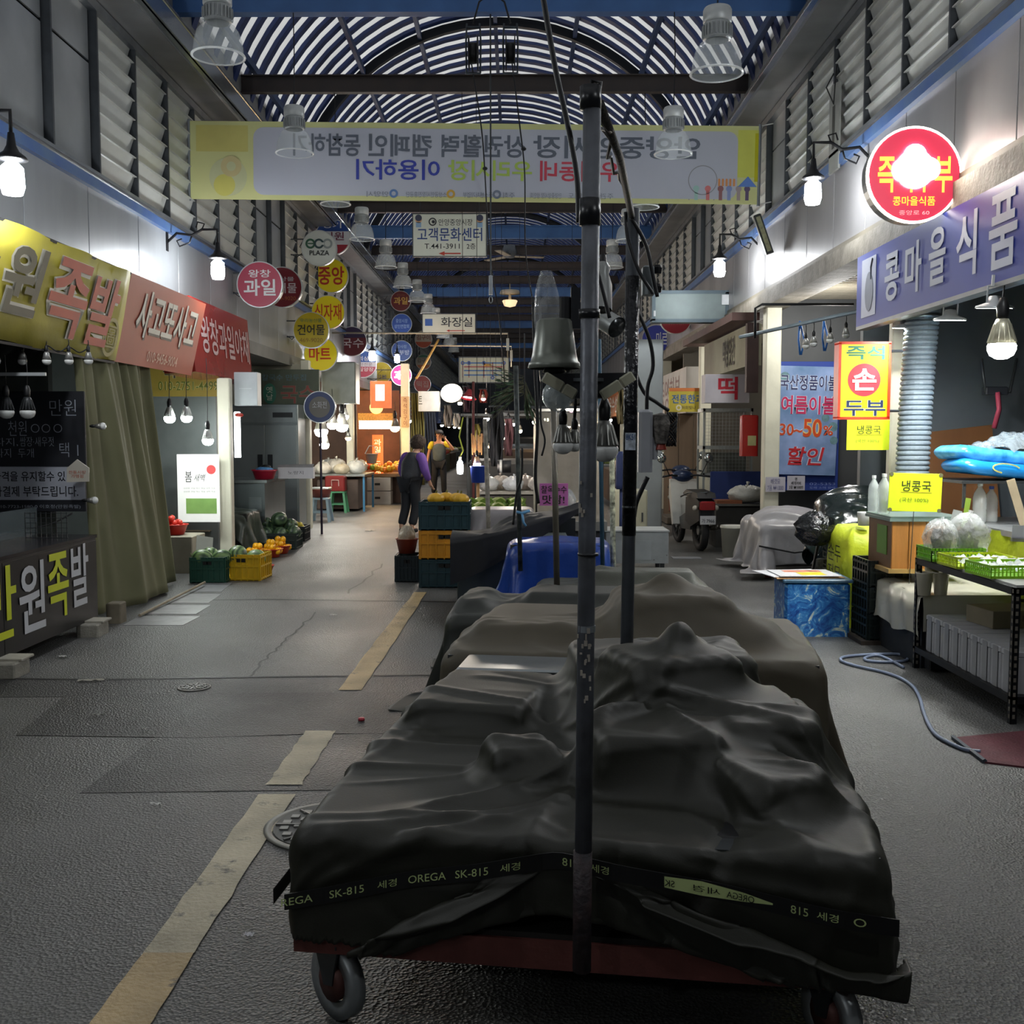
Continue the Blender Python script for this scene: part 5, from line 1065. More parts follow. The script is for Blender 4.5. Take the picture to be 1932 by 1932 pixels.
# ---- fruit shop
def crate(x, y, z, w_, d_, h_, hx, label, rz=0, cat='crate', name='plastic_crate', group=None):
    t = thing(name, label, cat, (x, y, z), rz, group); m = M(hx, .4, 0, .12, 4); T_ = .012
    b = MB(); b.box(-w_/2, w_/2, -d_/2, d_/2, 0, .015); b.build('base', m, t)
    for (x0, x1, y0, y1, fr) in ((-w_/2, w_/2, -d_/2, -d_/2+T_, 1), (-w_/2, w_/2, d_/2-T_, d_/2, 0), (-w_/2, -w_/2+T_, -d_/2, d_/2, 0), (w_/2-T_, w_/2, -d_/2, d_/2, 0)):
        b = MB(); b.box(x0, x1, y0, y1, 0, h_)
        ax = x1-x0 > y1-y0; L_ = (x1-x0) if ax else (y1-y0); o_ = -.006 if (y0 < 0 and ax) or (x0 < 0 and not ax) else .006
        for k in range(7):
            c = (x0 if ax else y0)+L_*k/6
            if ax: b.cbox((min(max(c, x0+.008), x1-.008), (y0 if y0 < 0 else y1)+o_, h_/2), (.012, .012, h_))
            else: b.cbox(((x0 if x0 < 0 else x1)+o_, min(max(c, y0+.008), y1-.008), h_/2), (.012, .012, h_))
        for z_ in (h_-.03, h_*.55, .02):
            if ax: b.cbox(((x0+x1)/2, (y0 if y0 < 0 else y1)+o_, z_), (L_, .014, .016))
            else: b.cbox(((x0 if x0 < 0 else x1)+o_, (y0+y1)/2, z_), (.014, L_, .016))
        b.build('side_wall', m, t)
    b = MB(); b.box(-w_*.12, w_*.12, -d_/2-.012, -d_/2-.004, h_*.72, h_*.85); b.build('hand_slot', M('#0c0d0c', .8), t)
    return t
def melon(x, y, z, r, label, group='watermelons at the left fruit shop', h='#2e4a2c', s='#7d9a60'):
    m = bpy.data.materials.get('mat_melon_'+h)
    if m is None:
        m = bpy.data.materials.new('mat_melon_'+h); m.use_nodes = True; nt = m.node_tree; n = nt.nodes; L = nt.links; b_ = n['Principled BSDF']; b_.inputs['Roughness'].default_value = .35
        tc = n.new('ShaderNodeTexCoord'); wv = n.new('ShaderNodeTexWave'); wv.inputs['Scale'].default_value = 6; wv.inputs['Distortion'].default_value = 5; wv.inputs['Detail'].default_value = 2; L.new(tc.outputs['Object'], wv.inputs['Vector'])
        cr = n.new('ShaderNodeMix'); cr.data_type = 'RGBA'; cr.inputs[6].default_value = (*lin(h), 1); cr.inputs[7].default_value = (*lin(s), 1); L.new(wv.outputs[1], cr.inputs[0]); L.new(cr.outputs[2], b_.inputs['Base Color'])
    t = thing('watermelon', label, 'watermelon', (x, y, z+r*.92), rnd.uniform(0, 6), group); t.rotation_euler[0] = rnd.uniform(-.5, .5)
    b = MB(); b.ball((0, 0, 0), r, 18, 12, (1, 1.12, .95)); b.build('rind', m, t, True); b = MB(); b.tube([(0, r*1.1, 0), (.01, r*1.2, .01), (.02, r*1.25, .02)], .006, 5); b.build('stem', M('#5f6a34'), t); return t
FZ = lambda px, py: G(px, py)
c = G(392, 1100); crate(c.x, c.y+.2, 0, .36, .4, .27, '#1d4a3c', 'dark green crate of watermelons beside the olive curtain')
melon(c.x-.08, c.y+.10, .15, .105, 'large striped watermelon in the dark green crate, left one'); melon(c.x+.10, c.y+.18, .15, .10, 'striped watermelon in the dark green crate, right one'); melon(c.x-.06, c.y+.31, .16, .10, 'watermelon at the back of the dark green crate')
c = G(457, 1096); crate(c.x, c.y+.22, 0, .40, .42, .28, '#d0a816', 'bright yellow crate with two watermelons at the shop corner', math.radians(-3)); melon(c.x-.08, c.y+.12, .17, .105, 'watermelon in the yellow crate, left one'); melon(c.x+.1, c.y+.22, .13, .10, 'half sunk watermelon in the yellow crate, right one', h='#56704c')
t = thing('cardboard_sheet', 'price card leaning on the dark green crate', 'card', (G(385, 1090).x, G(385, 1090).y, .2)); t.rotation_euler = (-.5, .2, .5); b = MB(); b.box(-.09, .09, 0, .005, -.05, .28); b.build('card_sheet', M('#8f9088', .7, 0, .1), t)
def bowl(x, y, z, r, h, hx, label, fruit=None, fc='#e8b51a', n=0, fr=.035, flabel='', fgroup='', rows=3):
    t = thing('plastic_basket', label, 'basket', (x, y, z)); m = M(hx, .35, 0, .08)
    b = MB(); b.shell([(0, .005), (r*.72, .006), (r*.98, h), (r*1.04, h+.004), (r*1.04, h-.004), (r*.99, h-.008)], 22); b.build('bowl', m, t, True)
    fm = M(fc, .4, 0, .15, 12); k = 0; fb = MB(); fb.ball((0, 0, 0), fr, 12, 8, (1, 1, 1.05)); fd = fb.data('fruit', fm, True)
    st = MB(); st.cyl((0, 0, fr*.95), (0, 0, fr*1.15), .004, n=5); sd = st.data('stem', M('#5b5a2a'))
    for i in range(n):
        lay = 0 if i < n*.55 else 1 if i < n*.85 else 2; q = rnd.random()**.5*(r*.85-lay*fr*.9); a = i*2.4
        o = thing(fruit, flabel, fruit.replace('_', ' '), (x+q*math.cos(a), y+q*math.sin(a), z+h*.75+lay*fr*1.35), 0, fgroup); inst(fd, 'fruit', o); inst(sd, 'stem', o)
    return t
for i, (px, py) in enumerate(((478, 1060), (505, 1052), (522, 1045))):
    c = G(px, py+2); bowl(c.x, c.y+.15, 0, .155, .11, '#c03a1c', ['left', 'middle', 'right'][i]+' red basket of yellow melons on the shop floor', 'yellow_melon', '#e8a912', 15, .04, 'small yellow melon in the '+['left', 'middle', 'right'][i]+' red basket', 'yellow melons in the red baskets, '+['left', 'middle', 'right'][i])
c = G(497, 1080); bowl(c.x, c.y+.1, 0, .10, .07, '#b03422', 'empty red bowl on the asphalt behind the yellow crate')
t = thing('display_stand', 'low crate stand with cloth holding the tomato baskets', 'stand', (-4.15, 12.1, 0)); b = MB(); b.bbox(-.5, .5, -.25, .25, 0, .42, .01); b.build('stand_body', M('#9b9584', .6, 0, .1), t)
for i, (x, y) in enumerate(((-4.28, 12.0), (-3.92, 12.05))):
    bowl(x, y, .42, .16, .12, '#b82a22', ('left' if i == 0 else 'right')+' red basket of tomatoes on the low stand', 'tomato', '#c8382a', 16, .036, 'red tomato in the '+('left' if i == 0 else 'right')+' basket on the low stand', 'tomatoes in the '+('left' if i == 0 else 'right')+' basket')
for i, (px, py) in enumerate(((320, 788), (352, 787), (392, 830))): bulb(P(px, py, 11.9), ['left', 'middle', 'low right'][i]+' glowing bulb over the fruit stand', .062, emat(60, (.93, 1, .96)), base='#c8ccc8', cord=.45 if i < 2 else .7, group=None)
# ---- noodle shop: fridge, counter with tarp, boxes
t = thing('refrigerator', 'tall two door steel refrigerator under the noodle board', 'refrigerator', (P(505, 880, 17.0).x, 17.0, 0)); b = MB(); b.bbox(-.56, .50, 0, .6, .05, 2.05, .01); b.build('cabinet', M('#8a9496', .35, .6, .08, 1.5), t)
for s in (-1, 1):
    b = MB(); b.bbox(*((-.54, -.035) if s < 0 else (-.025, .48)), -.03, 0, .1, 1.72, .004); d_ = b.build('door', M('#97a0a2', .32, .6, .08, 1.5), t); b = MB(); b.box(*((-.15, -.07) if s < 0 else (.01, .09)), -.04, -.03, .9, 1.25); b.build('handle', M('#2c3034', .4, .3, .1), d_)
b = MB(); b.box(-.54, .48, -.03, 0, 1.76, 2.0); b.build('top_panel', M('#97a0a2', .32, .6, .08), t); quad(t, .1, .42, 1.84, 1.92, col('#23282c'), 'display', -.034)
t = thing('steel_counter', 'stainless steel counter beside the draped heap', 'counter', (-3.9, 14.6, 0)); b = MB(); b.box(-.6, .42, .0, 1.3, .1, .90); b.build('body', M('#7e898c', .3, .85, .1, 3), t); b = MB(); b.box(-.64, .46, -.04, 1.34, .90, .94); b.build('worktop', M('#98a2a4', .25, .85, .08, 3), t); b = MB(); b.box(.2, .38, -.012, 0, .5, .7); b.build('panel', M('#8a9598', .3, .8, .1), t)
A = drape(46, 40, 1.6, 1.25, -3.95, 14.05, .9, [(-4.5, -3.5, 13.7, 14.4, 0, .55)], [((-4.1, 14.2, .5), (.3, .3, .2))], steps=60, iters=5, seed=21)
A = folds(A, rand_folds(22, 6, (.02, .04), (.012, .03), (.2, .5)))
t = thing('draped_heap', 'low heap under dark grey green tarpaulin in front of the steel counter', 'covered heap', (0, 0, 0)); b = MB(); b.bbox(-4.5, -3.5, 13.7, 14.4, 0, .54, .01); b.build('crate_stack', M('#20231f', .7), t); cloth_obj('tarpaulin', A, M('#3a423a', .35, 0, .15, 3), t, 1)
t = thing('wash_basin', 'red plastic basin with a blue bag on the steel counter', 'basin', P(499, 890, 14.9)); t.location.z = .94; b = MB(); b.shell([(0, .005), (.13, .005), (.17, .13), (.18, .135), (.18, .12)], 22); b.build('basin_body', M('#a31d36', .3, 0, .06), t, True); b = MB(); b.ball((0, 0, .13), .11, 10, 6, (1.2, 1, .45)); b.build('blue_bag', M('#5c92c8', .3, 0, .2, 30, .6, 40), t, True); b = MB(); b.ball((.02, 0, .17), .06, 8, 5, (1.3, 1, .6)); b.build('black_bag', M('#15171c', .4, 0, .2), t, True)
t = thing('carton', 'white carton with an oval print lying on the steel counter', 'carton', (P(558, 885, 15.2).x, 15.2, .94), .1); b = MB(); b.bbox(-.24, .26, -.12, .12, 0, .16, .004); b.build('carton_body', M('#b9b9be', .6, 0, .06), t); text(t, '노랑지', (-.10, .12, .06, .11), col('#5a5558'), 0, d=-.124); b = MB(); b.add([(-.24, -.12, .16), (.26, -.12, .16), (.28, -.2, .21), (-.22, -.22, .20)], [(0, 1, 2, 3)]); b.build('flap', M('#c4c4c8', .6), t)
t = thing('fluorescent_tube', 'upright lit tube lamp beside the cream post', 'lamp', P(447, 820, 13.05)); b = MB(); b.bbox(-.035, .035, 0, .05, -.28, .28, .008); b.build('tube', emat(5, (.95, 1, 1)), t); b = MB(); b.ball((.03, 0, .24), .035, 8, 6, (1.6, 1, .8)); b.build('red_cap', col('#b0382c'), t)
# crates with dark melons in front of the heap
c = G(520, 1045)
for i, (px, py, w_, hh, hx, lb) in enumerate(((528, 1037, .55, .22, '#1c2a28', 'black crate of dark watermelons by the draped heap'), (562, 1022, .3, .22, '#14181a', 'small black crate with yellow fruit by the draped heap'))):
    q = G(px, py); crate(q.x-.06, q.y+.22, 0, w_, .42, hh, hx, lb)
    if i == 0:
        for k, (dx, dy, dz) in enumerate(((-.16, -.04, .1), (.04, -.08, .1), (.2, .0, .12), (-.05, .12, .2), (.13, .14, .2), (-.2, .12, .22), (.0, .02, .30))): melon(q.x-.06+dx, q.y+.22+dy, dz, .105, 'dark striped watermelon piled in the black crate', 'dark watermelons in the black crate', h='#1f3226', s='#4d6444')
    else:
        for k in range(8): o = thing('yellow_melon', 'yellow fruit in the small black crate', 'melon', (q.x-.06+.08*math.cos(k*2.4), q.y+.2+.1*math.sin(k*2.4), .2+.04*(k > 4)), 0, 'yellow fruit in the small black crate'); b = MB(); b.ball((0, 0, 0), .04, 10, 6, (1, 1.3, 1)); b.build('fruit', M('#b9a83a', .45, 0, .15), o, True); b = MB(); b.cyl((0, .05, 0), (0, .06, 0), .005, n=5); b.build('stem', M('#4a4a22'), o)
t = thing('cardboard_flap_box', 'open cardboard box behind the dark watermelons', 'carton', (G(470, 1010).x+.1, 13.5, 0), .05); b = MB(); b.bbox(-.2, .2, -.02, .02, .1, .75, .003); b.box(-.2, .2, -.3, 0, .35, .36); b.build('cardboard', M('#7a6c58', .7, 0, .1), t)
# ---- stools, pots on the pavement further on
def stool(x, y, hx, label):
    t = thing('plastic_stool', label, 'stool', (x, y, 0)); m = M(hx, .4, 0, .08); b = MB(); b.bbox(-.15, .15, -.15, .15, .40, .44, .02); b.build('seat', m, t)
    for sx in (-1, 1):
        for sy in (-1, 1): b = MB(); b.add([(sx*.12-.02, sy*.12-.02, .41), (sx*.12+.02, sy*.12-.02, .41), (sx*.12+.02, sy*.12+.02, .41), (sx*.12-.02, sy*.12+.02, .41), (sx*.17-.025, sy*.17-.025, 0), (sx*.17+.025, sy*.17-.025, 0), (sx*.17+.025, sy*.17+.025, 0), (sx*.17-.025, sy*.17+.025, 0)], [(0, 1, 5, 4), (1, 2, 6, 5), (2, 3, 7, 6), (3, 0, 4, 7), (4, 5, 6, 7)]); b.build('leg', m, t)
    b = MB(); b.box(-.15, .15, -.16, -.14, .16, .19); b.box(-.15, .15, .14, .16, .16, .19); b.build('brace', m, t); return t
c = G(604, 985); stool(c.x, c.y+.15, '#7f97a8', 'pale blue plastic stool on the left pavement'); t = thing('steel_pot', 'red brown tub with a steel tray on the pale blue stool', 'tub', (c.x, c.y+.15, .44)); b = MB(); b.lathe([(.15, 0), (.19, .14), (.19, .15)], 18); b.build('tub_body', M('#6a3430', .4, 0, .1), t, True); b = MB(); b.bbox(-.17, .17, -.15, .15, .15, .18, .01); b.build('tray', steel, t)
c = G(636, 968); stool(c.x, c.y+.2, '#3f7a58', 'green plastic stool behind the pale blue one'); t = thing('red_tub', 'square dark red tub on the green stool', 'tub', (c.x-.05, c.y+.2, .44)); b = MB(); b.bbox(-.2, .2, -.15, .15, 0, .3, .02); b.build('tub_body', M('#6e1c1c', .35, 0, .1), t); b = MB(); b.tube([(-.06, -.155, .1), (-.06, -.17, .22), (.08, -.17, .22), (.08, -.155, .1)], .008, 5); b.build('handle', M('#b9a8a0'), t)
# lit side dish stall
t = thing('market_table', 'lit side dish table with blue legs on the left', 'table', (-3.6, 21.6, 0)); b = MB(); b.box(-.7, .5, 0, 1.5, .72, .76); b.build('table_top', steel, t)
for x, y in ((-.65, .05), (.45, .05), (.45, 1.4), (-.65, 1.4)): b = MB(); b.box(x, x+.04, y, y+.04, 0, .72); b.build('leg', M('#3f7aa0', .4, .2, .1), t)
b = MB(); b.bbox(-.5, .35, .1, 1.4, .05, .66, .01); b.build('under_box', M('#4a3c34', .6, 0, .3, 4), t)
def bag(x, y, z, r, label, h='#c8ccd0', a=.75, group=None, sq=(1, 1, .7), name='plastic_bag', cat='bag', rough=.2):
    t = thing(name, label, cat, (x, y, z), rnd.uniform(0, 6), group); b = MB(); b.ball((0, 0, r*sq[2]*.9), r, 16, 10, sq)
    rs_ = random.Random(int(abs(x*97+y*31)*10)); ph = [rs_.uniform(0, 6) for _ in range(6)]
    b.v = [(vx*(1+.13*math.sin(vz*45/r*.03*6+ph[0]+4*math.atan2(vy, vx))+.06*math.sin(9*math.atan2(vy, vx)+ph[1]+vz*30)), vy*(1+.13*math.sin(5*math.atan2(vy, vx)+ph[2])), max(0, vz*(1+.12*math.sin(6*math.atan2(vy, vx)+ph[3])))) for vx, vy, vz in b.v]
    b.build('bag_body', film(h, a, rough, .9, 22), t, True); b = MB(); b.tube([(0, 0, r*sq[2]*1.7), (.01, 0, r*sq[2]*1.7+r*.25), (r*.1, .01, r*sq[2]*1.7+r*.4)], [r*.12, r*.06, r*.14], 6); b.build('tied_neck', film(h, a, rough, .9, 22), t, True); return t
for i, (dx, dy, r) in enumerate(((-.4, .3, .18), (.0, .2, .16), (.25, .6, .2), (-.2, 1.0, .22), (.2, 1.4, .2), (-.45, 1.6, .2))): bag(-3.6+dx, 21.6+dy*.8, .76, r, 'clear bag of side dishes on the lit left table', h=['#d8d4c8', '#c8c0a8', '#d8dcd8'][i % 3], group='bags on the lit left table')
for i, (px, py, Y, r) in enumerate(((627, 800, 19.5, .10), (645, 803, 20.0, .12), (606, 812, 18.8, .12), (650, 785, 20.5, .08), (612, 838, 19.2, .09))): bulb(P(px, py, Y), ['bright bulb nearest the blue round sign', 'bright bulb right of the group over the side dish table', 'bright bulb just below the blue round sign', 'upper bulb over the side dish table', 'lowest bulb over the side dish table'][i], r, emat(30, (1, .97, .88)), ribs=False, cord=.3, base='#d8d8d0')
bulb(P(657, 826, 21.5), 'small amber bulb behind the side dish table', .06, emat(20, (1, .6, .25)), ribs=False, cord=.3)
t = thing('duct_hood', 'grey steel hood hanging from the ceiling left of the fruit stall', 'hood', P(640, 722, 19.5)); b = MB(); b.bbox(-.33, .3, 0, .5, -.38, .38, .02); b.build('hood_body', M('#80847f', .35, .7, .2, 4), t)
# warm fruit stall
t = thing('fruit_stand', 'fruit stand under warm light with white cartons below', 'stand', (P(725, 900, 24).x, 24, 0)); b = MB(); b.box(-.95, .75, 0, 1.4, .62, .68); b.build('table_top', M('#7a5a38', .6, 0, .2), t); b = MB(); b.box(-.9, .7, .5, 1.3, 0, .62); b.build('stand_body', M('#3f2a1e', .7, 0, .2), t)
for i, (dx, z) in enumerate(((-.15, 0), (-.15, .31))): q = thing('carton', ('lower' if i == 0 else 'upper')+' white carton under the warm fruit stand', 'carton', (t.location.x+dx, 23.95, z)); b = MB(); b.bbox(-.3, .3, 0, .4, 0, .295, .006); b.build('carton_body', M('#a9a49c', .6, 0, .06), q); b = MB(); b.box(-.06, .06, -.004, 0, .12, .17); b.build('hand_slot', M('#15120f'), q)
fb = MB(); fb.ball((0, 0, 0), .07, 10, 6); fds = [fb.data('fruit', M(h, .4, 0, .15), True) for h in ('#e07a1c', '#d8a02a', '#6f8a2c', '#d0481c')]; sb = MB(); sb.cyl((0, 0, .065), (0, 0, .085), .008, n=5); sd_ = sb.data('stem', M('#4a3a1a'))
for k in range(66):
    i = k % 17; j = k//17; o = thing('fruit', 'orange or yellow fruit heaped on the warm lit stand', 'fruit', (t.location.x-.85+i*.095+rnd.uniform(-.02, .02), 24.1+j*.2+rnd.uniform(-.03, .03), .75+.05*(j % 2)+rnd.uniform(0, .12)), 0, 'fruit heaped on the warm lit stand')
    inst(fds[(k*7) % 4 if i < 8 else (1 if k % 3 else 0)], 'fruit', o); inst(sd_, 'stem', o)
for i, (px, py, r, w_) in enumerate(((710, 796, .3, 1), (745, 806, .11, 0))):
    p = P(px, py, 24.5)
    if w_: 
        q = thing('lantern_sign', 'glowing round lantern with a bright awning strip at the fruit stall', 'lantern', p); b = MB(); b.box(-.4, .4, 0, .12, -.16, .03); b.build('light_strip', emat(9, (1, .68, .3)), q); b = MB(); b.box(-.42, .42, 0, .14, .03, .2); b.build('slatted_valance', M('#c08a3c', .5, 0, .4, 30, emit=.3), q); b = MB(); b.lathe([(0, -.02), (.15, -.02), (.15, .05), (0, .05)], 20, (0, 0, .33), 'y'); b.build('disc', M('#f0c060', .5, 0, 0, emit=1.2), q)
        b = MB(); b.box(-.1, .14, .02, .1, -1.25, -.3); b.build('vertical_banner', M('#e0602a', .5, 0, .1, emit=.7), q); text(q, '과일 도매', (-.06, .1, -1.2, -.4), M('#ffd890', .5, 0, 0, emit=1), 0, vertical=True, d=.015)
    else: bulb(p, 'warm bulb hanging at the right of the fruit stall', r, emat(26, (1, .7, .35)), ribs=False, cord=.2)
t = thing('bucket', 'pale blue bucket hanging in the fruit stall', 'bucket', P(701, 866, 24.3)); b = MB(); b.lathe([(.11, -.1), (.15, .12), (.16, .12)], 16); b.build('bucket_body', M('#7f98b0', .4, 0, .06), t, True); b = MB(); b.tube([(-.15, 0, .12), (-.05, 0, .3), (.05, 0, .3), (.15, 0, .12)], .01, 5); b.build('handle', M('#8aa0b4'), t)
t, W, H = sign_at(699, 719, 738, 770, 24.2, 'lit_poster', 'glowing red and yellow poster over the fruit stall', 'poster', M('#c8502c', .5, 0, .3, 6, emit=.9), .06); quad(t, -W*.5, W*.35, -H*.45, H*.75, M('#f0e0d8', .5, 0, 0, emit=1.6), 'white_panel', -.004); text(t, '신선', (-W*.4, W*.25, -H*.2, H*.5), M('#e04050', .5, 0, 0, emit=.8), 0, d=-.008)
t, W, H = sign_at(757, 748, 772, 806, 25.86, 'vertical_sign', 'narrow vertical cream sign with dark red lettering at the fruit stall post', 'sign', M('#b09a78', .6, 0, .06), .04); text(t, '즉석김구이', (-W*.5, W*.5, -H*.9, H*.9), col('#6a2c20'), .0, vertical=True)
column(P(765, 900, 25.9).x, 25.9, .2, 3.3)
quad_w = MB(); quad_w.box(-5.8, -3.0, 27.2, 27.3, 0, 2.7); struct(quad_w.build('wall_partition', M('#6a3a24', .6, 0, .3, 3)))
point((-4.3, 24.6, 2.3), 70, (1, .62, .28), .2); point((-4.2, 20, 2.2), 45, (1, .95, .85), .2)
# ================================================================ right side stalls
angle_m = M('#16191d', .45, .5, .25, 8); limem = M('#8ccc1c', .4, 0, .12, 6); limeg = M('#8c9a1c', .5, 0, .25, 3, .4, 14)
# ---- slotted steel shelf unit
SX, SY0, SY1 = 2.655, 5.62, 7.0
t = thing('shelf_unit', 'black slotted steel shelf holding lime trays above and styrofoam boxes below', 'shelf', (SX, SY0, 0))
for x in (0, .62):
    for y in (0, SY1-SY0):
        b = MB(); b.box(x, x+.035, y, y+.004, 0, .74); b.box(x, x+.004, y, y+.035, 0, .74); p_ = b.build('post', angle_m, t)
        b = MB()
        for k in range(18): z = .03+k*.04; b.box(x+.010, x+.024, y-.001, y, z, z+.022); b.box(x-.001, x, y+.010, y+.024, z, z+.022)
        o = b.build('slot', M('#6f6a60', .6, 0, .1), p_); o['kind'] = 'stuff'
for z, nm in ((.70, 'top_shelf'), (.11, 'lower_shelf')):
    b = MB(); b.box(0, .655, 0, SY1-SY0+.035, z, z+.04); b.build(nm, angle_m, t)
b = MB(); b.box(.02, .635, .02, SY1-SY0, .74, .752); b.build('white_board', M('#b9bab8', .4, 0, .06), t)
for k in range(9):
    y = SY0+.06+k*.135
    t = thing('styrofoam_box', ['foam box at the near end of the lower shelf', 'second foam box from the near end of the row', 'third foam box from the near end of the row', 'fourth foam box of the row on the lower shelf', 'fifth and middle foam box of the row', 'sixth foam box, under the brown carton edge', 'seventh foam box of the row, third from the far end', 'eighth foam box, second from the far end', 'foam box at the far end of the row, leaning slightly'][k], 'styrofoam box', (SX+.03, y, .151), group='styrofoam boxes on the lower shelf')
    b = MB(); b.bbox(0, .42, 0, .128, 0, .20, .006); b.build('box_body', M('#a9aaae', .7, 0, .08, 8), t); b = MB(); b.bbox(-.004, .425, -.0, .129, .203, .232, .006); b.build('lid', M('#b2b3b7', .7, 0, .08, 8), t)
    b = MB(); b.box(-.006, -.004, .03, .09, .0, .23); b.build('tape_strip', M('#8f9194', .3, 0, .1), t)
t = thing('carton', 'flat brown carton with printed sides on top of the foam boxes', 'carton', (SX+.22, 6.35, .386), .12); b = MB(); b.bbox(0, .42, 0, .3, 0, .105, .003); b.build('carton_body', M('#7d745f', .7, 0, .1, 4), t); text(t, '콩나물 두부', (.12, .34, .04, .075), col('#5a523f'), 0, d=-.003)
# lime trays on the shelf top
def tray(x, y, z, w_, d_, h_, hx, label, rz=0):
    t = thing('mesh_tray', label, 'tray', (x, y, z), rz); m = M(hx, .4, 0, .1, 5); b = MB(); b.box(-w_/2, w_/2, -d_/2, d_/2, 0, .01); b.build('base', m, t)
    for s, ax in ((-1, 0), (1, 0), (-1, 1), (1, 1)):
        b = MB(); L_ = w_ if ax == 0 else d_
        def bar(a0, a1, z0, z1): b.box(*((a0, a1, s*d_/2-.003, s*d_/2+.003) if ax == 0 else (s*w_/2-.003, s*w_/2+.003, a0, a1)), z0, z1)
        bar(-L_/2, L_/2, 0, h_*.2); bar(-L_/2, L_/2, h_*.45, h_*.52); bar(-L_/2-.004, L_/2+.004, h_*.82, h_); n = int(L_/.022)
        for k in range(n+1): a = -L_/2+L_*k/n; bar(a-.003, a+.003, 0, h_)
        b.build('side_wall', m, t)
    return t
tray(2.84, 6.05, .752, .40, .30, .075, '#93cf1c', 'lime green mesh tray nearest the shelf corner', .05)
tray(2.82, 6.48, .752, .36, .28, .07, '#b6c81a', 'yellow lime mesh tray behind the nearest one', .02)
tray(2.80, 6.82, .752, .34, .25, .085, '#6fae2c', 'green mesh tray holding bagged bean sprouts', 0)
t = thing('plastic_sheet', 'crumpled clear bags lying in the nearest lime trays', 'bag', (2.84, 6.1, .765)); A = []
for j in range(14): A.append([(-.19+.38*i/17, -.13+.55*j/13, .035+.015*math.sin(i*1.3+j*.7)+.010*math.sin(i*2.9-j*1.9)+.012*rs.rand()) for i in range(18)])
b = MB(); b.grid(np.array(A)); b.build('crumpled_film', film('#e2e6e8', .55, .12, .8, 30), t, True)
for i, (x, y, z, r, h) in enumerate(((2.74, 6.82, .77, .12, '#8f9088'), (2.92, 6.85, .77, .14, '#9a958a'))):
    q = bag(x, y, z, r, ('left' if i == 0 else 'right')+' clear bag of dark vegetables in the green tray', h='#d0d4d4', a=.38, sq=(1, .9, 1.0)); b = MB()
    for k in range(16): a = k*1.1; b.tube([(r*.4*math.cos(a), r*.4*math.sin(a), .02), (r*.55*math.cos(a+1), r*.5*math.sin(a+1), r), (r*.2*math.cos(a+2), r*.3*math.sin(a), r*1.5)], .007, 4)
    b.build('vegetable_strands', M('#3f342a', .6, 0, .3), q)
# ---- tall table with lime cloth behind the shelf
def lime_text(t, s, box, d=-.004): return text(t, s, box, M('#3c4414', .7, 0, .1), 0, d=d)
t = thing('display_table', 'sales table behind the shelf, hung with a lime green lettered sheet', 'table', (3.36, 6.0, 0))
b = MB(); b.box(.0, 1.5, -.2, 2.5, .86, .90); b.build('table_top', M('#a9acae', .3, .6, .1), t)
A = np.zeros((10, 50, 3))
for j in range(10):
    for i in range(50): A[j, i] = (.0+.012*math.sin(i*.8)+.008*math.sin(i*2.1+j), -.2+2.7*i/49, .88*(1-j/9)+.01)
b = MB(); b.grid(A); b.build('skirt_sheet', limeg, t, True)
q = MB()
tt = thing('sheet_lettering', 'faint dark lettering on the lime sheet behind the shelf', 'lettering', (3.335, 6.9, .5)); tt.rotation_euler = (0, 0, -PI/2)
lime_text(tt, '콩국수 콩물', (-.1, 1.1, -.12, .16), -.012)
for x in (.05, 1.4):
    for y in (-.15, 2.4): b = MB(); b.box(x, x+.04, y, y+.04, 0, .86); b.build('leg', steel_d, t)
for i, (x, y, z, r, sq, lb) in enumerate(((3.75, 6.9, .90, .20, (1.2, 1.4, .55), 'big clear bag of tofu skins on the sales table'), (3.75, 6.3, .90, .17, (1.2, 1, .6), 'shiny clear bag at the right edge of the sales table'), (3.60, 6.6, .9, .14, (1.5, 1.1, .35), 'flat clear bag in front on the sales table'))):
    q = bag(x, y, z, r, lb, h='#e4d8cc', a=.62, sq=sq)
for i, (x, y, lb) in enumerate(((3.58, 7.1, 'white foam tray of tofu, front one on the sales table'), (3.58, 6.0, 'white foam tray of tofu, right one on the sales table'))):
    q = thing('foam_tray', lb, 'tray', (x, y, .90)); b = MB(); b.bbox(-.14, .14, -.1, .1, 0, .035, .01); b.build('tray_body', M('#c6c8c8', .5, 0, .05), q); b = MB(); b.bbox(-.11, .11, -.08, .08, .035, .085, .01); b.build('tofu_block', M('#cfc8a4', .5, 0, .06), q)
def bottle(x, y, z, h, r, label, hx='#dfe6e6', a=.4, cap='#dfe2e2', full=None):
    t = thing('bottle', label, 'bottle', (x, y, z)); b = MB(); b.lathe([(0, 0), (r*.9, 0), (r, .01), (r, h*.3), (r*.96, h*.33), (r, h*.36), (r, h*.62), (r*.85, h*.74), (r*.35, h*.88), (r*.32, h*.93)], 20); b.build('bottle_body', film(hx, a, .08, .3, 20) if a < 1 else M(hx, .4, 0, .05), t, True)
    b = MB(); b.cyl((0, 0, h*.92), (0, 0, h), r*.38, n=12); b.build('cap', M(cap, .4, 0, .03), t); return t
bottle(P(1667, 960, 7.7).x, 7.7, .985, .29, .045, 'tall empty clear bottle on the wooden box, left of the yellow card'); bottle(P(1652, 960, 7.85).x, 7.9, .985, .27, .04, 'clear bottle behind the tall one on the wooden box')
bottle(3.45, 7.9, .90, .30, .05, 'clear water bottle with white cap right of the yellow card'); bottle(3.58, 8.0, .90, .27, .048, 'clear bottle with a blue cap behind the white capped one', cap='#2f4a9a')
bottle(P(1758, 1080, 7.05).x, 7.05, .58, .21, .045, 'milky white bottle between the wooden box and the black shelf', hx='#d8d2b4', a=1)
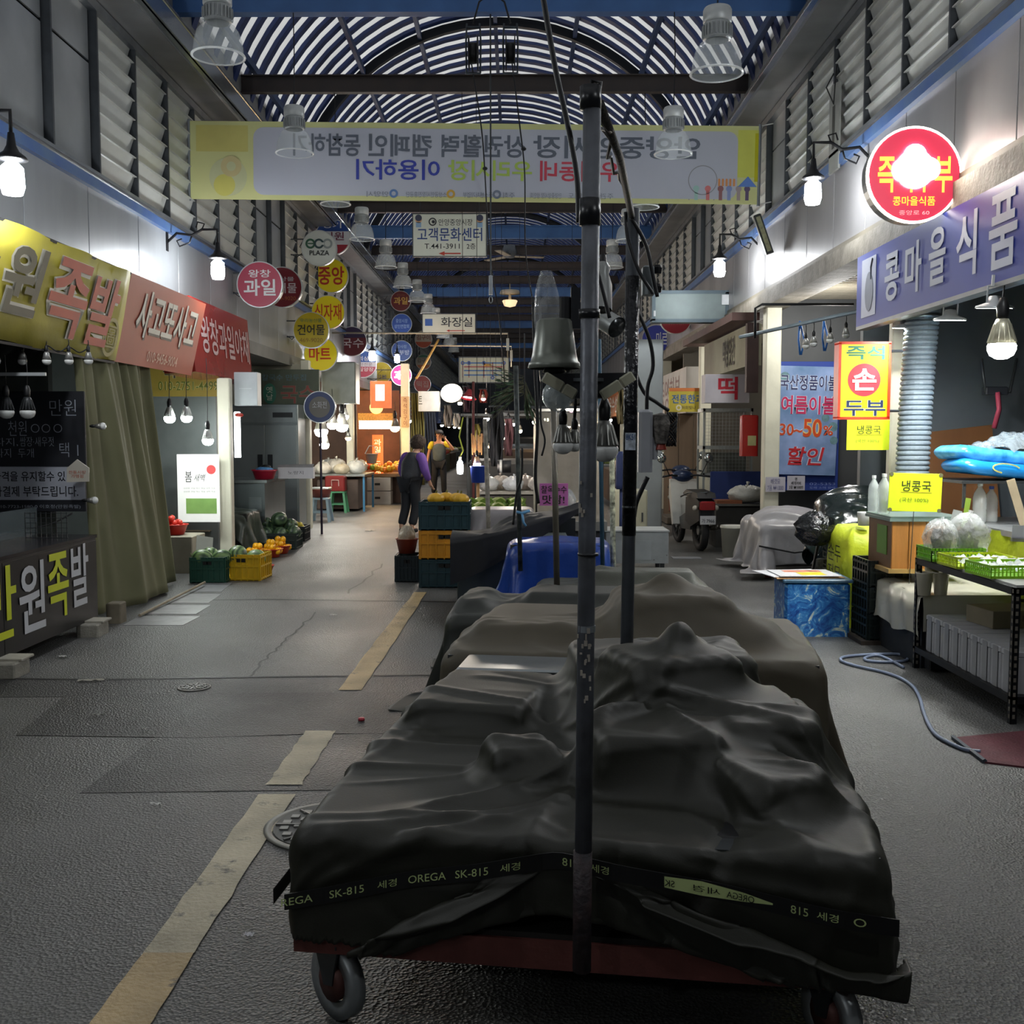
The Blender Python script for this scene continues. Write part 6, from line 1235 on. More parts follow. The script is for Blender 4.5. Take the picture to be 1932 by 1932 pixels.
for i, (px, Y) in enumerate(((1744, 6.95), (1775, 6.98))):
    q = thing('plastic_cup', ('left' if i == 0 else 'right')+' white plastic cup on the draped ledge', 'cup', (P(px, 1100, Y).x, Y, .50)); b = MB(); b.shell([(0, .002), (.04, .0), (.052, .15), (.056, .152), (.056, .145)], 18); b.build('cup_body', M('#cfc9b4', .4, 0, .03), q, True); b = MB(); b.tube([(.054*math.cos(a), .054*math.sin(a), .15) for a in np.linspace(0, 2*PI, 20)[:-1]], .003, 5, True); b.build('rim', M('#d8d4c4', .4), q)
# ---- wooden box with the yellow card
BX = P(1692, 1080, 7.55).x+.10
t = thing('wooden_box', 'varnished wooden box with a green note and steel lid', 'box', (BX-.02, 7.55, .60)); wood = M('#b0783c', .35, 0, .22, 3, .1, 30, stretch=(6, 6, .6))
b = MB()
for k in range(4): x = -.12+k*.122; b.bbox(x, x+.119, 0, .02, .0, .34, .003)
b.build('front_board', wood, t); b = MB(); b.box(-.12, .37, .02, .5, .0, .34); b.build('box_body', M('#6a4c30', .5, 0, .2, 4), t)
b = MB(); b.box(-.145, .39, -.02, .52, .34, .36); b.box(-.14, .385, -.015, .515, .36, .375); b.build('lid', M('#8aa09c', .3, .5, .1), t); b = MB(); b.box(-.15, .2, -.03, .5, -.03, .0); b.build('plinth', M('#a8884e', .6, 0, .2), t)
b = MB(); b.box(-.126, -.121, .1, .3, .09, .30); b.build('green_note', M('#5f8a34', .6, 0, .08), t)
t, W, H = yellow_card(1676, 893, 1778, 965, 7.5, 'neon yellow hand written card standing on a wire above the wooden box', ry=math.radians(1.5)); 
b = MB(); b.tube([(0, .01, -H), (-.01, .0, -H-.62)], .003, 5); b.box(-.03, .03, -.03, .03, -H-.63, -H-.62); b.build('wire_stand', steel_d, t)
b = MB(); 
for sx, sz in ((-1, 1), (1, 1), (-1, -1), (1, -1)): b.cyl((sx*W*.93, -.006, sz*H*.93), (sx*W*.93, .01, sz*H*.93), .014, n=10)
o = b.build('corner_clip', M('#6a6a4a', .5), t); o['kind'] = 'stuff'
# ---- draped white ledge, crates, lime sacks
t = thing('draped_ledge', 'low table under a white plastic cloth, carrying the wooden box', 'table', (2.68, 6.95, 0)); b = MB(); b.box(.02, .62, .05, 1.25, .0, .49); b.build('table_body', M('#1b1d20', .6, 0, .2), t)
A = np.zeros((8, 30, 3)); 
for i in range(30):
    y = 1.32*i/29
    for j, (x, z) in enumerate(((.64, .50), (.45, .5), (.25, .5), (.04, .50), (-.005, .48), (-.02, .38), (-.028, .29), (-.03, .22))): A[j, i] = (x+(.012*math.sin(i*1.1+j) if j > 3 else 0), y, z+(.02*math.sin(i*.5) if j > 5 else 0))
b = MB(); b.grid(A); b.build('cloth', M('#b4b2a4', .3, 0, .08, 5), t, True)
A2 = [[(x, .0-.02*(j > 0)+.008*math.sin(i), z) for i, x in enumerate(np.linspace(0, .64, 12))] for j, z in enumerate((.50, .4, .26))]; b = MB(); b.grid(np.array(A2)); b.build('cloth_front', M('#b4b2a4', .3, 0, .08, 5), t, True)
for k in range(3): crate(P(1653, 1200, 7.9).x+.06, 8.0, .03+k*.20, .30, .36, .195, '#16201f', ['bottom', 'middle', 'top'][k]+' dark crate of the stack beside the lime sacks')
t = thing('pallet_board', 'flat board under the dark crate stack', 'board', (P(1653, 1200, 7.9).x+.05, 8.0, 0)); b = MB(); b.box(-.2, .22, -.22, .22, 0, .03); b.build('board', M('#3a322a', .7, 0, .2), t)
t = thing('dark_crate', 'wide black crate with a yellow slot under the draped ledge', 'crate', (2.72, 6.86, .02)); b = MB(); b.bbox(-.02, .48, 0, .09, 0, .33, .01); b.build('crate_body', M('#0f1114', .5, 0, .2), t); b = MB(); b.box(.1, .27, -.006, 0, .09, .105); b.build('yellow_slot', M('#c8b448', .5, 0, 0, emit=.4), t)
b = MB(); [b.box(.03+k*.05, .05+k*.05, -.004, 0, z, z+.015) for k in range(8) for z in (.18, .23)]; o = b.build('vent_slot', M('#2e3236', .5), t); o['kind'] = 'stuff'
def sack(x, y, z, w_, d_, h_, label, m, letters=None, name='sack', cat='sack', seed=1):
    t = thing(name, label, cat, (x, y, z)); r_ = random.Random(seed); A = []; n = 28
    for j in range(12):
        v = j/11; row = []
        for i in range(n+1):
            a = 2*PI*i/n; s_ = .93+.10*math.sin(PI*v)+.035*math.sin(3*a+seed+v*3)+.025*math.sin(7*a+2*v*seed)
            e = .38; cx_ = math.copysign(abs(math.cos(a))**e, math.cos(a)); cy_ = math.copysign(abs(math.sin(a))**e, math.sin(a)); k = s_*(1 if j < 11 else .75)
            row.append((cx_*w_/2*k, cy_*d_/2*k, h_*v+(.012*math.sin(5*a) if j > 9 else 0)))
        row[-1] = row[0]; A.append(row)
    A.append([(p[0]*.1, p[1]*.1, h_*1.03) for p in A[-1]]); b = MB(); b.grid(np.array(A)); b.build('sack_body', m, t, True)
    if letters: 
        for s, bx in letters: text(t, s, bx, M('#2c3010', .7), 0, d=-d_/2*1.06)
    return t
lime = M('#b7c424', .5, 0, .12, 3, .5, 10)
t = sack(P(1608, 1150, 8.55).x+.12, 8.75, 0, .42, .62, .80, 'lime yellow wrapped stack with black lettering beside the dark crates', lime, seed=3); 
tt = thing('sack_lettering', 'black lettering on the side of the lime wrapped stack', 'lettering', (t.location.x-.24, 8.75, .45)); tt.rotation_euler = (0, 0, -PI/2); text(tt, '심순두\n부전문', (-.26, .26, -.1, .22), M('#23270c', .7), 0, d=-.004)
t = thing('white_cup', 'white plastic cup on top of the lime wrapped stack', 'cup', (P(1630, 1000, 8.5).x, 8.5, .83)); b = MB(); b.lathe([(.045, 0), (.055, .1), (.055, .11)], 16); b.build('cup_body', M('#c6c8c8', .4, 0, .04), t, True)
# black bag and wrapped heaps
A = drape(44, 40, 1.35, 1.05, 3.05, 9.50, 1.3, [(2.72, 3.4, 9.2, 9.78, 0, .86)], [((3.05, 9.52, .9), (.36, .34, .20))], steps=55, iters=5, seed=31); A = folds(A, rand_folds(30, 3, (.02, .05), (.015, .04), (.15, .5)))
t = thing('wrapped_stack', 'tall stack under a glossy black plastic sheet by the blue banner', 'covered heap', (0, 0, 0)); b = MB(); b.bbox(2.74, 3.38, 9.22, 9.76, 0, .84, .02); b.build('box_stack', M('#2a2a28', .7, 0, .2), t); cloth_obj('plastic_sheet', A, M('#1c2728', .2, 0, .25, 3, .4, 10), t, 1)
t = bag(P(1535, 990, 9.0).x, 8.95, .55, .13, 'small black bag hanging off the black wrapped stack', h='#101214', a=1, sq=(1.3, .8, 1.1)); t.location.z = .62
t = thing('folding_trolley', 'folded black trolley leaning beside the lime stack', 'trolley', (P(1535, 1080, 9.2).x, 9.1, 0)); b = MB(); b.tube([(-.14, -.1, 0), (.02, .05, .62), (.16, .05, .62), (.12, -.1, 0)], .012, 6); b.tube([(-.12, .05, .1), (.1, .1, .45)], .01, 5); b.build('frame', M('#23211c', .5, .5, .2), t, True); b = MB(); b.bbox(-.02, .12, -.06, -.02, .05, .5, .01); b.build('camouflage_bag', M('#3a3730', .8, 0, .7, 30, stain='#14130f'), t)
A = drape(64, 54, 2.0, 1.7, 3.22, 12.0, 1.1, [(2.66, 3.85, 11.5, 12.5, .12, .58)], [((3.1, 12.0, .58), (.45, .4, .17)), ((3.6, 12.0, .58), (.3, .4, .10))], steps=65, iters=6, seed=33, slack=1.02, floor_z=.08)
A = folds(A, rand_folds(26, 12, (.02, .05), (.01, .03), (.2, .6)))
t = thing('covered_stall', 'low stall wrapped in a silver grey tarpaulin tied with black rope', 'stall', (0, 0, 0)); b = MB(); b.bbox(2.7, 3.8, 11.55, 12.45, .12, .55, .02); b.build('stall_body', M('#4a4640', .7, 0, .2), t)
for x, y in ((2.75, 11.55), (3.7, 11.55), (2.75, 12.4), (3.7, 12.4)): b = MB(); b.cyl((x, y, 0), (x, y, .13), .035, n=10); b.build('leg', M('#7a2e1c', .5, 0, .1), t)
cloth_obj('tarpaulin', A, M('#a8a6a8', .38, .1, .12, 3, .25, 12), t, 1)
b = MB(); b.tube([(2.62, 11.42, .36), (3.0, 11.40, .29), (3.4, 11.40, .34), (3.85, 11.42, .44)], .010, 5); b.build('rope', black, t, True); b = MB(); b.tube([(3.30, 11.38, .10), (3.28, 11.40, .35), (3.25, 11.42, .6), (3.35, 11.75, .76), (3.45, 12.2, .74)], .010, 5); b.build('rope', black, t, True)
# ---- marbled ice box
c = G(1520, 1207); bm = bpy.data.materials.new('mat_marbled_blue'); bm.use_nodes = True; nt = bm.node_tree; n = nt.nodes; L = nt.links; bb = n['Principled BSDF']; bb.inputs['Roughness'].default_value = .35
tc = n.new('ShaderNodeTexCoord'); no = n.new('ShaderNodeTexNoise'); no.inputs['Scale'].default_value = 8; no.inputs['Detail'].default_value = 12; no.inputs['Roughness'].default_value = .68; no.inputs['Distortion'].default_value = 2.2; L.new(tc.outputs['Object'], no.inputs['Vector'])
cr = n.new('ShaderNodeValToRGB'); e = cr.color_ramp.elements; e[0].position = .38; e[0].color = (*lin('#143f86'), 1); e[1].position = .62; e[1].color = (*lin('#c8d0bc'), 1); k = e.new(.5); k.color = (*lin('#2a6cae'), 1); k = e.new(.56); k.color = (*lin('#4a8cc0'), 1); L.new(no.outputs[0], cr.inputs[0]); L.new(cr.outputs[0], bb.inputs['Base Color'])
t = thing('ice_box', 'blue and white marbled box with cardboard sheets on top', 'box', (2.07, 8.12, 0), math.radians(-2)); b = MB(); b.bbox(0, .50, 0, .42, 0, .42, .02); b.build('box_body', bm, t); b = MB(); b.bbox(-.02, .52, -.01, .45, .42, .445, .008); b.build('lid', M('#3a5a72', .4, 0, .1), t)
for i, (x, y, z, a, hx, lb) in enumerate(((-.06, .0, .447, .1, '#b98c5c', 'brown cardboard sheet at the bottom of the pile on the marbled box'), (-.08, .04, .455, .2, '#c8c8cc', 'white cardboard sheet in the pile on the marbled box'), (-.03, .02, .463, .04, '#bdbdc0', 'pale flyer with a yellow print on top of the marbled box'))):
    q = thing('cardboard_sheet', lb, 'cardboard', (2.07+x, 8.12+y, z), a); b = MB(); b.box(0, .54-.03*i, 0, .40, 0, .005); b.build('sheet', M(hx, .6, 0, .08, 6), q)
    if i == 2: b = MB(); b.box(.18, .38, .05, .22, .005, .0062); b.build('yellow_print', M('#d8c418', .5, 0, .1), q); b = MB(); b.box(.1, .4, .24, .34, .005, .0062); b.build('red_print', M('#c87858', .5, 0, .4, 20), q)
# ---- garden hose and red mat
pts = [(1850, 1422), (1820, 1418), (1790, 1405), (1766, 1390), (1752, 1370), (1742, 1345), (1735, 1320), (1722, 1298), (1700, 1283), (1670, 1272), (1640, 1265), (1610, 1258), (1588, 1250), (1590, 1243), (1620, 1239), (1660, 1237), (1700, 1238), (1712, 1248), (1680, 1252), (1640, 1250), (1632, 1244), (1660, 1240), (1705, 1262)]
o = cable([G(x, y)+V((0, 0, .011)) for x, y in pts], .0105, 'pale blue grey hose curling over the asphalt on the right', 'hose', M('#7f8ba4', .35, 0, .08)); o['category'] = 'hose'
t = thing('floor_mat', 'dark red floor mat in front of the shelf', 'mat', (G(1800, 1400).x, G(1800, 1400).y, 0)); q = [G(1798, 1394), G(2050, 1370), G(2100, 1470), G(1858, 1440)]; b = MB(); b.prism([(p.x-t.location.x, p.y-t.location.y) for p in q], 0, .008, 'xy'); b.build('mat_sheet', M('#5c2630', .8, 0, .2, 8, .3, 80), t)
b = MB(); p0, p1 = q[0], q[3]; b.tube([(p0.x-t.location.x, p0.y-t.location.y, .01), (p1.x-t.location.x, p1.y-t.location.y, .01)], .012, 5); b.build('edge_strip', M('#3a4450', .5), t)
# ---- inside the tofu shop
t = thing('flexible_duct', 'grey ribbed flexible duct hanging from the ceiling beside the cream post', 'duct', (P(1722, 850, 8.6).x, 8.6, .95)); prof = []
for k in range(39):
    z = k*.04; prof += [(.118, z), (.132, z+.012), (.132, z+.026)]
b = MB(); n_ = 24; A = []
for r_, z in prof: A.append([(r_*math.cos(2*PI*i/n_)+.05*(z/1.55)**2, r_*math.sin(2*PI*i/n_), z) for i in range(n_+1)])
b.grid(np.array(A)); b.build('ribbed_hose', M('#7e8a94', .5, 0, .12, 4), t); b = MB(); b.cyl((.05, 0, 1.54), (.06, 0, 2.35), .135, n=24); b.build('steel_sleeve', M('#8a9298', .3, .8, .15), t, True); b = MB(); b.cyl((.05, 0, 1.54), (.05, 0, 1.56), .142, n=24); b.build('clamp', steel, t, True)
t = thing('plywood_panel', 'brown plywood panel leaning on the rear wall of the tofu shop', 'panel', (P(1745, 890, 9.7).x, 9.75, .6)); b = MB(); b.prism([(0, 0), (.75, 0), (.62, 1.05), (.02, .98)], 0, .02); b.build('panel_sheet', M('#6a4526', .5, 0, .25, 2, .1, 30, stretch=(1, 1, .2)), t)
t = thing('folding_chair', 'small dark chair hung on the rear wall with a pink cloth', 'chair', P(1880, 740, 9.5)); b = MB(); b.tube([(-.14, 0, .3), (-.1, 0, 0), (.12, 0, 0), (.17, 0, .3)], .013, 6); b.build('frame', steel_d, t, True); b = MB(); b.bbox(-.1, .1, -.02, .08, -.02, .05, .01); b.build('seat', M('#22262e', .6, 0, .2), t); b = MB(); b.tube([(0, -.02, 0), (.02, -.02, -.15), (-.02, -.02, -.32)], .022, 6); b.build('pink_cloth', M('#a03850', .7, 0, .2), t, True)
for i, (x, y, z, rz_, lb) in enumerate(((3.66, 8.0, 1.24, .0, 'lower bright blue bag of soy beans on the raised rack'), (3.64, 8.1, 1.34, .12, 'upper bright blue bag of soy beans on the raised rack'))):
    q = thing('bean_sack', lb, 'sack', (x, y, z), rz_); q.rotation_euler[1] = math.radians(6); A = []
    for j in range(7): v = j/6; s_ = .9+.1*math.sin(PI*v); A.append([(math.copysign(abs(math.cos(a))**.4, math.cos(a))*.42*s_, math.copysign(abs(math.sin(a))**.4, math.sin(a))*.25*s_, .1*v+.006*math.sin(4*a)) for a in [2*PI*i_/30 for i_ in range(31)]])
    for row in A: row[-1] = row[0]
    A = [[(p[0]*.3, p[1]*.3, -.004) for p in A[0]]]+A+[[(p[0]*.3, p[1]*.3, .108) for p in A[-1]]]; b = MB(); b.grid(np.array(A)); b.build('sack_body', M('#1c7cc0', .25, 0, .15, 5, .2, 12) if i == 0 else M('#58a8d4', .25, 0, .5, 9, .2, 12, stain='#1c7cc0'), q, True)
    if i == 0: b = MB(); b.tube([(-.1+.1*math.cos(a), -.262, .06+.035*math.sin(a)) for a in np.linspace(.4, 4.4, 12)], .006, 4); b.build('wheat_print', M('#c8c060', .5), q)
t = thing('plastic_sheet', 'crumpled clear sheet heaped on the blue bean bags', 'sheet', (3.80, 8.1, 1.45)); A = []
for j in range(16): A.append([(-.33+.75*i/22, -.24+.48*j/15, .12*math.sin(PI*j/15)*math.sin(PI*min(1, i/22))+.012*math.sin(i*1.9+j*.8)+.016*math.sin(i*.7-j*1.1)+.012*rs.rand()) for i in range(23)])
b = MB(); b.grid(np.array(A)); b.build('crumpled_film', film('#c4d2da', .4, .15, .8, 25), t, True)
t = thing('wire_rack', 'raised steel rack carrying the blue bean bags', 'rack', (3.25, 7.75, 1.02)); b = MB(); b.box(0, 1.1, 0, .6, .18, .2); b.build('shelf', steel_d, t)
for x in (.02, 1.05):
    for y in (.02, .56): b = MB(); b.box(x, x+.02, y, y+.02, 0, .18); b.build('leg', steel_d, t)
t = thing('paper_strip', 'leaning strip of cardboard with faint writing before the blue bags', 'card', (3.55, 7.4, .92)); t.rotation_euler = (-.1, -.28, 0); b = MB(); b.box(-.03, .03, 0, .004, 0, .34); b.build('strip', M('#9a8c74', .7, 0, .1), t)
for i, (px, py, Y, h, w_, hx, a, lb) in enumerate(((1818, 975, 7.0, .24, .035, '#8fae3c', .12, 'tall lime price tag standing among the bags'), (1795, 975, 6.9, .17, .06, '#b8bcb8', .25, 'slanting white price tag beside the lime one'), (1925, 975, 6.5, .10, .10, '#b4b4c0', .05, 'small grey price tag at the right edge'))):
    p = P(px, py, Y); q = thing('price_tag', lb, 'price tag', (p.x, Y, .90)); q.rotation_euler = (0, a, 0); b = MB(); b.box(-w_/2, w_/2, 0, .003, .02, h); b.build('tag_card', M(hx, .6, 0, .08), q); b = MB(); b.box(-w_/2, w_/2, -.01, .012, 0, .02); b.build('tag_foot', M('#6a6a60'), q)
# lamps of the tofu shop
for i, (px, py, Y) in enumerate(((1710, 618, 8.7), (1792, 603, 7.7), (1876, 580, 6.75))):
    p = P(px, py, Y); q = thing('flood_lamp', ['left', 'middle', 'right'][i]+' round flood lamp under the blue shop board', 'lamp', p); q.rotation_euler = (.12, 0, 0)
    b = MB(); b.lathe([(0, .075), (.035, .07), (.05, .03), (.11, .008), (.115, -.004)], 24); b.build('shade', M('#b8bcbe', .4, .3, .08), q, True); b = MB(); b.lathe([(0, -.006), (.108, -.006)], 24); b.build('lens', emat(34, (.97, 1, .98)), q)
    b = MB(); b.tube([(-.05, 0, .02), (-.05, 0, .13), (.05, 0, .13), (.05, 0, .02)], .007, 5); b.cyl((0, 0, .13), (0, 0, .2), .03, n=10); b.build('bracket', M('#b0b4b6', .4, .3), q)
    point(p+V((0, 0, -.05)), 34, (.98, 1, .97), .08, 150, (.0, -.25, 0))
bulb(P(1890, 652, 6.6), 'large glowing ribbed bulb hanging in the tofu shop', .085, emat(24, (1, .98, .9)), base='#d4d0b8', cord=.25)
# ---- bedding shop corner: hanging rail with bulbs and blue straps
t = thing('hanging_rail', 'steel rail with blue straps under the concrete lintel', 'rail', P(1500, 615, 11.2)); b = MB(); b.tube([(-.45, .6, -.06), (.75, -1.1, .12)], .02, 6); b.build('rail', M('#8a9aa4', .4, .6, .2), t)
for k, (x, l) in enumerate(((.05, .3), (.3, .26))): b = MB(); b.tube([(x, .0, .05), (x-.01, 0, -l*.5), (x+.01, 0, -l)], .012, 5); b.tube([(x, 0, .05), (x+.05, 0, -l*.5), (x+.02, 0, -l)], .01, 5); b.build('blue_strap', M('#2f6cb8', .5), t, True)
b = MB(); b.tube([(-.35, .3, -.1), (-.35, .3, .22), (-.28, .3, .26), (.7, .3, .26)], .014, 6); b.build('conduit', black, t, True)
for i, (px, py) in enumerate(((1520, 652), (1535, 648), (1566, 641), (1596, 632))): bulb(P(px, py, 11.0), ['first', 'second', 'third', 'fourth'][i]+' unlit jar bulb from the left under the steel rail', .038, ribs=False, cord=.08, base='#bcbcb8')
# ---- rice cake shop front: cage, red box, motorbikes
t = thing('wire_cage', 'white wire mesh display cage under the red lettered board', 'cage', (P(1372, 890, 15.6).x, 15.6, 0)); cw_ = M('#9ba09c', .4, .3, .1); mb_ = MB()
for x in (-.36, .34): b = MB(); b.box(x, x+.03, 0, .03, 0, 1.95); b.build('post', cw_, t); b = MB(); b.box(x, x+.03, .5, .53, 0, 1.95); b.build('post', cw_, t)
for z in (.95, 1.35, 1.9): b = MB(); b.box(-.36, .37, 0, .53, z, z+.05); b.build('shelf', cw_, t)
for k in range(14): x = -.33+k*.05; mb_.box(x, x+.004, -.004, 0, .9, 1.95)
for k in range(20): z = .95+k*.05; mb_.box(-.35, .35, -.004, 0, z, z+.004)
o = mb_.build('mesh_front', cw_, t); o['kind'] = 'stuff'; b = MB(); b.bbox(-.3, .3, .1, .45, 1.0, 1.3, .02); b.build('stored_box', M('#5f6058', .7, 0, .2), t)
t = thing('red_box', 'glossy red box fixed to the cream post of the rice cake shop', 'box', P(1413, 822, 14.0)); b = MB(); b.bbox(-.1, .12, -.02, .12, -.27, .27, .012); b.build('box_body', M('#a81c18', .25, 0, .08), t); quad(t, -.02, .09, -.13, .0, M('#b4ae78', .6, 0, .2), 'paper_label', -.024)
t = thing('blue_sheet', 'dark blue sheet hung behind the parked motorbike', 'sheet', P(1395, 905, 15.3)); b = MB(); b.bbox(-.42, .4, 0, .03, -.3, .12, .01); b.build('sheet_body', M('#1c2f66', .7, 0, .15), t)
t = thing('work_table', 'low dark work table beside the silver wrapped stall', 'table', (P(1395, 960, 14.6).x-.35, 14.6, 0)); b = MB(); b.box(0, .9, 0, .6, .58, .61); b.build('table_top', M('#6a6a66', .4, .3, .2), t); b = MB(); b.box(.04, .86, .06, .56, .0, .56); b.build('table_body', M('#3a3936', .6, 0, .2), t); b = MB(); b.bbox(.05, .4, .05, .3, .61, .66, .005); b.build('brown_tray', M('#8a5030', .6, 0, .1), t)
bag(P(1412, 930, 14.7).x, 14.8, .62, .2, 'white crumpled bag on the low work table', h='#b8b8b0', a=1, sq=(1.4, 1, .6), rough=.4)
t = thing('plastic_pail', 'white plastic pail on the asphalt left of the silver wrapped stall', 'pail', (P(1383, 1030, 13.3).x, 13.3, .03)); b = MB(); b.lathe([(.13, 0), (.155, .36), (.165, .36), (.165, .385), (.155, .385)], 20); b.build('pail_body', M('#b8b8ac', .4, 0, .05), t, True); b = MB(); b.lathe([(0, .0), (.16, .0), (.16, .01)], 20, (0, 0, .385)); b.build('lid', M('#c0c0b6', .4), t)
t = thing('wooden_shutter', 'tall brown wooden shutter beside the rice cake shop', 'shutter', (P(1295, 930, 19.5).x, 19.6, 0)); sh = M('#6e5c4a', .6, 0, .2, 2, .1, 20, stretch=(4, 4, .3))
for k in range(3): b = MB(); b.bbox(-.40+k*.27, -.14+k*.27, 0, .04, .05, 2.05, .006); b.build('panel', sh, t)
b = MB(); b.bbox(P(1293, 975, 18.6).x-.35, P(1293, 975, 18.6).x+.3, 18.4, 19.3, .02, .13, .01); struct(b.build('trim_8', M('#5a544a', .7, 0, .2)))
tire = M('#141416', .75, 0, .1)
def motorbike(x, y, rz, label, body='#b9bab4', sc=1.0):
    t = thing('motorbike', label, 'motorbike', (x, y, 0), rz); t.scale = (sc,)*3; bd = M(body, .3, .1, .08); dk = M('#17191d', .4, .2, .15)
    for yy, w_ in ((.0, .055), (1.22, .045)):
        b = MB(); pts = [(0, yy+.25*math.cos(a), .29+.25*math.sin(a)) for a in np.linspace(0, 2*PI, 25)[:-1]]; b.tube(pts, w_, 8, True); wh = b.build('wheel', tire, t, True)
        b = MB(); b.lathe([(0, -.04), (.07, -.04), (.07, .04), (0, .04)], 14, (0, yy, .29), 'x')
        for k in range(8): a = 2*PI*k/8; b.cyl((0, yy, .29), (0, yy+.23*math.cos(a), .29+.23*math.sin(a)), .007, n=5)
        b.build('hub', M('#8a8c8c', .35, .8, .1), wh)
    b = MB(); b.prism([(-.30, .45), (-.28, .72), (.05, .80), (.42, .74), (.44, .40), (.15, .33)], -.11, .11, 'yz'); b.build('rear_body', dk, t)
    b = MB(); b.prism([(-.30, .76), (-.25, .83), (.3, .86), (.5, .80), (.45, .76)], -.13, .13, 'yz'); b.build('seat', M('#101113', .5, 0, .1), t)
    b = MB(); b.prism([(.78, .32), (.86, .30), (1.06, .75), (1.05, .98), (.98, .98)], -.2, -.06, 'yz'); b.prism([(.78, .32), (.86, .30), (1.06, .75), (1.05, .98), (.98, .98)], .06, .2, 'yz'); b.prism([(.82, .4), (.88, .38), (1.08, .8), (1.06, 1.0), (.99, 1.0)], -.08, .08, 'yz'); o = b.build('leg_shield', bd, t)
    b = MB(); b.prism([(.2, .28), (.7, .26), (.8, .42), (.5, .5), (.2, .5)], -.1, .1, 'yz'); b.build('engine', M('#4a4c4e', .4, .7, .2), t)
    b = MB(); b.cyl((.05, 1.0, .9), (.04, 1.22, .29), .022, n=8); b.cyl((-.05, 1.0, .9), (-.04, 1.22, .29), .022, n=8); b.build('fork', steel_d, t)
    b = MB(); b.tube([(-.36, .80, 1.02), (-.2, .92, 1.04), (0, .98, 1.02), (.2, .92, 1.04), (.36, .80, 1.02)], .016, 6); b.build('handlebar', M('#16181c', .4, .3), t, True)
    b = MB(); b.ball((0, 1.03, 1.02), .13, 14, 8, (1.3, .9, .75)); b.build('headlamp_cowl', M('#1d2c4a', .3, .1), t, True)
    for s in (-1, 1):
        b = MB(); b.tube([(s*.24, .88, 1.04), (s*.30, .86, 1.16), (s*.34, .88, 1.24)], .007, 5); mr_ = b.build('mirror_arm', black, t, True); b = MB(); b.ball((s*.36, .87, 1.29), .07, 12, 8, (1, .35, 1)); b.build('mirror', M('#9aa0a0', .15, .9, .0), mr_, True)
        b = MB(); b.ball((s*.15, -.24, .62), .04, 8, 6); b.build('turn_signal', M('#a8a498', .3), t, True)
    b = MB(); b.bbox(-.11, .11, -.36, -.29, .60, .72, .02); b.build('tail_lamp', M('#7a1014', .25, 0, .1), t); b = MB(); b.prism([(-.30, .4), (-.32, .62), (-.26, .62), (-.1, .55)], -.08, .08, 'yz'); b.build('mudguard', dk, t)
    b = MB(); b.box(-.11, .11, -.365, -.355, .40, .52); b.build('number_plate', M('#b4b6ba', .4, .1, .05), t); b = MB(); b.cyl((.16, .35, .28), (.18, -.25, .36), .04, n=12); b.build('exhaust', M('#6a6660', .35, .8, .2), t, True)
    b = MB(); b.tube([(-.2, .35, .75), (-.16, .1, .82), (0, -.28, .84), (.16, .1, .82), (.2, .35, .75)], .012, 5); b.build('rack', steel_d, t, True); return t
t = motorbike(P(1325, 1040, 14.15).x, 14.3, math.radians(6), 'parked motorbike with a white leg shield, seen from behind', sc=.95); text(t, '가 7966', (-.09, .09, .42, .48), M('#23262c'), .01, d=-.368)
motorbike(P(1285, 1000, 16.6).x, 16.8, math.radians(-10), 'second motorbike half hidden behind the white shielded one', body='#8a5a48', sc=.95)
t = thing('concrete_kerb', 'pale flat plate lying on the asphalt behind the covered carts', 'plate', (G(1295, 1053).x, G(1295, 1053).y, 0)); b = MB(); b.box(-.18, .18, -.1, .1, 0, .008); b.build('plate_body', M('#7e8084', .6, 0, .1), t)
point((3.7, 12.2, 2.9), 30, (1, .98, .93), .2); point((3.9, 17, 2.7), 20, (1, .95, .88), .2)
# ================================================================ middle row beyond the carts
def skin(name, V_, E, m, parent, sub=2, root=0):
    names = list(V_); me = bpy.data.meshes.new(name); me.from_pydata([V_[k][0] for k in names], [(names.index(a), names.index(b_)) for a, b_ in E], [])
    o = bpy.data.objects.new(name, me); TS.collection.objects.link(o); md = o.modifiers.new('s', 'SKIN'); md.use_smooth_shade = True
    for i, k in enumerate(names):
        r = V_[k][1]; sv = me.skin_vertices[0].data[i]; sv.radius = r if isinstance(r, tuple) else (r, r); sv.use_root = (i == root)
    s_ = o.modifiers.new('u', 'SUBSURF'); s_.levels = sub; s_.render_levels = sub
    nm = evaluated(o); bpy.data.objects.remove(o)
    nm.name = name; nm.materials.clear(); nm.materials.append(m); nm.polygons.foreach_set('use_smooth', [True]*len(nm.polygons))
    q = bpy.data.objects.new(name, nm); COL.objects.link(q); q.parent = parent; return q
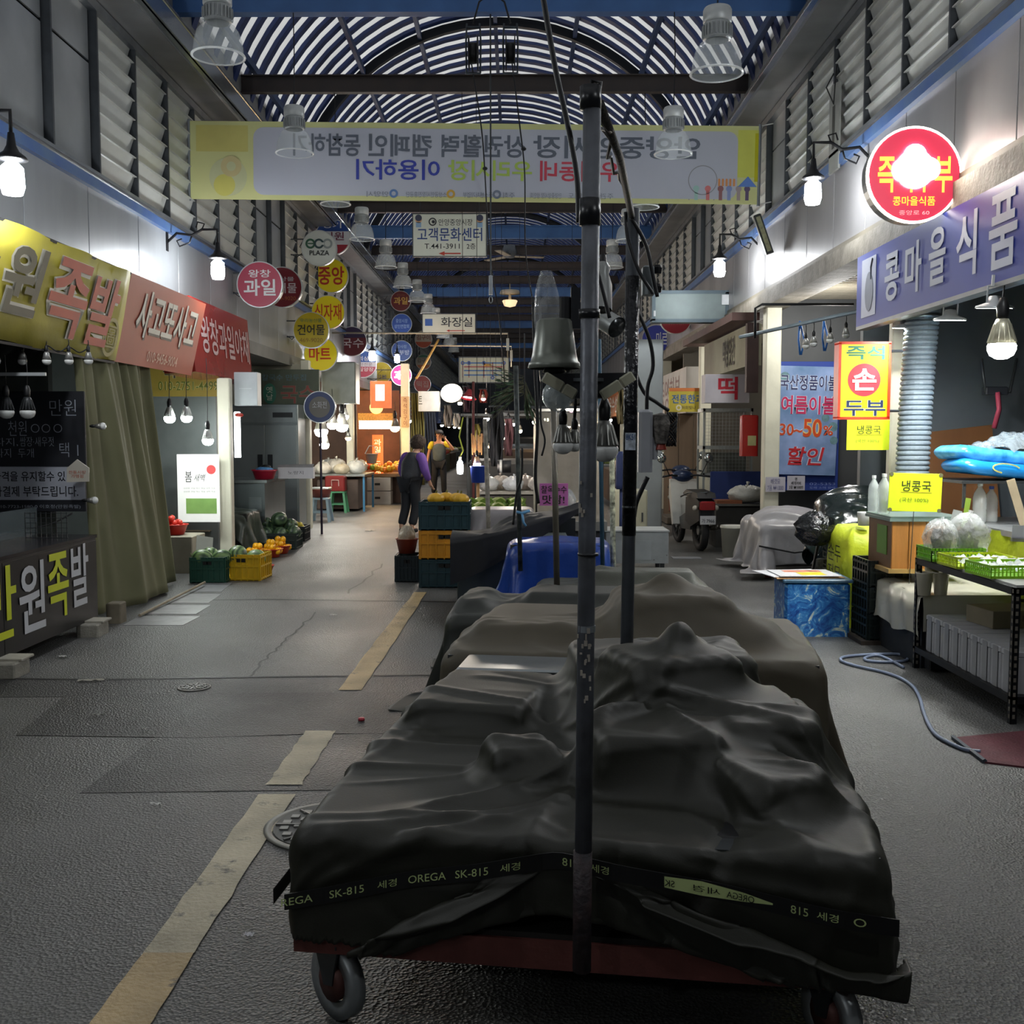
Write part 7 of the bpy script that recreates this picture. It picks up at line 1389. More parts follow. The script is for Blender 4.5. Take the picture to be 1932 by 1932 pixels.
def person(loc, rz, label, H, J, skin_h, hair_h, top_h, vest_h, trouser_h, cap=False, hair_r=1.0, short=False, shoe='#2a2a2c', facing=True, phone=False):
    """J: joint positions for a figure of unit scale (metres, facing -Y)"""
    t = thing('person', label, 'person', loc, rz); t.scale = (H, H, H); sk = M(skin_h, .5, 0, .05)
    Vb = {'pelvis': (J['pelvis'], .10), 'waist': (J['waist'], .09), 'chest': (J['chest'], .10), 'neck': (J['neck'], .05), 'head0': (J['head0'], .068), 'head1': (J['head1'], .088), 'head2': (J['head2'], .07)}
    E = [('pelvis', 'waist'), ('waist', 'chest'), ('chest', 'neck'), ('neck', 'head0'), ('head0', 'head1'), ('head1', 'head2')]
    for s in 'LR':
        for k, r in (('sho', .058), ('elb', .042), ('wri', .026), ('pal', .032), ('hip', .085), ('kne', .058), ('ank', .038), ('toe', .033)): Vb[k+s] = (J[k+s], r)
        E += [('chest', 'sho'+s), ('sho'+s, 'elb'+s), ('elb'+s, 'wri'+s), ('wri'+s, 'pal'+s), ('pelvis', 'hip'+s), ('hip'+s, 'kne'+s), ('kne'+s, 'ank'+s), ('ank'+s, 'toe'+s)]
        w0, p0 = V(J['wri'+s]), V(J['pal'+s]); d = (p0-w0).normalized(); side = d.cross(V((0, 1, 0))).normalized() if abs(d.y) < .9 else V((1, 0, 0))
        fv = {}; fe = []
        for q in range(4):
            b0 = p0+side*(q-1.5)*.017; L_ = (.062, .072, .068, .052)[q]
            for j in range(3): fv['%d%d' % (q, j)] = (tuple(b0+d*(L_*j/2)+V((0, -.010*j*j, 0))), .0085)
            fe += [('%d0' % q, '%d1' % q), ('%d1' % q, '%d2' % q)]
            if q: fe.append(('%d0' % q, '%d0' % (q-1)))
        tb = w0.lerp(p0, .55); fv['t0'] = (tuple(tb), .012); fv['t1'] = (tuple(tb+side*-.035+d*.03), .010); fv['t2'] = (tuple(tb+side*-.045+d*.06), .009); fe += [('t0', 't1'), ('t1', 't2'), ('t0', '10')]
        skin('hand', fv, fe, sk, t, 1)
    body = skin('body', Vb, E, sk, t, 2)
    hc = V(J['head1']); hd = (V(J['head2'])-V(J['head0'])).normalized()
    f = V(J.get('face', (0, -1, 0))).normalized(); sd = f.cross(V((0, 0, 1))).normalized()
    b = MB(); b.T = Matrix.Translation(hc); b.ball(f*.088+V((0, 0, -.01)), .016, 8, 6, (1, 1, 1.6)); b.ball(sd*.088, .02, 8, 6, (.5, 1, 1.5)); b.ball(sd*-.088, .02, 8, 6, (.5, 1, 1.5)); b.T = None; b.build('nose_and_ears', sk, body, True)
    b = MB()
    for s in (-1, 1): b.ball(hc+f*.078+sd*s*.032+V((0, 0, .012)), .011, 8, 6)
    b.build('eyes', M('#1a1512', .3), body, True); b = MB(); b.ball(hc+f*.078+V((0, 0, -.048)), .02, 10, 6, (1.2, .5, .35)); b.build('mouth', M('#8a4a44', .5), body, True)
    # hair
    b = MB(); b.ball(hc+V((0, 0, .025))-f*.018, .105*hair_r, 22, 14); hm = M(hair_h, .85, 0, .4, 40, .8, 60)
    vv = [V(p) for p in b.v]; keep = []
    for fc in b.f:
        c = sum((vv[i] for i in fc), V())/len(fc)-hc
        if c.dot(f) < .035 or c.z > .055: keep.append(fc)
    b.f = [fc for fc in keep if (sum((vv[i] for i in fc), V())/len(fc)-hc).z > -.075]; b.mi = [0]*len(b.f)
    o = b.build('hair', hm, t, True); m_ = o.modifiers.new('t', 'SOLIDIFY'); m_.thickness = .012
    if hair_r > 1.1: tx_ = bpy.data.textures.new('curl', 'CLOUDS'); tx_.noise_scale = .035; m2 = o.modifiers.new('u', 'SUBSURF'); m2.levels = m2.render_levels = 1; m3 = o.modifiers.new('d', 'DISPLACE'); m3.texture = tx_; m3.strength = .03
    if cap: b = MB(); b.T = Matrix.Translation(hc+V((0, 0, .03))); b.lathe([(.108, 0), (.106, .04), (.08, .085), (0, .1)], 20); b.T = None; b.prism([(-.08, 0), (.08, 0), (.06, .09), (0, .11), (-.06, .09)], 0, .008, 'xy') if False else None; o = b.build('cap', M('#17181c', .7, 0, .1), t, True); b = MB(); b.T = Matrix.Translation(hc+V((0, 0, .035)))@Matrix.Rotation(math.atan2(f.x, -f.y), 4, 'Z'); b.prism([(-.08, -.07), (.08, -.07), (.06, -.15), (0, -.17), (-.06, -.15)], 0, .008, 'xy'); b.build('cap_peak', M('#17181c', .7, 0, .1), o)
    def cl(nm, keys, edges, grow, m, over=None):
        Vc = {}
        for k in keys: r = Vb[k][1]; Vc[k] = (J[k], r+grow)
        if over: Vc.update(over)
        return skin(nm, Vc, edges, m, t, 2)
    tm = M(top_h, .8, 0, .12, 8, .2, 60)
    for s in 'LR':
        a, e_, w_ = V(J['sho'+s]), V(J['elb'+s]), V(J['wri'+s])
        if short: skin('sleeve', {'c': (tuple(V(J['chest']).lerp(a, .6)), .10), 'a': (tuple(a), .088), 'm': (tuple(a.lerp(e_, .6)), .072)}, [('c', 'a'), ('a', 'm')], tm, t, 2)
        else: skin('sleeve', {'c': (tuple(V(J['chest']).lerp(a, .6)), .10), 'a': (tuple(a), .092), 'e': (tuple(e_), .07), 'w': (tuple(e_.lerp(w_, .9)), .048)}, [('c', 'a'), ('a', 'e'), ('e', 'w')], tm, t, 2)
    b = MB(); b.tube([V(J['neck'])+V((.055*math.cos(a), .055*math.sin(a), -.03-.03*(math.sin(a) < 0))) for a in np.linspace(0, 2*PI, 14)[:-1]], .016, 6, True); b.build('collar', tm, t, True)
    pc, ch, wa = V(J['pelvis']), V(J['chest']), V(J['waist']); vm = M(vest_h, .85, 0, .18, 6, .3, 40)
    sl, sr_ = V(J['shoL']), V(J['shoR'])
    skin('vest', {'n': (tuple(ch.lerp(V(J['neck']), .62)), .105), 'c': (tuple(ch), .19), 'w': (tuple(wa), .165), 'p': (tuple(pc+V((0, 0, -.04))), .175), 'l': (tuple(ch.lerp(sl, .7)), .12), 'r': (tuple(ch.lerp(sr_, .7)), .12)}, [('n', 'c'), ('c', 'w'), ('w', 'p'), ('c', 'l'), ('c', 'r')], vm, t, 2, 1)
    tr_ = M(trouser_h, .85, 0, .12, 8)
    Vt = {'p': (tuple(pc+V((0, 0, -.02))), .135)}; Et = []
    for s in 'LR': Vt.update({'h'+s: (J['hip'+s], .105), 'k'+s: (J['kne'+s], .078), 'a'+s: (tuple(V(J['kne'+s]).lerp(V(J['ank'+s]), .9)), .07)}); Et += [('p', 'h'+s), ('h'+s, 'k'+s), ('k'+s, 'a'+s)]
    skin('trousers', Vt, Et, tr_, t, 2)
    for s in 'LR':
        a, q = V(J['ank'+s]), V(J['toe'+s]); skin('shoe', {'h': (tuple(a+V((0, .02, -.03))), .045), 'm': (tuple(a.lerp(q, .5)+V((0, 0, -.01))), .045), 't': (tuple(q), .042)}, [('h', 'm'), ('m', 't')], M(shoe, .5), t, 1)
    if phone: b = MB(); p = V(J['palR']); b.T = Matrix.Translation(p+V((.0, -.02, .02))); b.bbox(-.008, .008, -.03, .03, -.06, .07, .004); b.build('phone', M('#0f1012', .2), t)
    return t
JM = dict(pelvis=(0, 0, .92), waist=(0, .0, 1.06), chest=(0, 0, 1.28), neck=(0, 0, 1.43), head0=(0, -.01, 1.49), head1=(0, -.02, 1.57), head2=(0, -.01, 1.63),
    shoL=(-.19, 0, 1.36), elbL=(-.26, .02, 1.10), wriL=(-.29, -.04, .87), palL=(-.30, -.06, .79), hipL=(-.09, 0, .86), kneL=(-.12, -.02, .47), ankL=(-.14, .02, .09), toeL=(-.16, -.12, .045),
    shoR=(.19, 0, 1.36), elbR=(.36, -.06, 1.20), wriR=(.20, -.12, 1.42), palR=(.13, -.08, 1.50), hipR=(.09, 0, .86), kneR=(.11, -.02, .47), ankR=(.12, .02, .09), toeR=(.15, -.12, .045), face=(.1, -1, 0))
c = G(829, 941); person((c.x, c.y, 0), 0, 'man in a black cap, yellow shirt and grey vest holding a phone to his ear', 1.0, JM, '#a8785c', '#15120f', '#c9b422', '#4a5354', '#17191e', cap=True, short=True, phone=True)
JW = dict(pelvis=(0, 0, .84), waist=(0, -.03, .97), chest=(0, -.09, 1.16), neck=(0, -.14, 1.29), head0=(0, -.18, 1.34), head1=(0, -.21, 1.41), head2=(0, -.22, 1.47),
    shoL=(-.18, -.08, 1.23), elbL=(-.24, -.10, .99), wriL=(-.20, -.24, .82), palL=(-.19, -.28, .75), hipL=(-.085, 0, .79), kneL=(-.09, -.05, .43), ankL=(-.09, .06, .09), toeL=(-.09, -.08, .045),
    shoR=(.18, -.08, 1.23), elbR=(.25, -.05, .99), wriR=(.25, -.18, .80), palR=(.24, -.22, .73), hipR=(.085, 0, .79), kneR=(.09, .0, .43), ankR=(.09, .12, .09), toeR=(.09, -.03, .045), face=(0, -1, -.2))
c = G(774, 1006); person((c.x, c.y, 0), math.radians(140), 'woman with short curly hair, purple sleeves and a dark quilted vest walking away', 1.0, JW, '#b08a74', '#3a2f28', '#6a4a9c', '#33373d', '#181d24', hair_r=1.25)
JB = dict(JM); JB.update(elbR=(.25, .02, 1.10), wriR=(.27, -.04, .87), palR=(.28, -.06, .79))
c = G(909, 925); person((c.x, c.y, 0), .3, 'far person in dark clothes standing behind the glowing tube bulb', 1.0, JB, '#9a7560', '#141210', '#1d1f26', '#202228', '#1a1b20')
# ---- crates, melons, cabbages
c = G(815, 1112); X0 = c.x+.04
for k, (h, lb) in enumerate((('#1d3a42', 'bottom dark green crate of the stack behind the black cloth'), ('#c98a1e', 'orange yellow crate in the middle of the stack'), ('#1c3c44', 'top dark green crate holding yellow pumpkins'))): crate(X0+.08, 10.95, k*.295, .50, .42, .29, h, lb)
for i, (dx, dy) in enumerate(((-.1, .0), (.12, .03), (.16, -.08), (.0, .12))):
    o = thing('pumpkin', 'yellow pumpkin on the top crate, %s' % ['left', 'right rear', 'right front', 'rear'][i], 'pumpkin', (X0+.08+dx, 10.95+dy, .90), 0, 'yellow pumpkins on the crate stack'); b = MB(); A = []
    for j in range(11): a = -PI/2+PI*j/10; A.append([(.085*math.cos(a)*math.cos(q)*(1+.06*math.cos(8*q)), .085*math.cos(a)*math.sin(q)*(1+.06*math.cos(8*q)), .06*math.sin(a)) for q in np.linspace(0, 2*PI, 33)])
    b.grid(np.array(A)); b.build('rind', M('#d9a92a', .4, 0, .1), o, True); b = MB(); b.cyl((0, 0, .05), (.01, 0, .085), .01, n=6); b.build('stem', M('#6a6a34'), o)
crate(P(765, 1100, 11.2).x+.02, 11.35, 0, .24, .36, .28, '#16262c', 'small dark crate left of the tall crate stack')
bowl(P(768, 1050, 11.3).x, 11.3, .29, .12, .16, '#8a4030', 'red brown basket on the small dark crate')
o = bag(P(768, 1050, 11.3).x, 11.3, .37, .09, 'pale bundle poking out of the red brown basket', h='#b8ac98', a=1, sq=(1, 1, 1.2))
t = thing('vegetable_table', 'sloping red edged table of cabbages behind the crate stack', 'table', (P(905, 980, 12.4).x-.35, 12.4, 0)); b = MB(); b.box(0, .95, 0, .8, .48, .54); b.build('table_top', M('#8a2a22', .5, 0, .1), t); b = MB(); b.box(.05, .9, .05, .75, 0, .48); b.build('table_body', M('#4a443e', .6, 0, .2), t)
cab = MB(); A = []
for j in range(10): a = -PI/2+PI*j/9; A.append([(.1*math.cos(a)*math.cos(q)*(1+.1*math.sin(5*q+3*a)), .1*math.cos(a)*math.sin(q)*(1+.1*math.cos(4*q+a*2)), .085*math.sin(a)) for q in np.linspace(0, 2*PI, 25)])
cab.grid(np.array(A)); cd_ = cab.data('head', M('#a9b46a', .55, 0, .3, 18, .5, 20), True)
lf = MB()
for k in range(5):
    a = k*1.26; A = [[(math.cos(a+u*.5)*(.09+.03*v_), math.sin(a+u*.5)*(.09+.03*v_), -.05+.13*v_-.03*abs(u)) for u in np.linspace(-1, 1, 5)] for v_ in (0, .5, 1)]; lf.grid(np.array(A))
ld_ = lf.data('outer_leaves', M('#6f8f3c', .6, 0, .3, 18), True)
for k in range(12):
    lb = 'pale green cabbage heaped on the red edged table'; o = thing('cabbage', lb, 'cabbage', (t.location.x+.12+(k % 4)*.22, 12.5+(k//4)*.2, .62+.05*(k//4)), k, 'cabbages on the red edged table'); inst(cd_, 'head', o); inst(ld_, 'outer_leaves', o)
# ---- black cloth over a steel box
t = thing('steel_cabinet', 'low stainless cabinet under the black cloth', 'cabinet', (P(860, 1110, 8.9).x, 9.12, 0)); b = MB(); b.bbox(0, .95, 0, .7, .02, .62, .01); b.build('cabinet_body', M('#5f686a', .3, .85, .12, 2), t); b = MB(); b.box(-.02, .97, -.03, .72, .62, .65); b.build('top_edge', M('#a8b4b4', .3, .6, .08), t)
A = np.zeros((24, 40, 3)); x0 = t.location.x
for j in range(24):
    for i in range(40):
        u, v = i/39, j/23; ya = 8.93+.75*v; zt_ = .70+.30*max(0, u-.30)**.6*(.5+.5*v)+.02*math.sin(9*u+4*v)
        drop = (1-v/.35)*(.40*(1-u)+.02) if v < .35 else 0
        A[j, i] = (x0-.05+1.15*u, ya if v >= .35 else 8.95+.01*math.sin(20*u), max(.12, (.68+.28*u**1.5 if v < .35 else zt_)-drop*.95))
A = folds(A, rand_folds(14, 40, (.02, .05), (.008, .02), (.2, .6))); A[..., 2] = np.maximum(A[..., 2], .1)
o = thing('black_cloth', 'black cloth thrown over the low stainless cabinet', 'cloth', (0, 0, 0)); b = MB(); b.grid(A); b.build('cloth_sheet', M('#15171d', .6, 0, .2, 4), o, True)
t = thing('grill_box', 'black grill box with steel bars behind the blue tarpaulin', 'grill', (P(985, 1000, 9.9).x, 9.9, 0)); b = MB(); b.box(0, .5, 0, .4, .2, .78); b.build('box_body', M('#1d2226', .5, .2, .2), t)
for k in range(4): b = MB(); b.cyl((.0, .05+k*.09, .80), (.5, .05+k*.09, .80), .008, n=6); b.build('bar', steel, t)
b = MB(); b.box(.02, .06, .02, .06, 0, .2); b.box(.44, .48, .02, .06, 0, .2); b.build('feet', steel_d, t)
o = bag(P(1068, 985, 9.7).x, 9.75, .70, .11, 'clear plastic bag tied beside the black grill box', a=.5, sq=(.8, .8, 1.2)); o.location.z = .79
t = thing('ribbon', 'pale blue ribbon knotted on the slim dark pole', 'ribbon', P(985, 968, 8.15)); b = MB(); b.tube([(-.04, 0, .01), (0, -.02, 0), (.06, -.02, .02)], .012, 5); b.tube([(0, -.02, 0), (.01, -.02, -.07), (.03, -.02, -.1)], .01, 5); b.build('ribbon_loop', M('#5f9ac8', .5), t, True)
t, W, H = sign_at(1018, 912, 1072, 954, 9.4, 'price_card', 'pink hand lettered sweet corn card between the poles', 'price card', M('#c06ab0', .6, 0, .05, 3), .006); tx(t, W, H, '찰옥수수', -.9, .9, .1, .8, ink, bold=.01); tx(t, W, H, '맛남!', -.8, .75, -.85, -.05, ink, bold=.015)
# film walled corn stall
t = thing('film_stall', 'stall closed in with stained translucent plastic film', 'stall', (P(1010, 1000, 11.5).x, 11.5, 0)); fm_ = film('#b4aea4', .62, .3, .5, 6); FW = .74
for nm, bx in (('film_front', (0, FW, 0, .006, .62, 1.80)), ('film_left', (0, .006, 0, 1.4, .62, 1.8)), ('film_right', (FW-.006, FW, 0, 1.4, .62, 1.8))): b = MB(); b.box(*bx); b.build(nm, fm_, t)
for x in (0, FW-.02):
    for y in (0, 1.38): b = MB(); b.box(x, x+.02, y, y+.02, 0, 1.85); b.build('post', M('#8a8a80', .4, .5), t)
b = MB(); b.box(-.04, FW+.04, -.04, 1.44, .52, .62); b.build('counter_top', M('#8d8c88', .4, .3, .1), t); b = MB(); b.box(.03, FW-.03, .05, 1.35, .05, .52); b.build('counter_body', M('#3a3c40', .6, .1, .2), t); b = MB(); b.box(-.05, FW+.05, -.05, 1.45, 1.84, 1.87); b.build('roof_panel', M('#5a5c5c', .5, .2, .1), t)
for i, (x, y) in enumerate(((.17, .3), (.37, .35), (.57, .3), (.35, .8))): bag(t.location.x+x, 11.5+y, .62, .16, ['left', 'middle', 'right', 'rear'][i]+' pale bag inside the film walled stall', h='#c0b8a4', a=.9)
o = thing('grey_cover', 'grey plastic cover draped over a table left of the pink card', 'cover', (0, 0, 0)); A = drape(30, 26, 1.3, 1.2, P(945, 985, 10.9).x, 11.2, 1.0, [(P(945, 985, 10.9).x-.35, P(945, 985, 10.9).x+.35, 10.9, 11.5, 0, .78)], [], steps=45, iters=5, seed=44); cloth_obj('cover_sheet', A, M('#8a8688', .35, 0, .15, 4), o, 1)
b = MB(); xx = P(945, 985, 10.9).x; b.box(xx-.33, xx+.33, 10.93, 11.47, 0, .76); b.build('table_body', M('#4a4848', .7), o)
# white chest and cabinets
t = thing('chest', 'white painted metal chest with rust spots beside the second pole', 'chest', (P(1140, 1065, 11.9).x+.02, 12.0, .10)); b = MB(); b.bbox(0, .72, 0, .55, 0, .36, .01); b.build('chest_body', M('#a4a9aa', .4, .2, .12, 8), t); b = MB(); b.box(-.008, .728, -.008, .558, .36, .375); b.build('lid', M('#bcc1c2', .35, .2, .06), t); b = MB(); b.box(.1, .52, -.008, 0, .04, .26); b.build('front_plate', M('#aab0b2', .4, .2, .08), t)
b = MB(); 
for k in range(9): b.cbox((rnd.uniform(.05, .7), -.002, rnd.uniform(.03, .34)), (.009, .004, .009))
o = b.build('rust_spot', M('#4a3a34'), t); o['kind'] = 'stuff'
for x in (.05, .63): b = MB(); b.box(x, x+.05, .05, .1, -.1, 0); b.build('foot', steel_d, t); b = MB(); b.box(x, x+.05, .45, .5, -.1, 0); b.build('foot', steel_d, t)
for i, (px0, px1, py0, py1, Y, h, lb) in enumerate(((1160, 1222, 925, 1065, 14.0, '#a9a894', 'cream metal cabinet behind the white chest'), (1195, 1252, 640, 930, 16.5, '#8f9698', 'tall pale grey cabinet behind the second pole'))):
    a, c_ = P(px0, py1, Y), P(px1, py0, Y); q = thing('cabinet', lb, 'cabinet', (a.x, Y, 0)); b = MB(); b.bbox(0, c_.x-a.x, 0, .5, .0, c_.z, .01); b.build('cabinet_body', M(h, .4, .2, .1, 3), q); b = MB(); b.box(.02, c_.x-a.x-.02, -.012, 0, .1, c_.z-.05); b.build('door', M(h, .35, .2, .08, 3), q); b = MB(); b.box(c_.x-a.x-.08, c_.x-a.x-.06, -.03, -.012, c_.z*.5, c_.z*.5+.12); b.build('handle', steel_d, q)
t = thing('blue_bag_roll', 'dark blue cloth roll standing by the white taped pole', 'roll', P(1172, 900, 12.9)); t.location.z = .0; b = MB(); b.lathe([(.06, .9), (.07, .95), (.065, 1.3), (.03, 1.36)], 12); b.cyl((0, 0, 0), (0, 0, .9), .02); b.build('cloth_roll', M('#1c2d5c', .7), t, True)
# hanging foliage
t = thing('hanging_branches', 'bundle of green leafy branches hanging from a pole', 'branches', P(960, 735, 11.5)); 
stem = M('#4a4a34', .7); b = MB(); lv = MB()
for k in range(60):
    a, e_ = rnd.uniform(-.9, .7), rnd.uniform(-.5, .6); L_ = rnd.uniform(.2, .42); d = V((-math.cos(a)*.8, rnd.uniform(-.4, .4), math.sin(e_)-.15)).normalized() if k % 3 else V((rnd.uniform(.0, .5), rnd.uniform(-.4, .4), -.9)).normalized()
    o0 = V((.17, 0, rnd.uniform(-.05, .15))); b.tube([o0, o0+d*L_*.5, o0+d*L_+V((0, 0, -.06))], .003, 3)
    for j in range(4):
        p = o0+d*L_*(.4+.16*j); s_ = V((rnd.uniform(-1, 1), rnd.uniform(-1, 1), rnd.uniform(-.5, .5))).normalized(); lv.add([p, p+d*.05+s_*.012, p+d*.1, p+d*.05-s_*.012], [(0, 1, 2, 3)])
o = b.build('stems', stem, t); o['kind'] = 'stuff'; o = lv.build('leaves', M('#3f5a3c', .6, 0, .4, 10, stain='#2a3a2a'), t); o['kind'] = 'stuff'
b = MB(); b.tube([(.17, 0, -.2), (.17, 0, .6)], .008, 5); b.build('hanging_cord', black, t)
# glowing lamps of the middle rows
def shade_lamp(px, py, Y, r, label, col_, e, rot, h='#9a9a94'):
    t = thing('shade_lamp', label, 'lamp', P(px, py, Y)); t.rotation_euler = rot; b = MB(); b.shell([(r*.25, r*1.2), (r*.4, r*.9), (r*.95, .1*r), (r*1.02, 0)], 22); b.lathe([(0, r*1.22), (r*.25, r*1.2)], 12); b.build('shade', M(h, .35, .3, .1), t, True); b = MB(); b.lathe([(0, r*.25), (r*.8, r*.22)], 20); b.build('lens', emat(e, col_), t); b = MB(); b.tube([(0, 0, r*1.2), (0, .02, r*1.6), (-.1, .1, r*2.2)], .012, 5); b.build('arm', black, t); return t
shade_lamp(852, 742, 16, .16, 'big warm lit shade lamp tilted over the far lane', (1, .85, .65), 26, (-.9, .5, .5))
shade_lamp(884, 752, 19, .14, 'red rimmed hanging lamp right of the warm shade lamp', (1, .75, .75), 12, (-.2, .1, 0), h='#7a1c24')
t = thing('tube_bulb', 'bright pinkish tube bulb hanging on a green cord in front of the man', 'light bulb', P(868, 882, 13.8)); b = MB(); b.lathe([(0, -.09), (.035, -.08), (.042, 0), (.035, .07), (.02, .09)], 14); b.build('globe', emat(45, (1, .93, .95)), t, True); b = MB(); b.cyl((0, 0, .09), (0, 0, .14), .018, n=8); b.build('socket', M('#d0c8b8'), t); b = MB(); b.tube([(0, 0, .14), (.04, 0, .22), (-.01, 0, .4), (.04, 0, .65)], .01, 5); b.build('cord', M('#a8b43c', .5), t, True); b = MB(); b.tube([(.04, 0, .65), (.04, 0, 5.9-t.location.z)], .005, 4); b.build('hanging_wire', black, t)
bulb(P(900, 875, 13.8), 'warm bulb glowing just above the blue bin', .05, emat(34, (1, .75, .45)), ribs=False, cord=4.55, base='#c8a080')
t = thing('bin', 'bright blue plastic bin under the warm bulb', 'bin', P(902, 896, 13.7)); b = MB(); b.lathe([(.085, -.1), (.1, .1), (.105, .1), (.105, .115), (.095, .115)], 20); b.build('bin_body', M('#1f44b0', .35, 0, .08), t, True); b = MB(); b.cyl((0, 0, -.6), (0, 0, -.1), .02, n=8); b.build('stand', M('#b08a5a'), t)
t.location.z = max(t.location.z, .6)
for i, (px, py, Y, r, c_, e) in enumerate(((946, 826, 17, .05, (1, .7, .4), 30), (918, 789, 26, .07, (.9, .9, 1), 30), (868, 760, 30, .07, (1, .9, .8), 20), (1078, 772, 20, .06, (1, .3, .6), 14), (912, 752, 24, .05, (1, .3, .35), 10), (935, 835, 22, .06, (1, .9, .8), 20), (980, 812, 18, .05, (1, .75, .5), 20), (700, 792, 30, .07, (1, .7, .4), 24), (1032, 790, 24, .06, (1, .95, .6), 18), (952, 800, 28, .08, (1, .95, .95), 24), (925, 842, 19, .04, (1, .6, .3), 24))):
    Y = min(ys, key=lambda q: abs(q-Y)); p = P(px, py, Y)
    bulb(p, ['warm bulb beside the slim dark pole', 'small white bulb in the far middle row', 'pale bulb in front of the far dark curtain', 'pink lit bulb behind the tall pole', 'small red light in the far row', 'white bulb over the far counter', 'amber bulb right of the leafy branches', 'far warm bulb left of the vertical sign', 'yellowish light between the two tall poles', 'hazy white bulb under the leafy branches', 'small orange bulb near the brown tools'][i], r, emat(e, c_), ribs=False, cord=5.87-p.z-3.4*r, base='#b0a898')
# curtains, clothes and goods hanging in the far rows
def curtain(px0, px1, py0, py1, Y, h, label, n=7, nm='curtain'):
    a, c_ = P(px0, py1, Y), P(px1, py0, Y); t = thing(nm, label, 'curtain' if nm == 'curtain' else 'garment', (a.x, Y, a.z)); w_, h_ = c_.x-a.x, c_.z-a.z; A = np.zeros((8, 40, 3))
    for j in range(8):
        for i in range(40): u, v = i/39, j/7; A[j, i] = (u*w_*(1+.1*v)+.02*math.sin(j+i*.3), .05*math.sin(u*n*2*PI+v), h_*(1-v))
    b = MB(); b.grid(A); o = b.build('cloth', M(h, .8, 0, .2, 4), t, True); m_ = o.modifiers.new('t', 'SOLIDIFY'); m_.thickness = .01; b = MB(); b.cyl((-.02, 0, h_+.01), (w_+.02, 0, h_+.01), .012, n=6); b.build('rod', steel_d, t); return t
curtain(776, 798, 742, 915, 27, '#5c5c34', 'olive curtain at the far left stall entrance'); curtain(797, 822, 778, 905, 28, '#2c3648', 'slate blue curtain beside the far olive one')
t, W, H = sign_at(789, 738, 828, 776, 26.6, 'awning_box', 'white awning box with black letter strokes over the slate curtain', 'sign', M('#b4b8b8', .35, .1, .1), .5); text(t, '트', (-W*.95, -W*.6, -H*.3, H*.5), ink, 0, d=-.004)
garm = [(925, 948, 768, 880, 14.5, '#15161a', 'black jacket hanging beside the weathered pole'), (952, 966, 790, 860, 18, '#4a2a30', 'dark red garment in the middle row'), (874, 886, 730, 778, 22, '#3a1f2a', 'plum garment hanging near the red rimmed lamp'), (838, 850, 765, 806, 23, '#8a8078', 'beige garment hanging under the warm shade lamp'), (856, 866, 780, 806, 24, '#c8c4bc', 'small white cloth hanging by the beige garment'), (1035, 1060, 780, 860, 16, '#2f3338', 'dark sheet behind the unlit ribbed bulb'), (892, 904, 800, 830, 20, '#b9ab5a', 'yellow cloth on the far rail'), (905, 918, 735, 760, 24, '#8a3a30', 'brick red cloth under the market map'), (1165, 1180, 735, 800, 18, '#5a5236', 'khaki sheet right of the tall pole')]
for g in garm: curtain(*g[:6], g[6], n=3, nm='hanging_garment')
t = thing('hanging_tools', 'bunch of tan wooden handles hanging by the blue bin', 'handles', P(900, 838, 14)); 
for k in range(7): b = MB(); b.tube([(-.07+k*.022, 0, .14-.02*(k % 3)), (-.06+k*.02, 0, -.14+.03*(k % 2))], .009, 5); b.build('handle', M('#a87a48', .5, 0, .2), t)
t = thing('cable_drum', 'black drum with a white band on the far counter', 'drum', P(950, 880, 14)); b = MB(); b.lathe([(0, -.08), (.085, -.08), (.085, .1), (0, .1)], 22, (0, 0, 0), 'x'); b.build('drum_body', M('#121317', .5), t, True); b = MB(); b.lathe([(.088, -.05), (.088, -.02), (.087, -.02), (.087, -.05)], 22, (0, 0, 0), 'x'); b.build('white_band', M('#c0c4c4'), t)
t = thing('goods_table', 'long far table under plastic sheets in the middle row', 'table', (P(900, 920, 15).x, 15, 0)); b = MB(); b.box(.0, 1.0, 0, 3.0, .72, .76); b.build('table_top', M('#8a8880', .5), t); b = MB(); b.box(.05, .95, .05, 2.9, 0, .7); b.build('table_body', M('#3a3633', .7, 0, .2), t)
for k in range(5): bag(t.location.x+.15+.18*k, 15.2+.25*(k % 2), .76, .15, ['first', 'second', 'third', 'fourth', 'fifth'][k]+' plastic wrapped bundle from the left on the far middle table', h=['#b8bab8', '#a8a098', '#c8ccd0', '#9a8f88', '#b8b4b0'][k], a=.85)
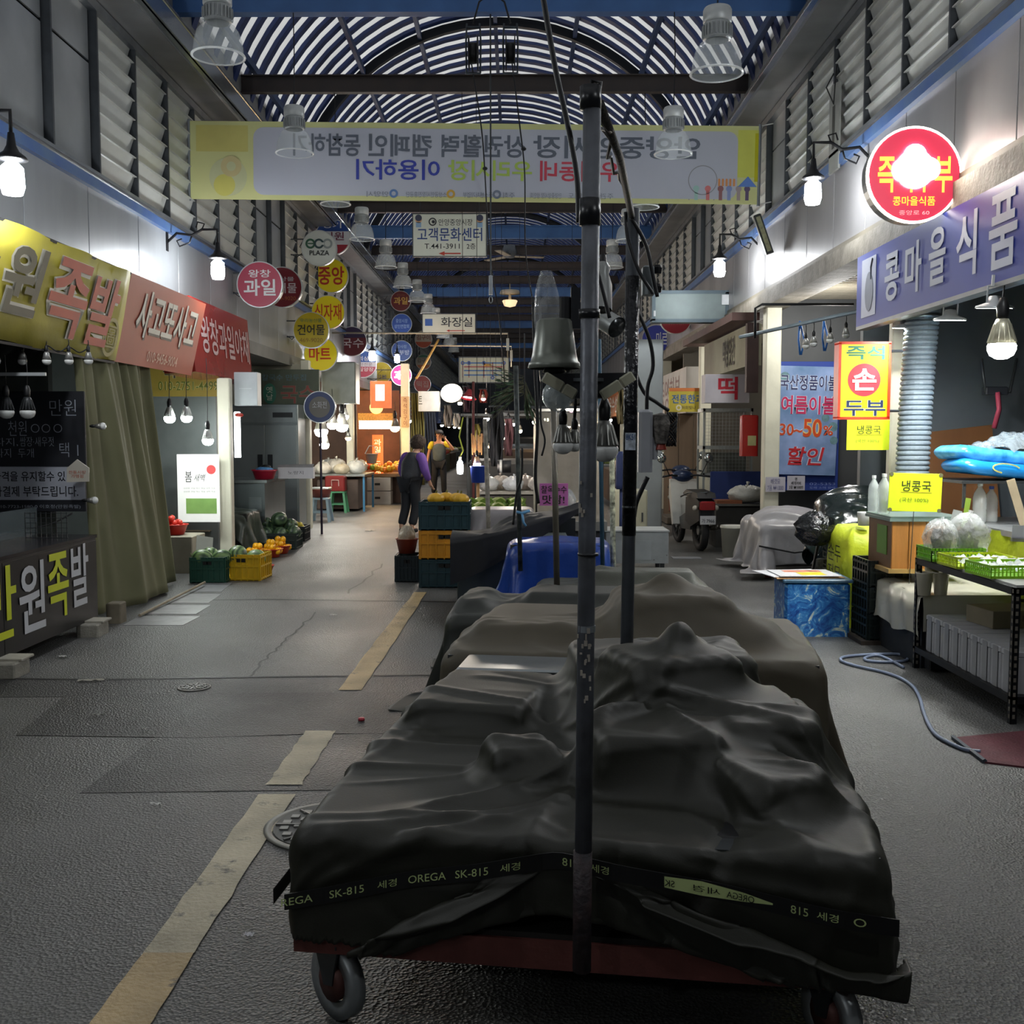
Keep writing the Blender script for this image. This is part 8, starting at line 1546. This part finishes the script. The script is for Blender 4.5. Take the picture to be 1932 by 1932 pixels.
for k, (y, x, h, w_, lb) in enumerate(((19, -.9, 1.1, 1.5, 'dark covered stall in the far middle row'), (23, -.4, 1.25, 1.6, 'brown covered stall further down the middle row'), (31.5, -.9, 1.3, 1.6, 'grey covered stall at the end of the middle row'), (38, -.2, 1.5, 1.8, 'farthest dark stall of the middle row'))):
    q = thing('covered_stall', lb, 'stall', (x, y, 0)); b = MB(); b.bbox(0, w_, 0, 2.2, 0, h, .06); b.build('stall_body', M(['#2a2c2e', '#4a3c30', '#44484a', '#26282a'][k], .6, 0, .3, 3, .4, 6), q); b = MB(); b.box(-.1, w_+.1, -.1, 2.3, h+.8, h+.84); b.build('roof_sheet', M('#4a4e50', .5, .2, .2), q)
    for xx in (0, w_-.03):
        for yy in (0, 2.17): b = MB(); b.box(xx, xx+.03, yy, yy+.03, h-.1, h+.8); b.build('post', steel_d, q)
    for j in range(5): curtain_m = None
    emat_ = [(1, .9, .75), (1, .7, .4), (.9, .95, 1), (1, .8, .6)][k]; bulb((x+w_*.5, y-.2, h+.6), 'bulb over the '+lb.split(' in ')[0].split(' further')[0].split(' at ')[0]+', %s row' % ['nearer', 'middle', 'far', 'farthest'][k], .07, emat(22, emat_), ribs=False, cord=.12)
# far shop signs both sides and awnings
fr = random.Random(11); hues = ['#8a2c28', '#2c4a8a', '#b0a030', '#b8b8b0', '#2f6a4c', '#a8602c', '#7a3a6a', '#c0c4c8']
words = ['정육점', '반찬', '신발', '건강원', '채소', '떡집', '이불', '그릇', '옷수선', '생선', '기름집', '분식', '철물', '한복']
hn = ['dark red', 'blue', 'yellow', 'pale grey', 'green', 'orange', 'plum', 'white']
k = 0
for s in (-1, 1):
    for i in range(7):
        y = (30.5 if s < 0 else 24.0)+i*4.6; hi = (i*3+(s > 0)*2) % 8
        t, W, H = wall_sign(s, y, y+3.6, 2.75, 2.1, -3.3 if s < 0 else 2.75, 'shop_sign', '%s shop board far down the %s side, %s along' % (hn[hi], 'left' if s < 0 else 'right', ['first', 'second', 'third', 'fourth', 'fifth', 'sixth', 'seventh'][i]), M(hues[hi], .4, 0, .1), depth=.25)
        text(t, words[k % 14], (-1.3, 1.3, -.24, .24), M('#d8d8d0' if hi not in (2, 3, 7) else '#2a2a3a', .5), .01, d=-.005); k += 1
        q = thing('goods_stand', '%s goods stand under the %s far board of the %s side' % (['brown', 'grey', 'blue', 'olive'][i % 4], ['first', 'second', 'third', 'fourth', 'fifth', 'sixth', 'seventh'][i], 'left' if s < 0 else 'right'), 'stand', (-3.6 if s < 0 else 2.7, y, 0)); b = MB(); b.bbox(-.5, .6, 0, 3.2, 0, .75, .02); b.build('stand_body', M(['#4a3a2c', '#5a5c5c', '#2c3c5a', '#4a4a30'][i % 4], .7, 0, .3, 3), q)
        b = MB()
        for j in range(14): b.ball((rnd.uniform(-.4, .5), .1+j*.22, .82), rnd.uniform(.08, .16), 7, 5, (1, 1, .8))
        o = b.build('heaped_goods', M(['#a87a3c', '#b8b0a0', '#7a8a4a', '#b04a3a'][(i+(s > 0)) % 4], .6, 0, .5, 6), q, True); o['kind'] = 'stuff'
        bulb(((-3.2 if s < 0 else 2.6), y+1.2, 2.0), '%s bulb under the %s far board of the %s side' % (['warm', 'white'][i % 2], ['first', 'second', 'third', 'fourth', 'fifth', 'sixth', 'seventh'][i], 'left' if s < 0 else 'right'), .07, emat(34, [(1, .72, .42), (.95, .97, 1)][i % 2]), ribs=False, cord=.1)
# conduits across the lane
for i, (px0, px1, py, Y) in enumerate(((718, 958, 628, 22), (812, 965, 652, 26))):
    a, c_ = P(px0, py, Y), P(px1, py+1, Y); t = thing('cross_conduit', ('nearer' if i == 0 else 'farther')+' thin metal conduit crossing over the far lane', 'conduit', (0, 0, 0)); b = MB(); b.tube([(XL if i == 0 else a.x, Y, a.z), c_, c_+V((0, 0, -.5))], .018, 6); b.build('tube', M('#a8a090', .4, .6), t, True); b = MB(); b.bbox(c_.x-.03, c_.x+.03, Y-.03, Y+.03, c_.z-.35, c_.z-.1, .005); b.build('switch_case', M('#b0b0a8'), t)
cable([P(785, 715, 26), P(800, 690, 26), P(828, 640, 26)], .03, 'slanting ochre pole beside the lit pink sign', 'pole', M('#9a7a3c', .5, .2)); 
t = thing('ceiling_fan', 'round grey ceiling fan housing far above the lane', 'fan', P(961, 478, 25.9)); b = MB(); b.lathe([(0, .2), (.15, .18), (.2, 0), (.12, -.1), (0, -.1)], 18); b.build('housing', M('#5a6068', .5, .4), t, True); 
for a in range(3): b = MB(); b.T = Matrix.Rotation(a*2.1+.2, 4, 'Z'); b.box(.1, .85, -.08, .08, -.08, -.06); b.build('blade', M('#8a8478', .5), t)
b = MB(); b.cyl((0, 0, .2), (0, 0, 5.9-t.location.z), .02, n=6); b.build('rod', steel_d, t)
t = thing('dome_lamp', 'cream dome lamp under the far roof beams', 'lamp', P(962, 568, 30.75)); b = MB(); b.lathe([(0, -.18), (.16, -.14), (.22, 0), (.2, .02)], 18); b.build('dome', M('#d8b890', .4, 0, 0, emit=.6), t, True); b = MB(); b.lathe([(.3, .2), (.26, .3), (0, .3)], 18); b.cyl((0, 0, .02), (0, 0, .25), .04); b.cyl((0, 0, .3), (0, 0, 5.9-t.location.z), .02); b.build('reflector', M('#b0a898', .4), t, True)
point((P(1070, 900, 12.2).x, 12.3, 1.6), 26, (1, .93, .82), .12); point((-.2, 17, 2.4), 40, (1, .9, .78), .2); point((-1.2, 26, 2.6), 60, (1, .88, .75), .2)  # first light has no bulb, it is added to brighten the film stall
# ================================================================ small litter and loose pieces
for i, (px, py, l, w_, hx, lb) in enumerate(((172, 1286, .16, .035, '#a8a498', 'crumpled strip of paper lying by the tar joint on the left'), (293, 1521, .05, .02, '#c8c8c4', 'small white scrap of paper on the near asphalt'), (184, 1352, .07, .015, '#b4b4ae', 'thin white scrap at the edge of the dark asphalt patch'), (470, 1769, .03, .02, '#d0d0d4', 'tiny white scrap beside the road line near the cart'), (118, 1241, .06, .03, '#c0c0bc', 'white scrap of paper beside the black counter foot'), (629, 1162, .06, .03, '#c4c4c0', 'white scrap of paper in the middle of the lane'), (698, 1002, .16, .08, '#d0c8b8', 'flat white wrapper on the lane near the woman'), (273, 1379, .03, .02, '#b8b8b4', 'tiny scrap on the edge between the two asphalt patches'))):
    c = G(px, py); t = thing('paper_scrap', lb, 'litter', (c.x, c.y, .004), rnd.uniform(-.3, .3)); b = MB(); b.grid(np.array([[(l*(u-.5), w_*(v-.5), .004+.008*math.sin(u*7+v*5+i)**2) for u in np.linspace(0, 1, 7)] for v in np.linspace(0, 1, 4)])); b.build('scrap', M(hx, .7, 0, .08), t)
c = G(682, 1360); t = thing('red_litter', 'small red bottle cap on the asphalt beside the road line', 'cap', (c.x, c.y, .003)); b = MB(); b.lathe([(0, .0), (.018, 0), (.017, .014), (0, .016)], 14); b.build('cap_body', M('#b83848', .4, 0, .05), t, True)
a = PX(1573, 240, 3.02); t = thing('slotted_plate', 'pale slotted metal plate fixed over the louvres on the right wall', 'plate', (3.03, a.y, a.z)); b = MB(); b.prism([(-.16, -.42), (.14, -.42), (.16, .3), (.08, .42), (-.16, .38)], -.01, .01, 'yz'); b.build('plate_body', M('#8f918c', .4, .4, .12), t); b = MB(); b.box(-.014, -.011, -.03, .04, -.2, .2); b.build('slot', M('#2b2c28'), t); b = MB(); b.tube([(-.02, -.1, .55), (-.05, -.15, .35), (-.03, -.05, .2), (-.06, .1, .4), (-.02, .0, .5)], .007, 5); b.build('wire_loop', black, t, True)
bpy.data.scenes.remove(TS)
print('OBJ', len(bpy.data.objects), 'TRI', sum(len(o.data.polygons) for o in bpy.data.objects if o.type=='MESH'))
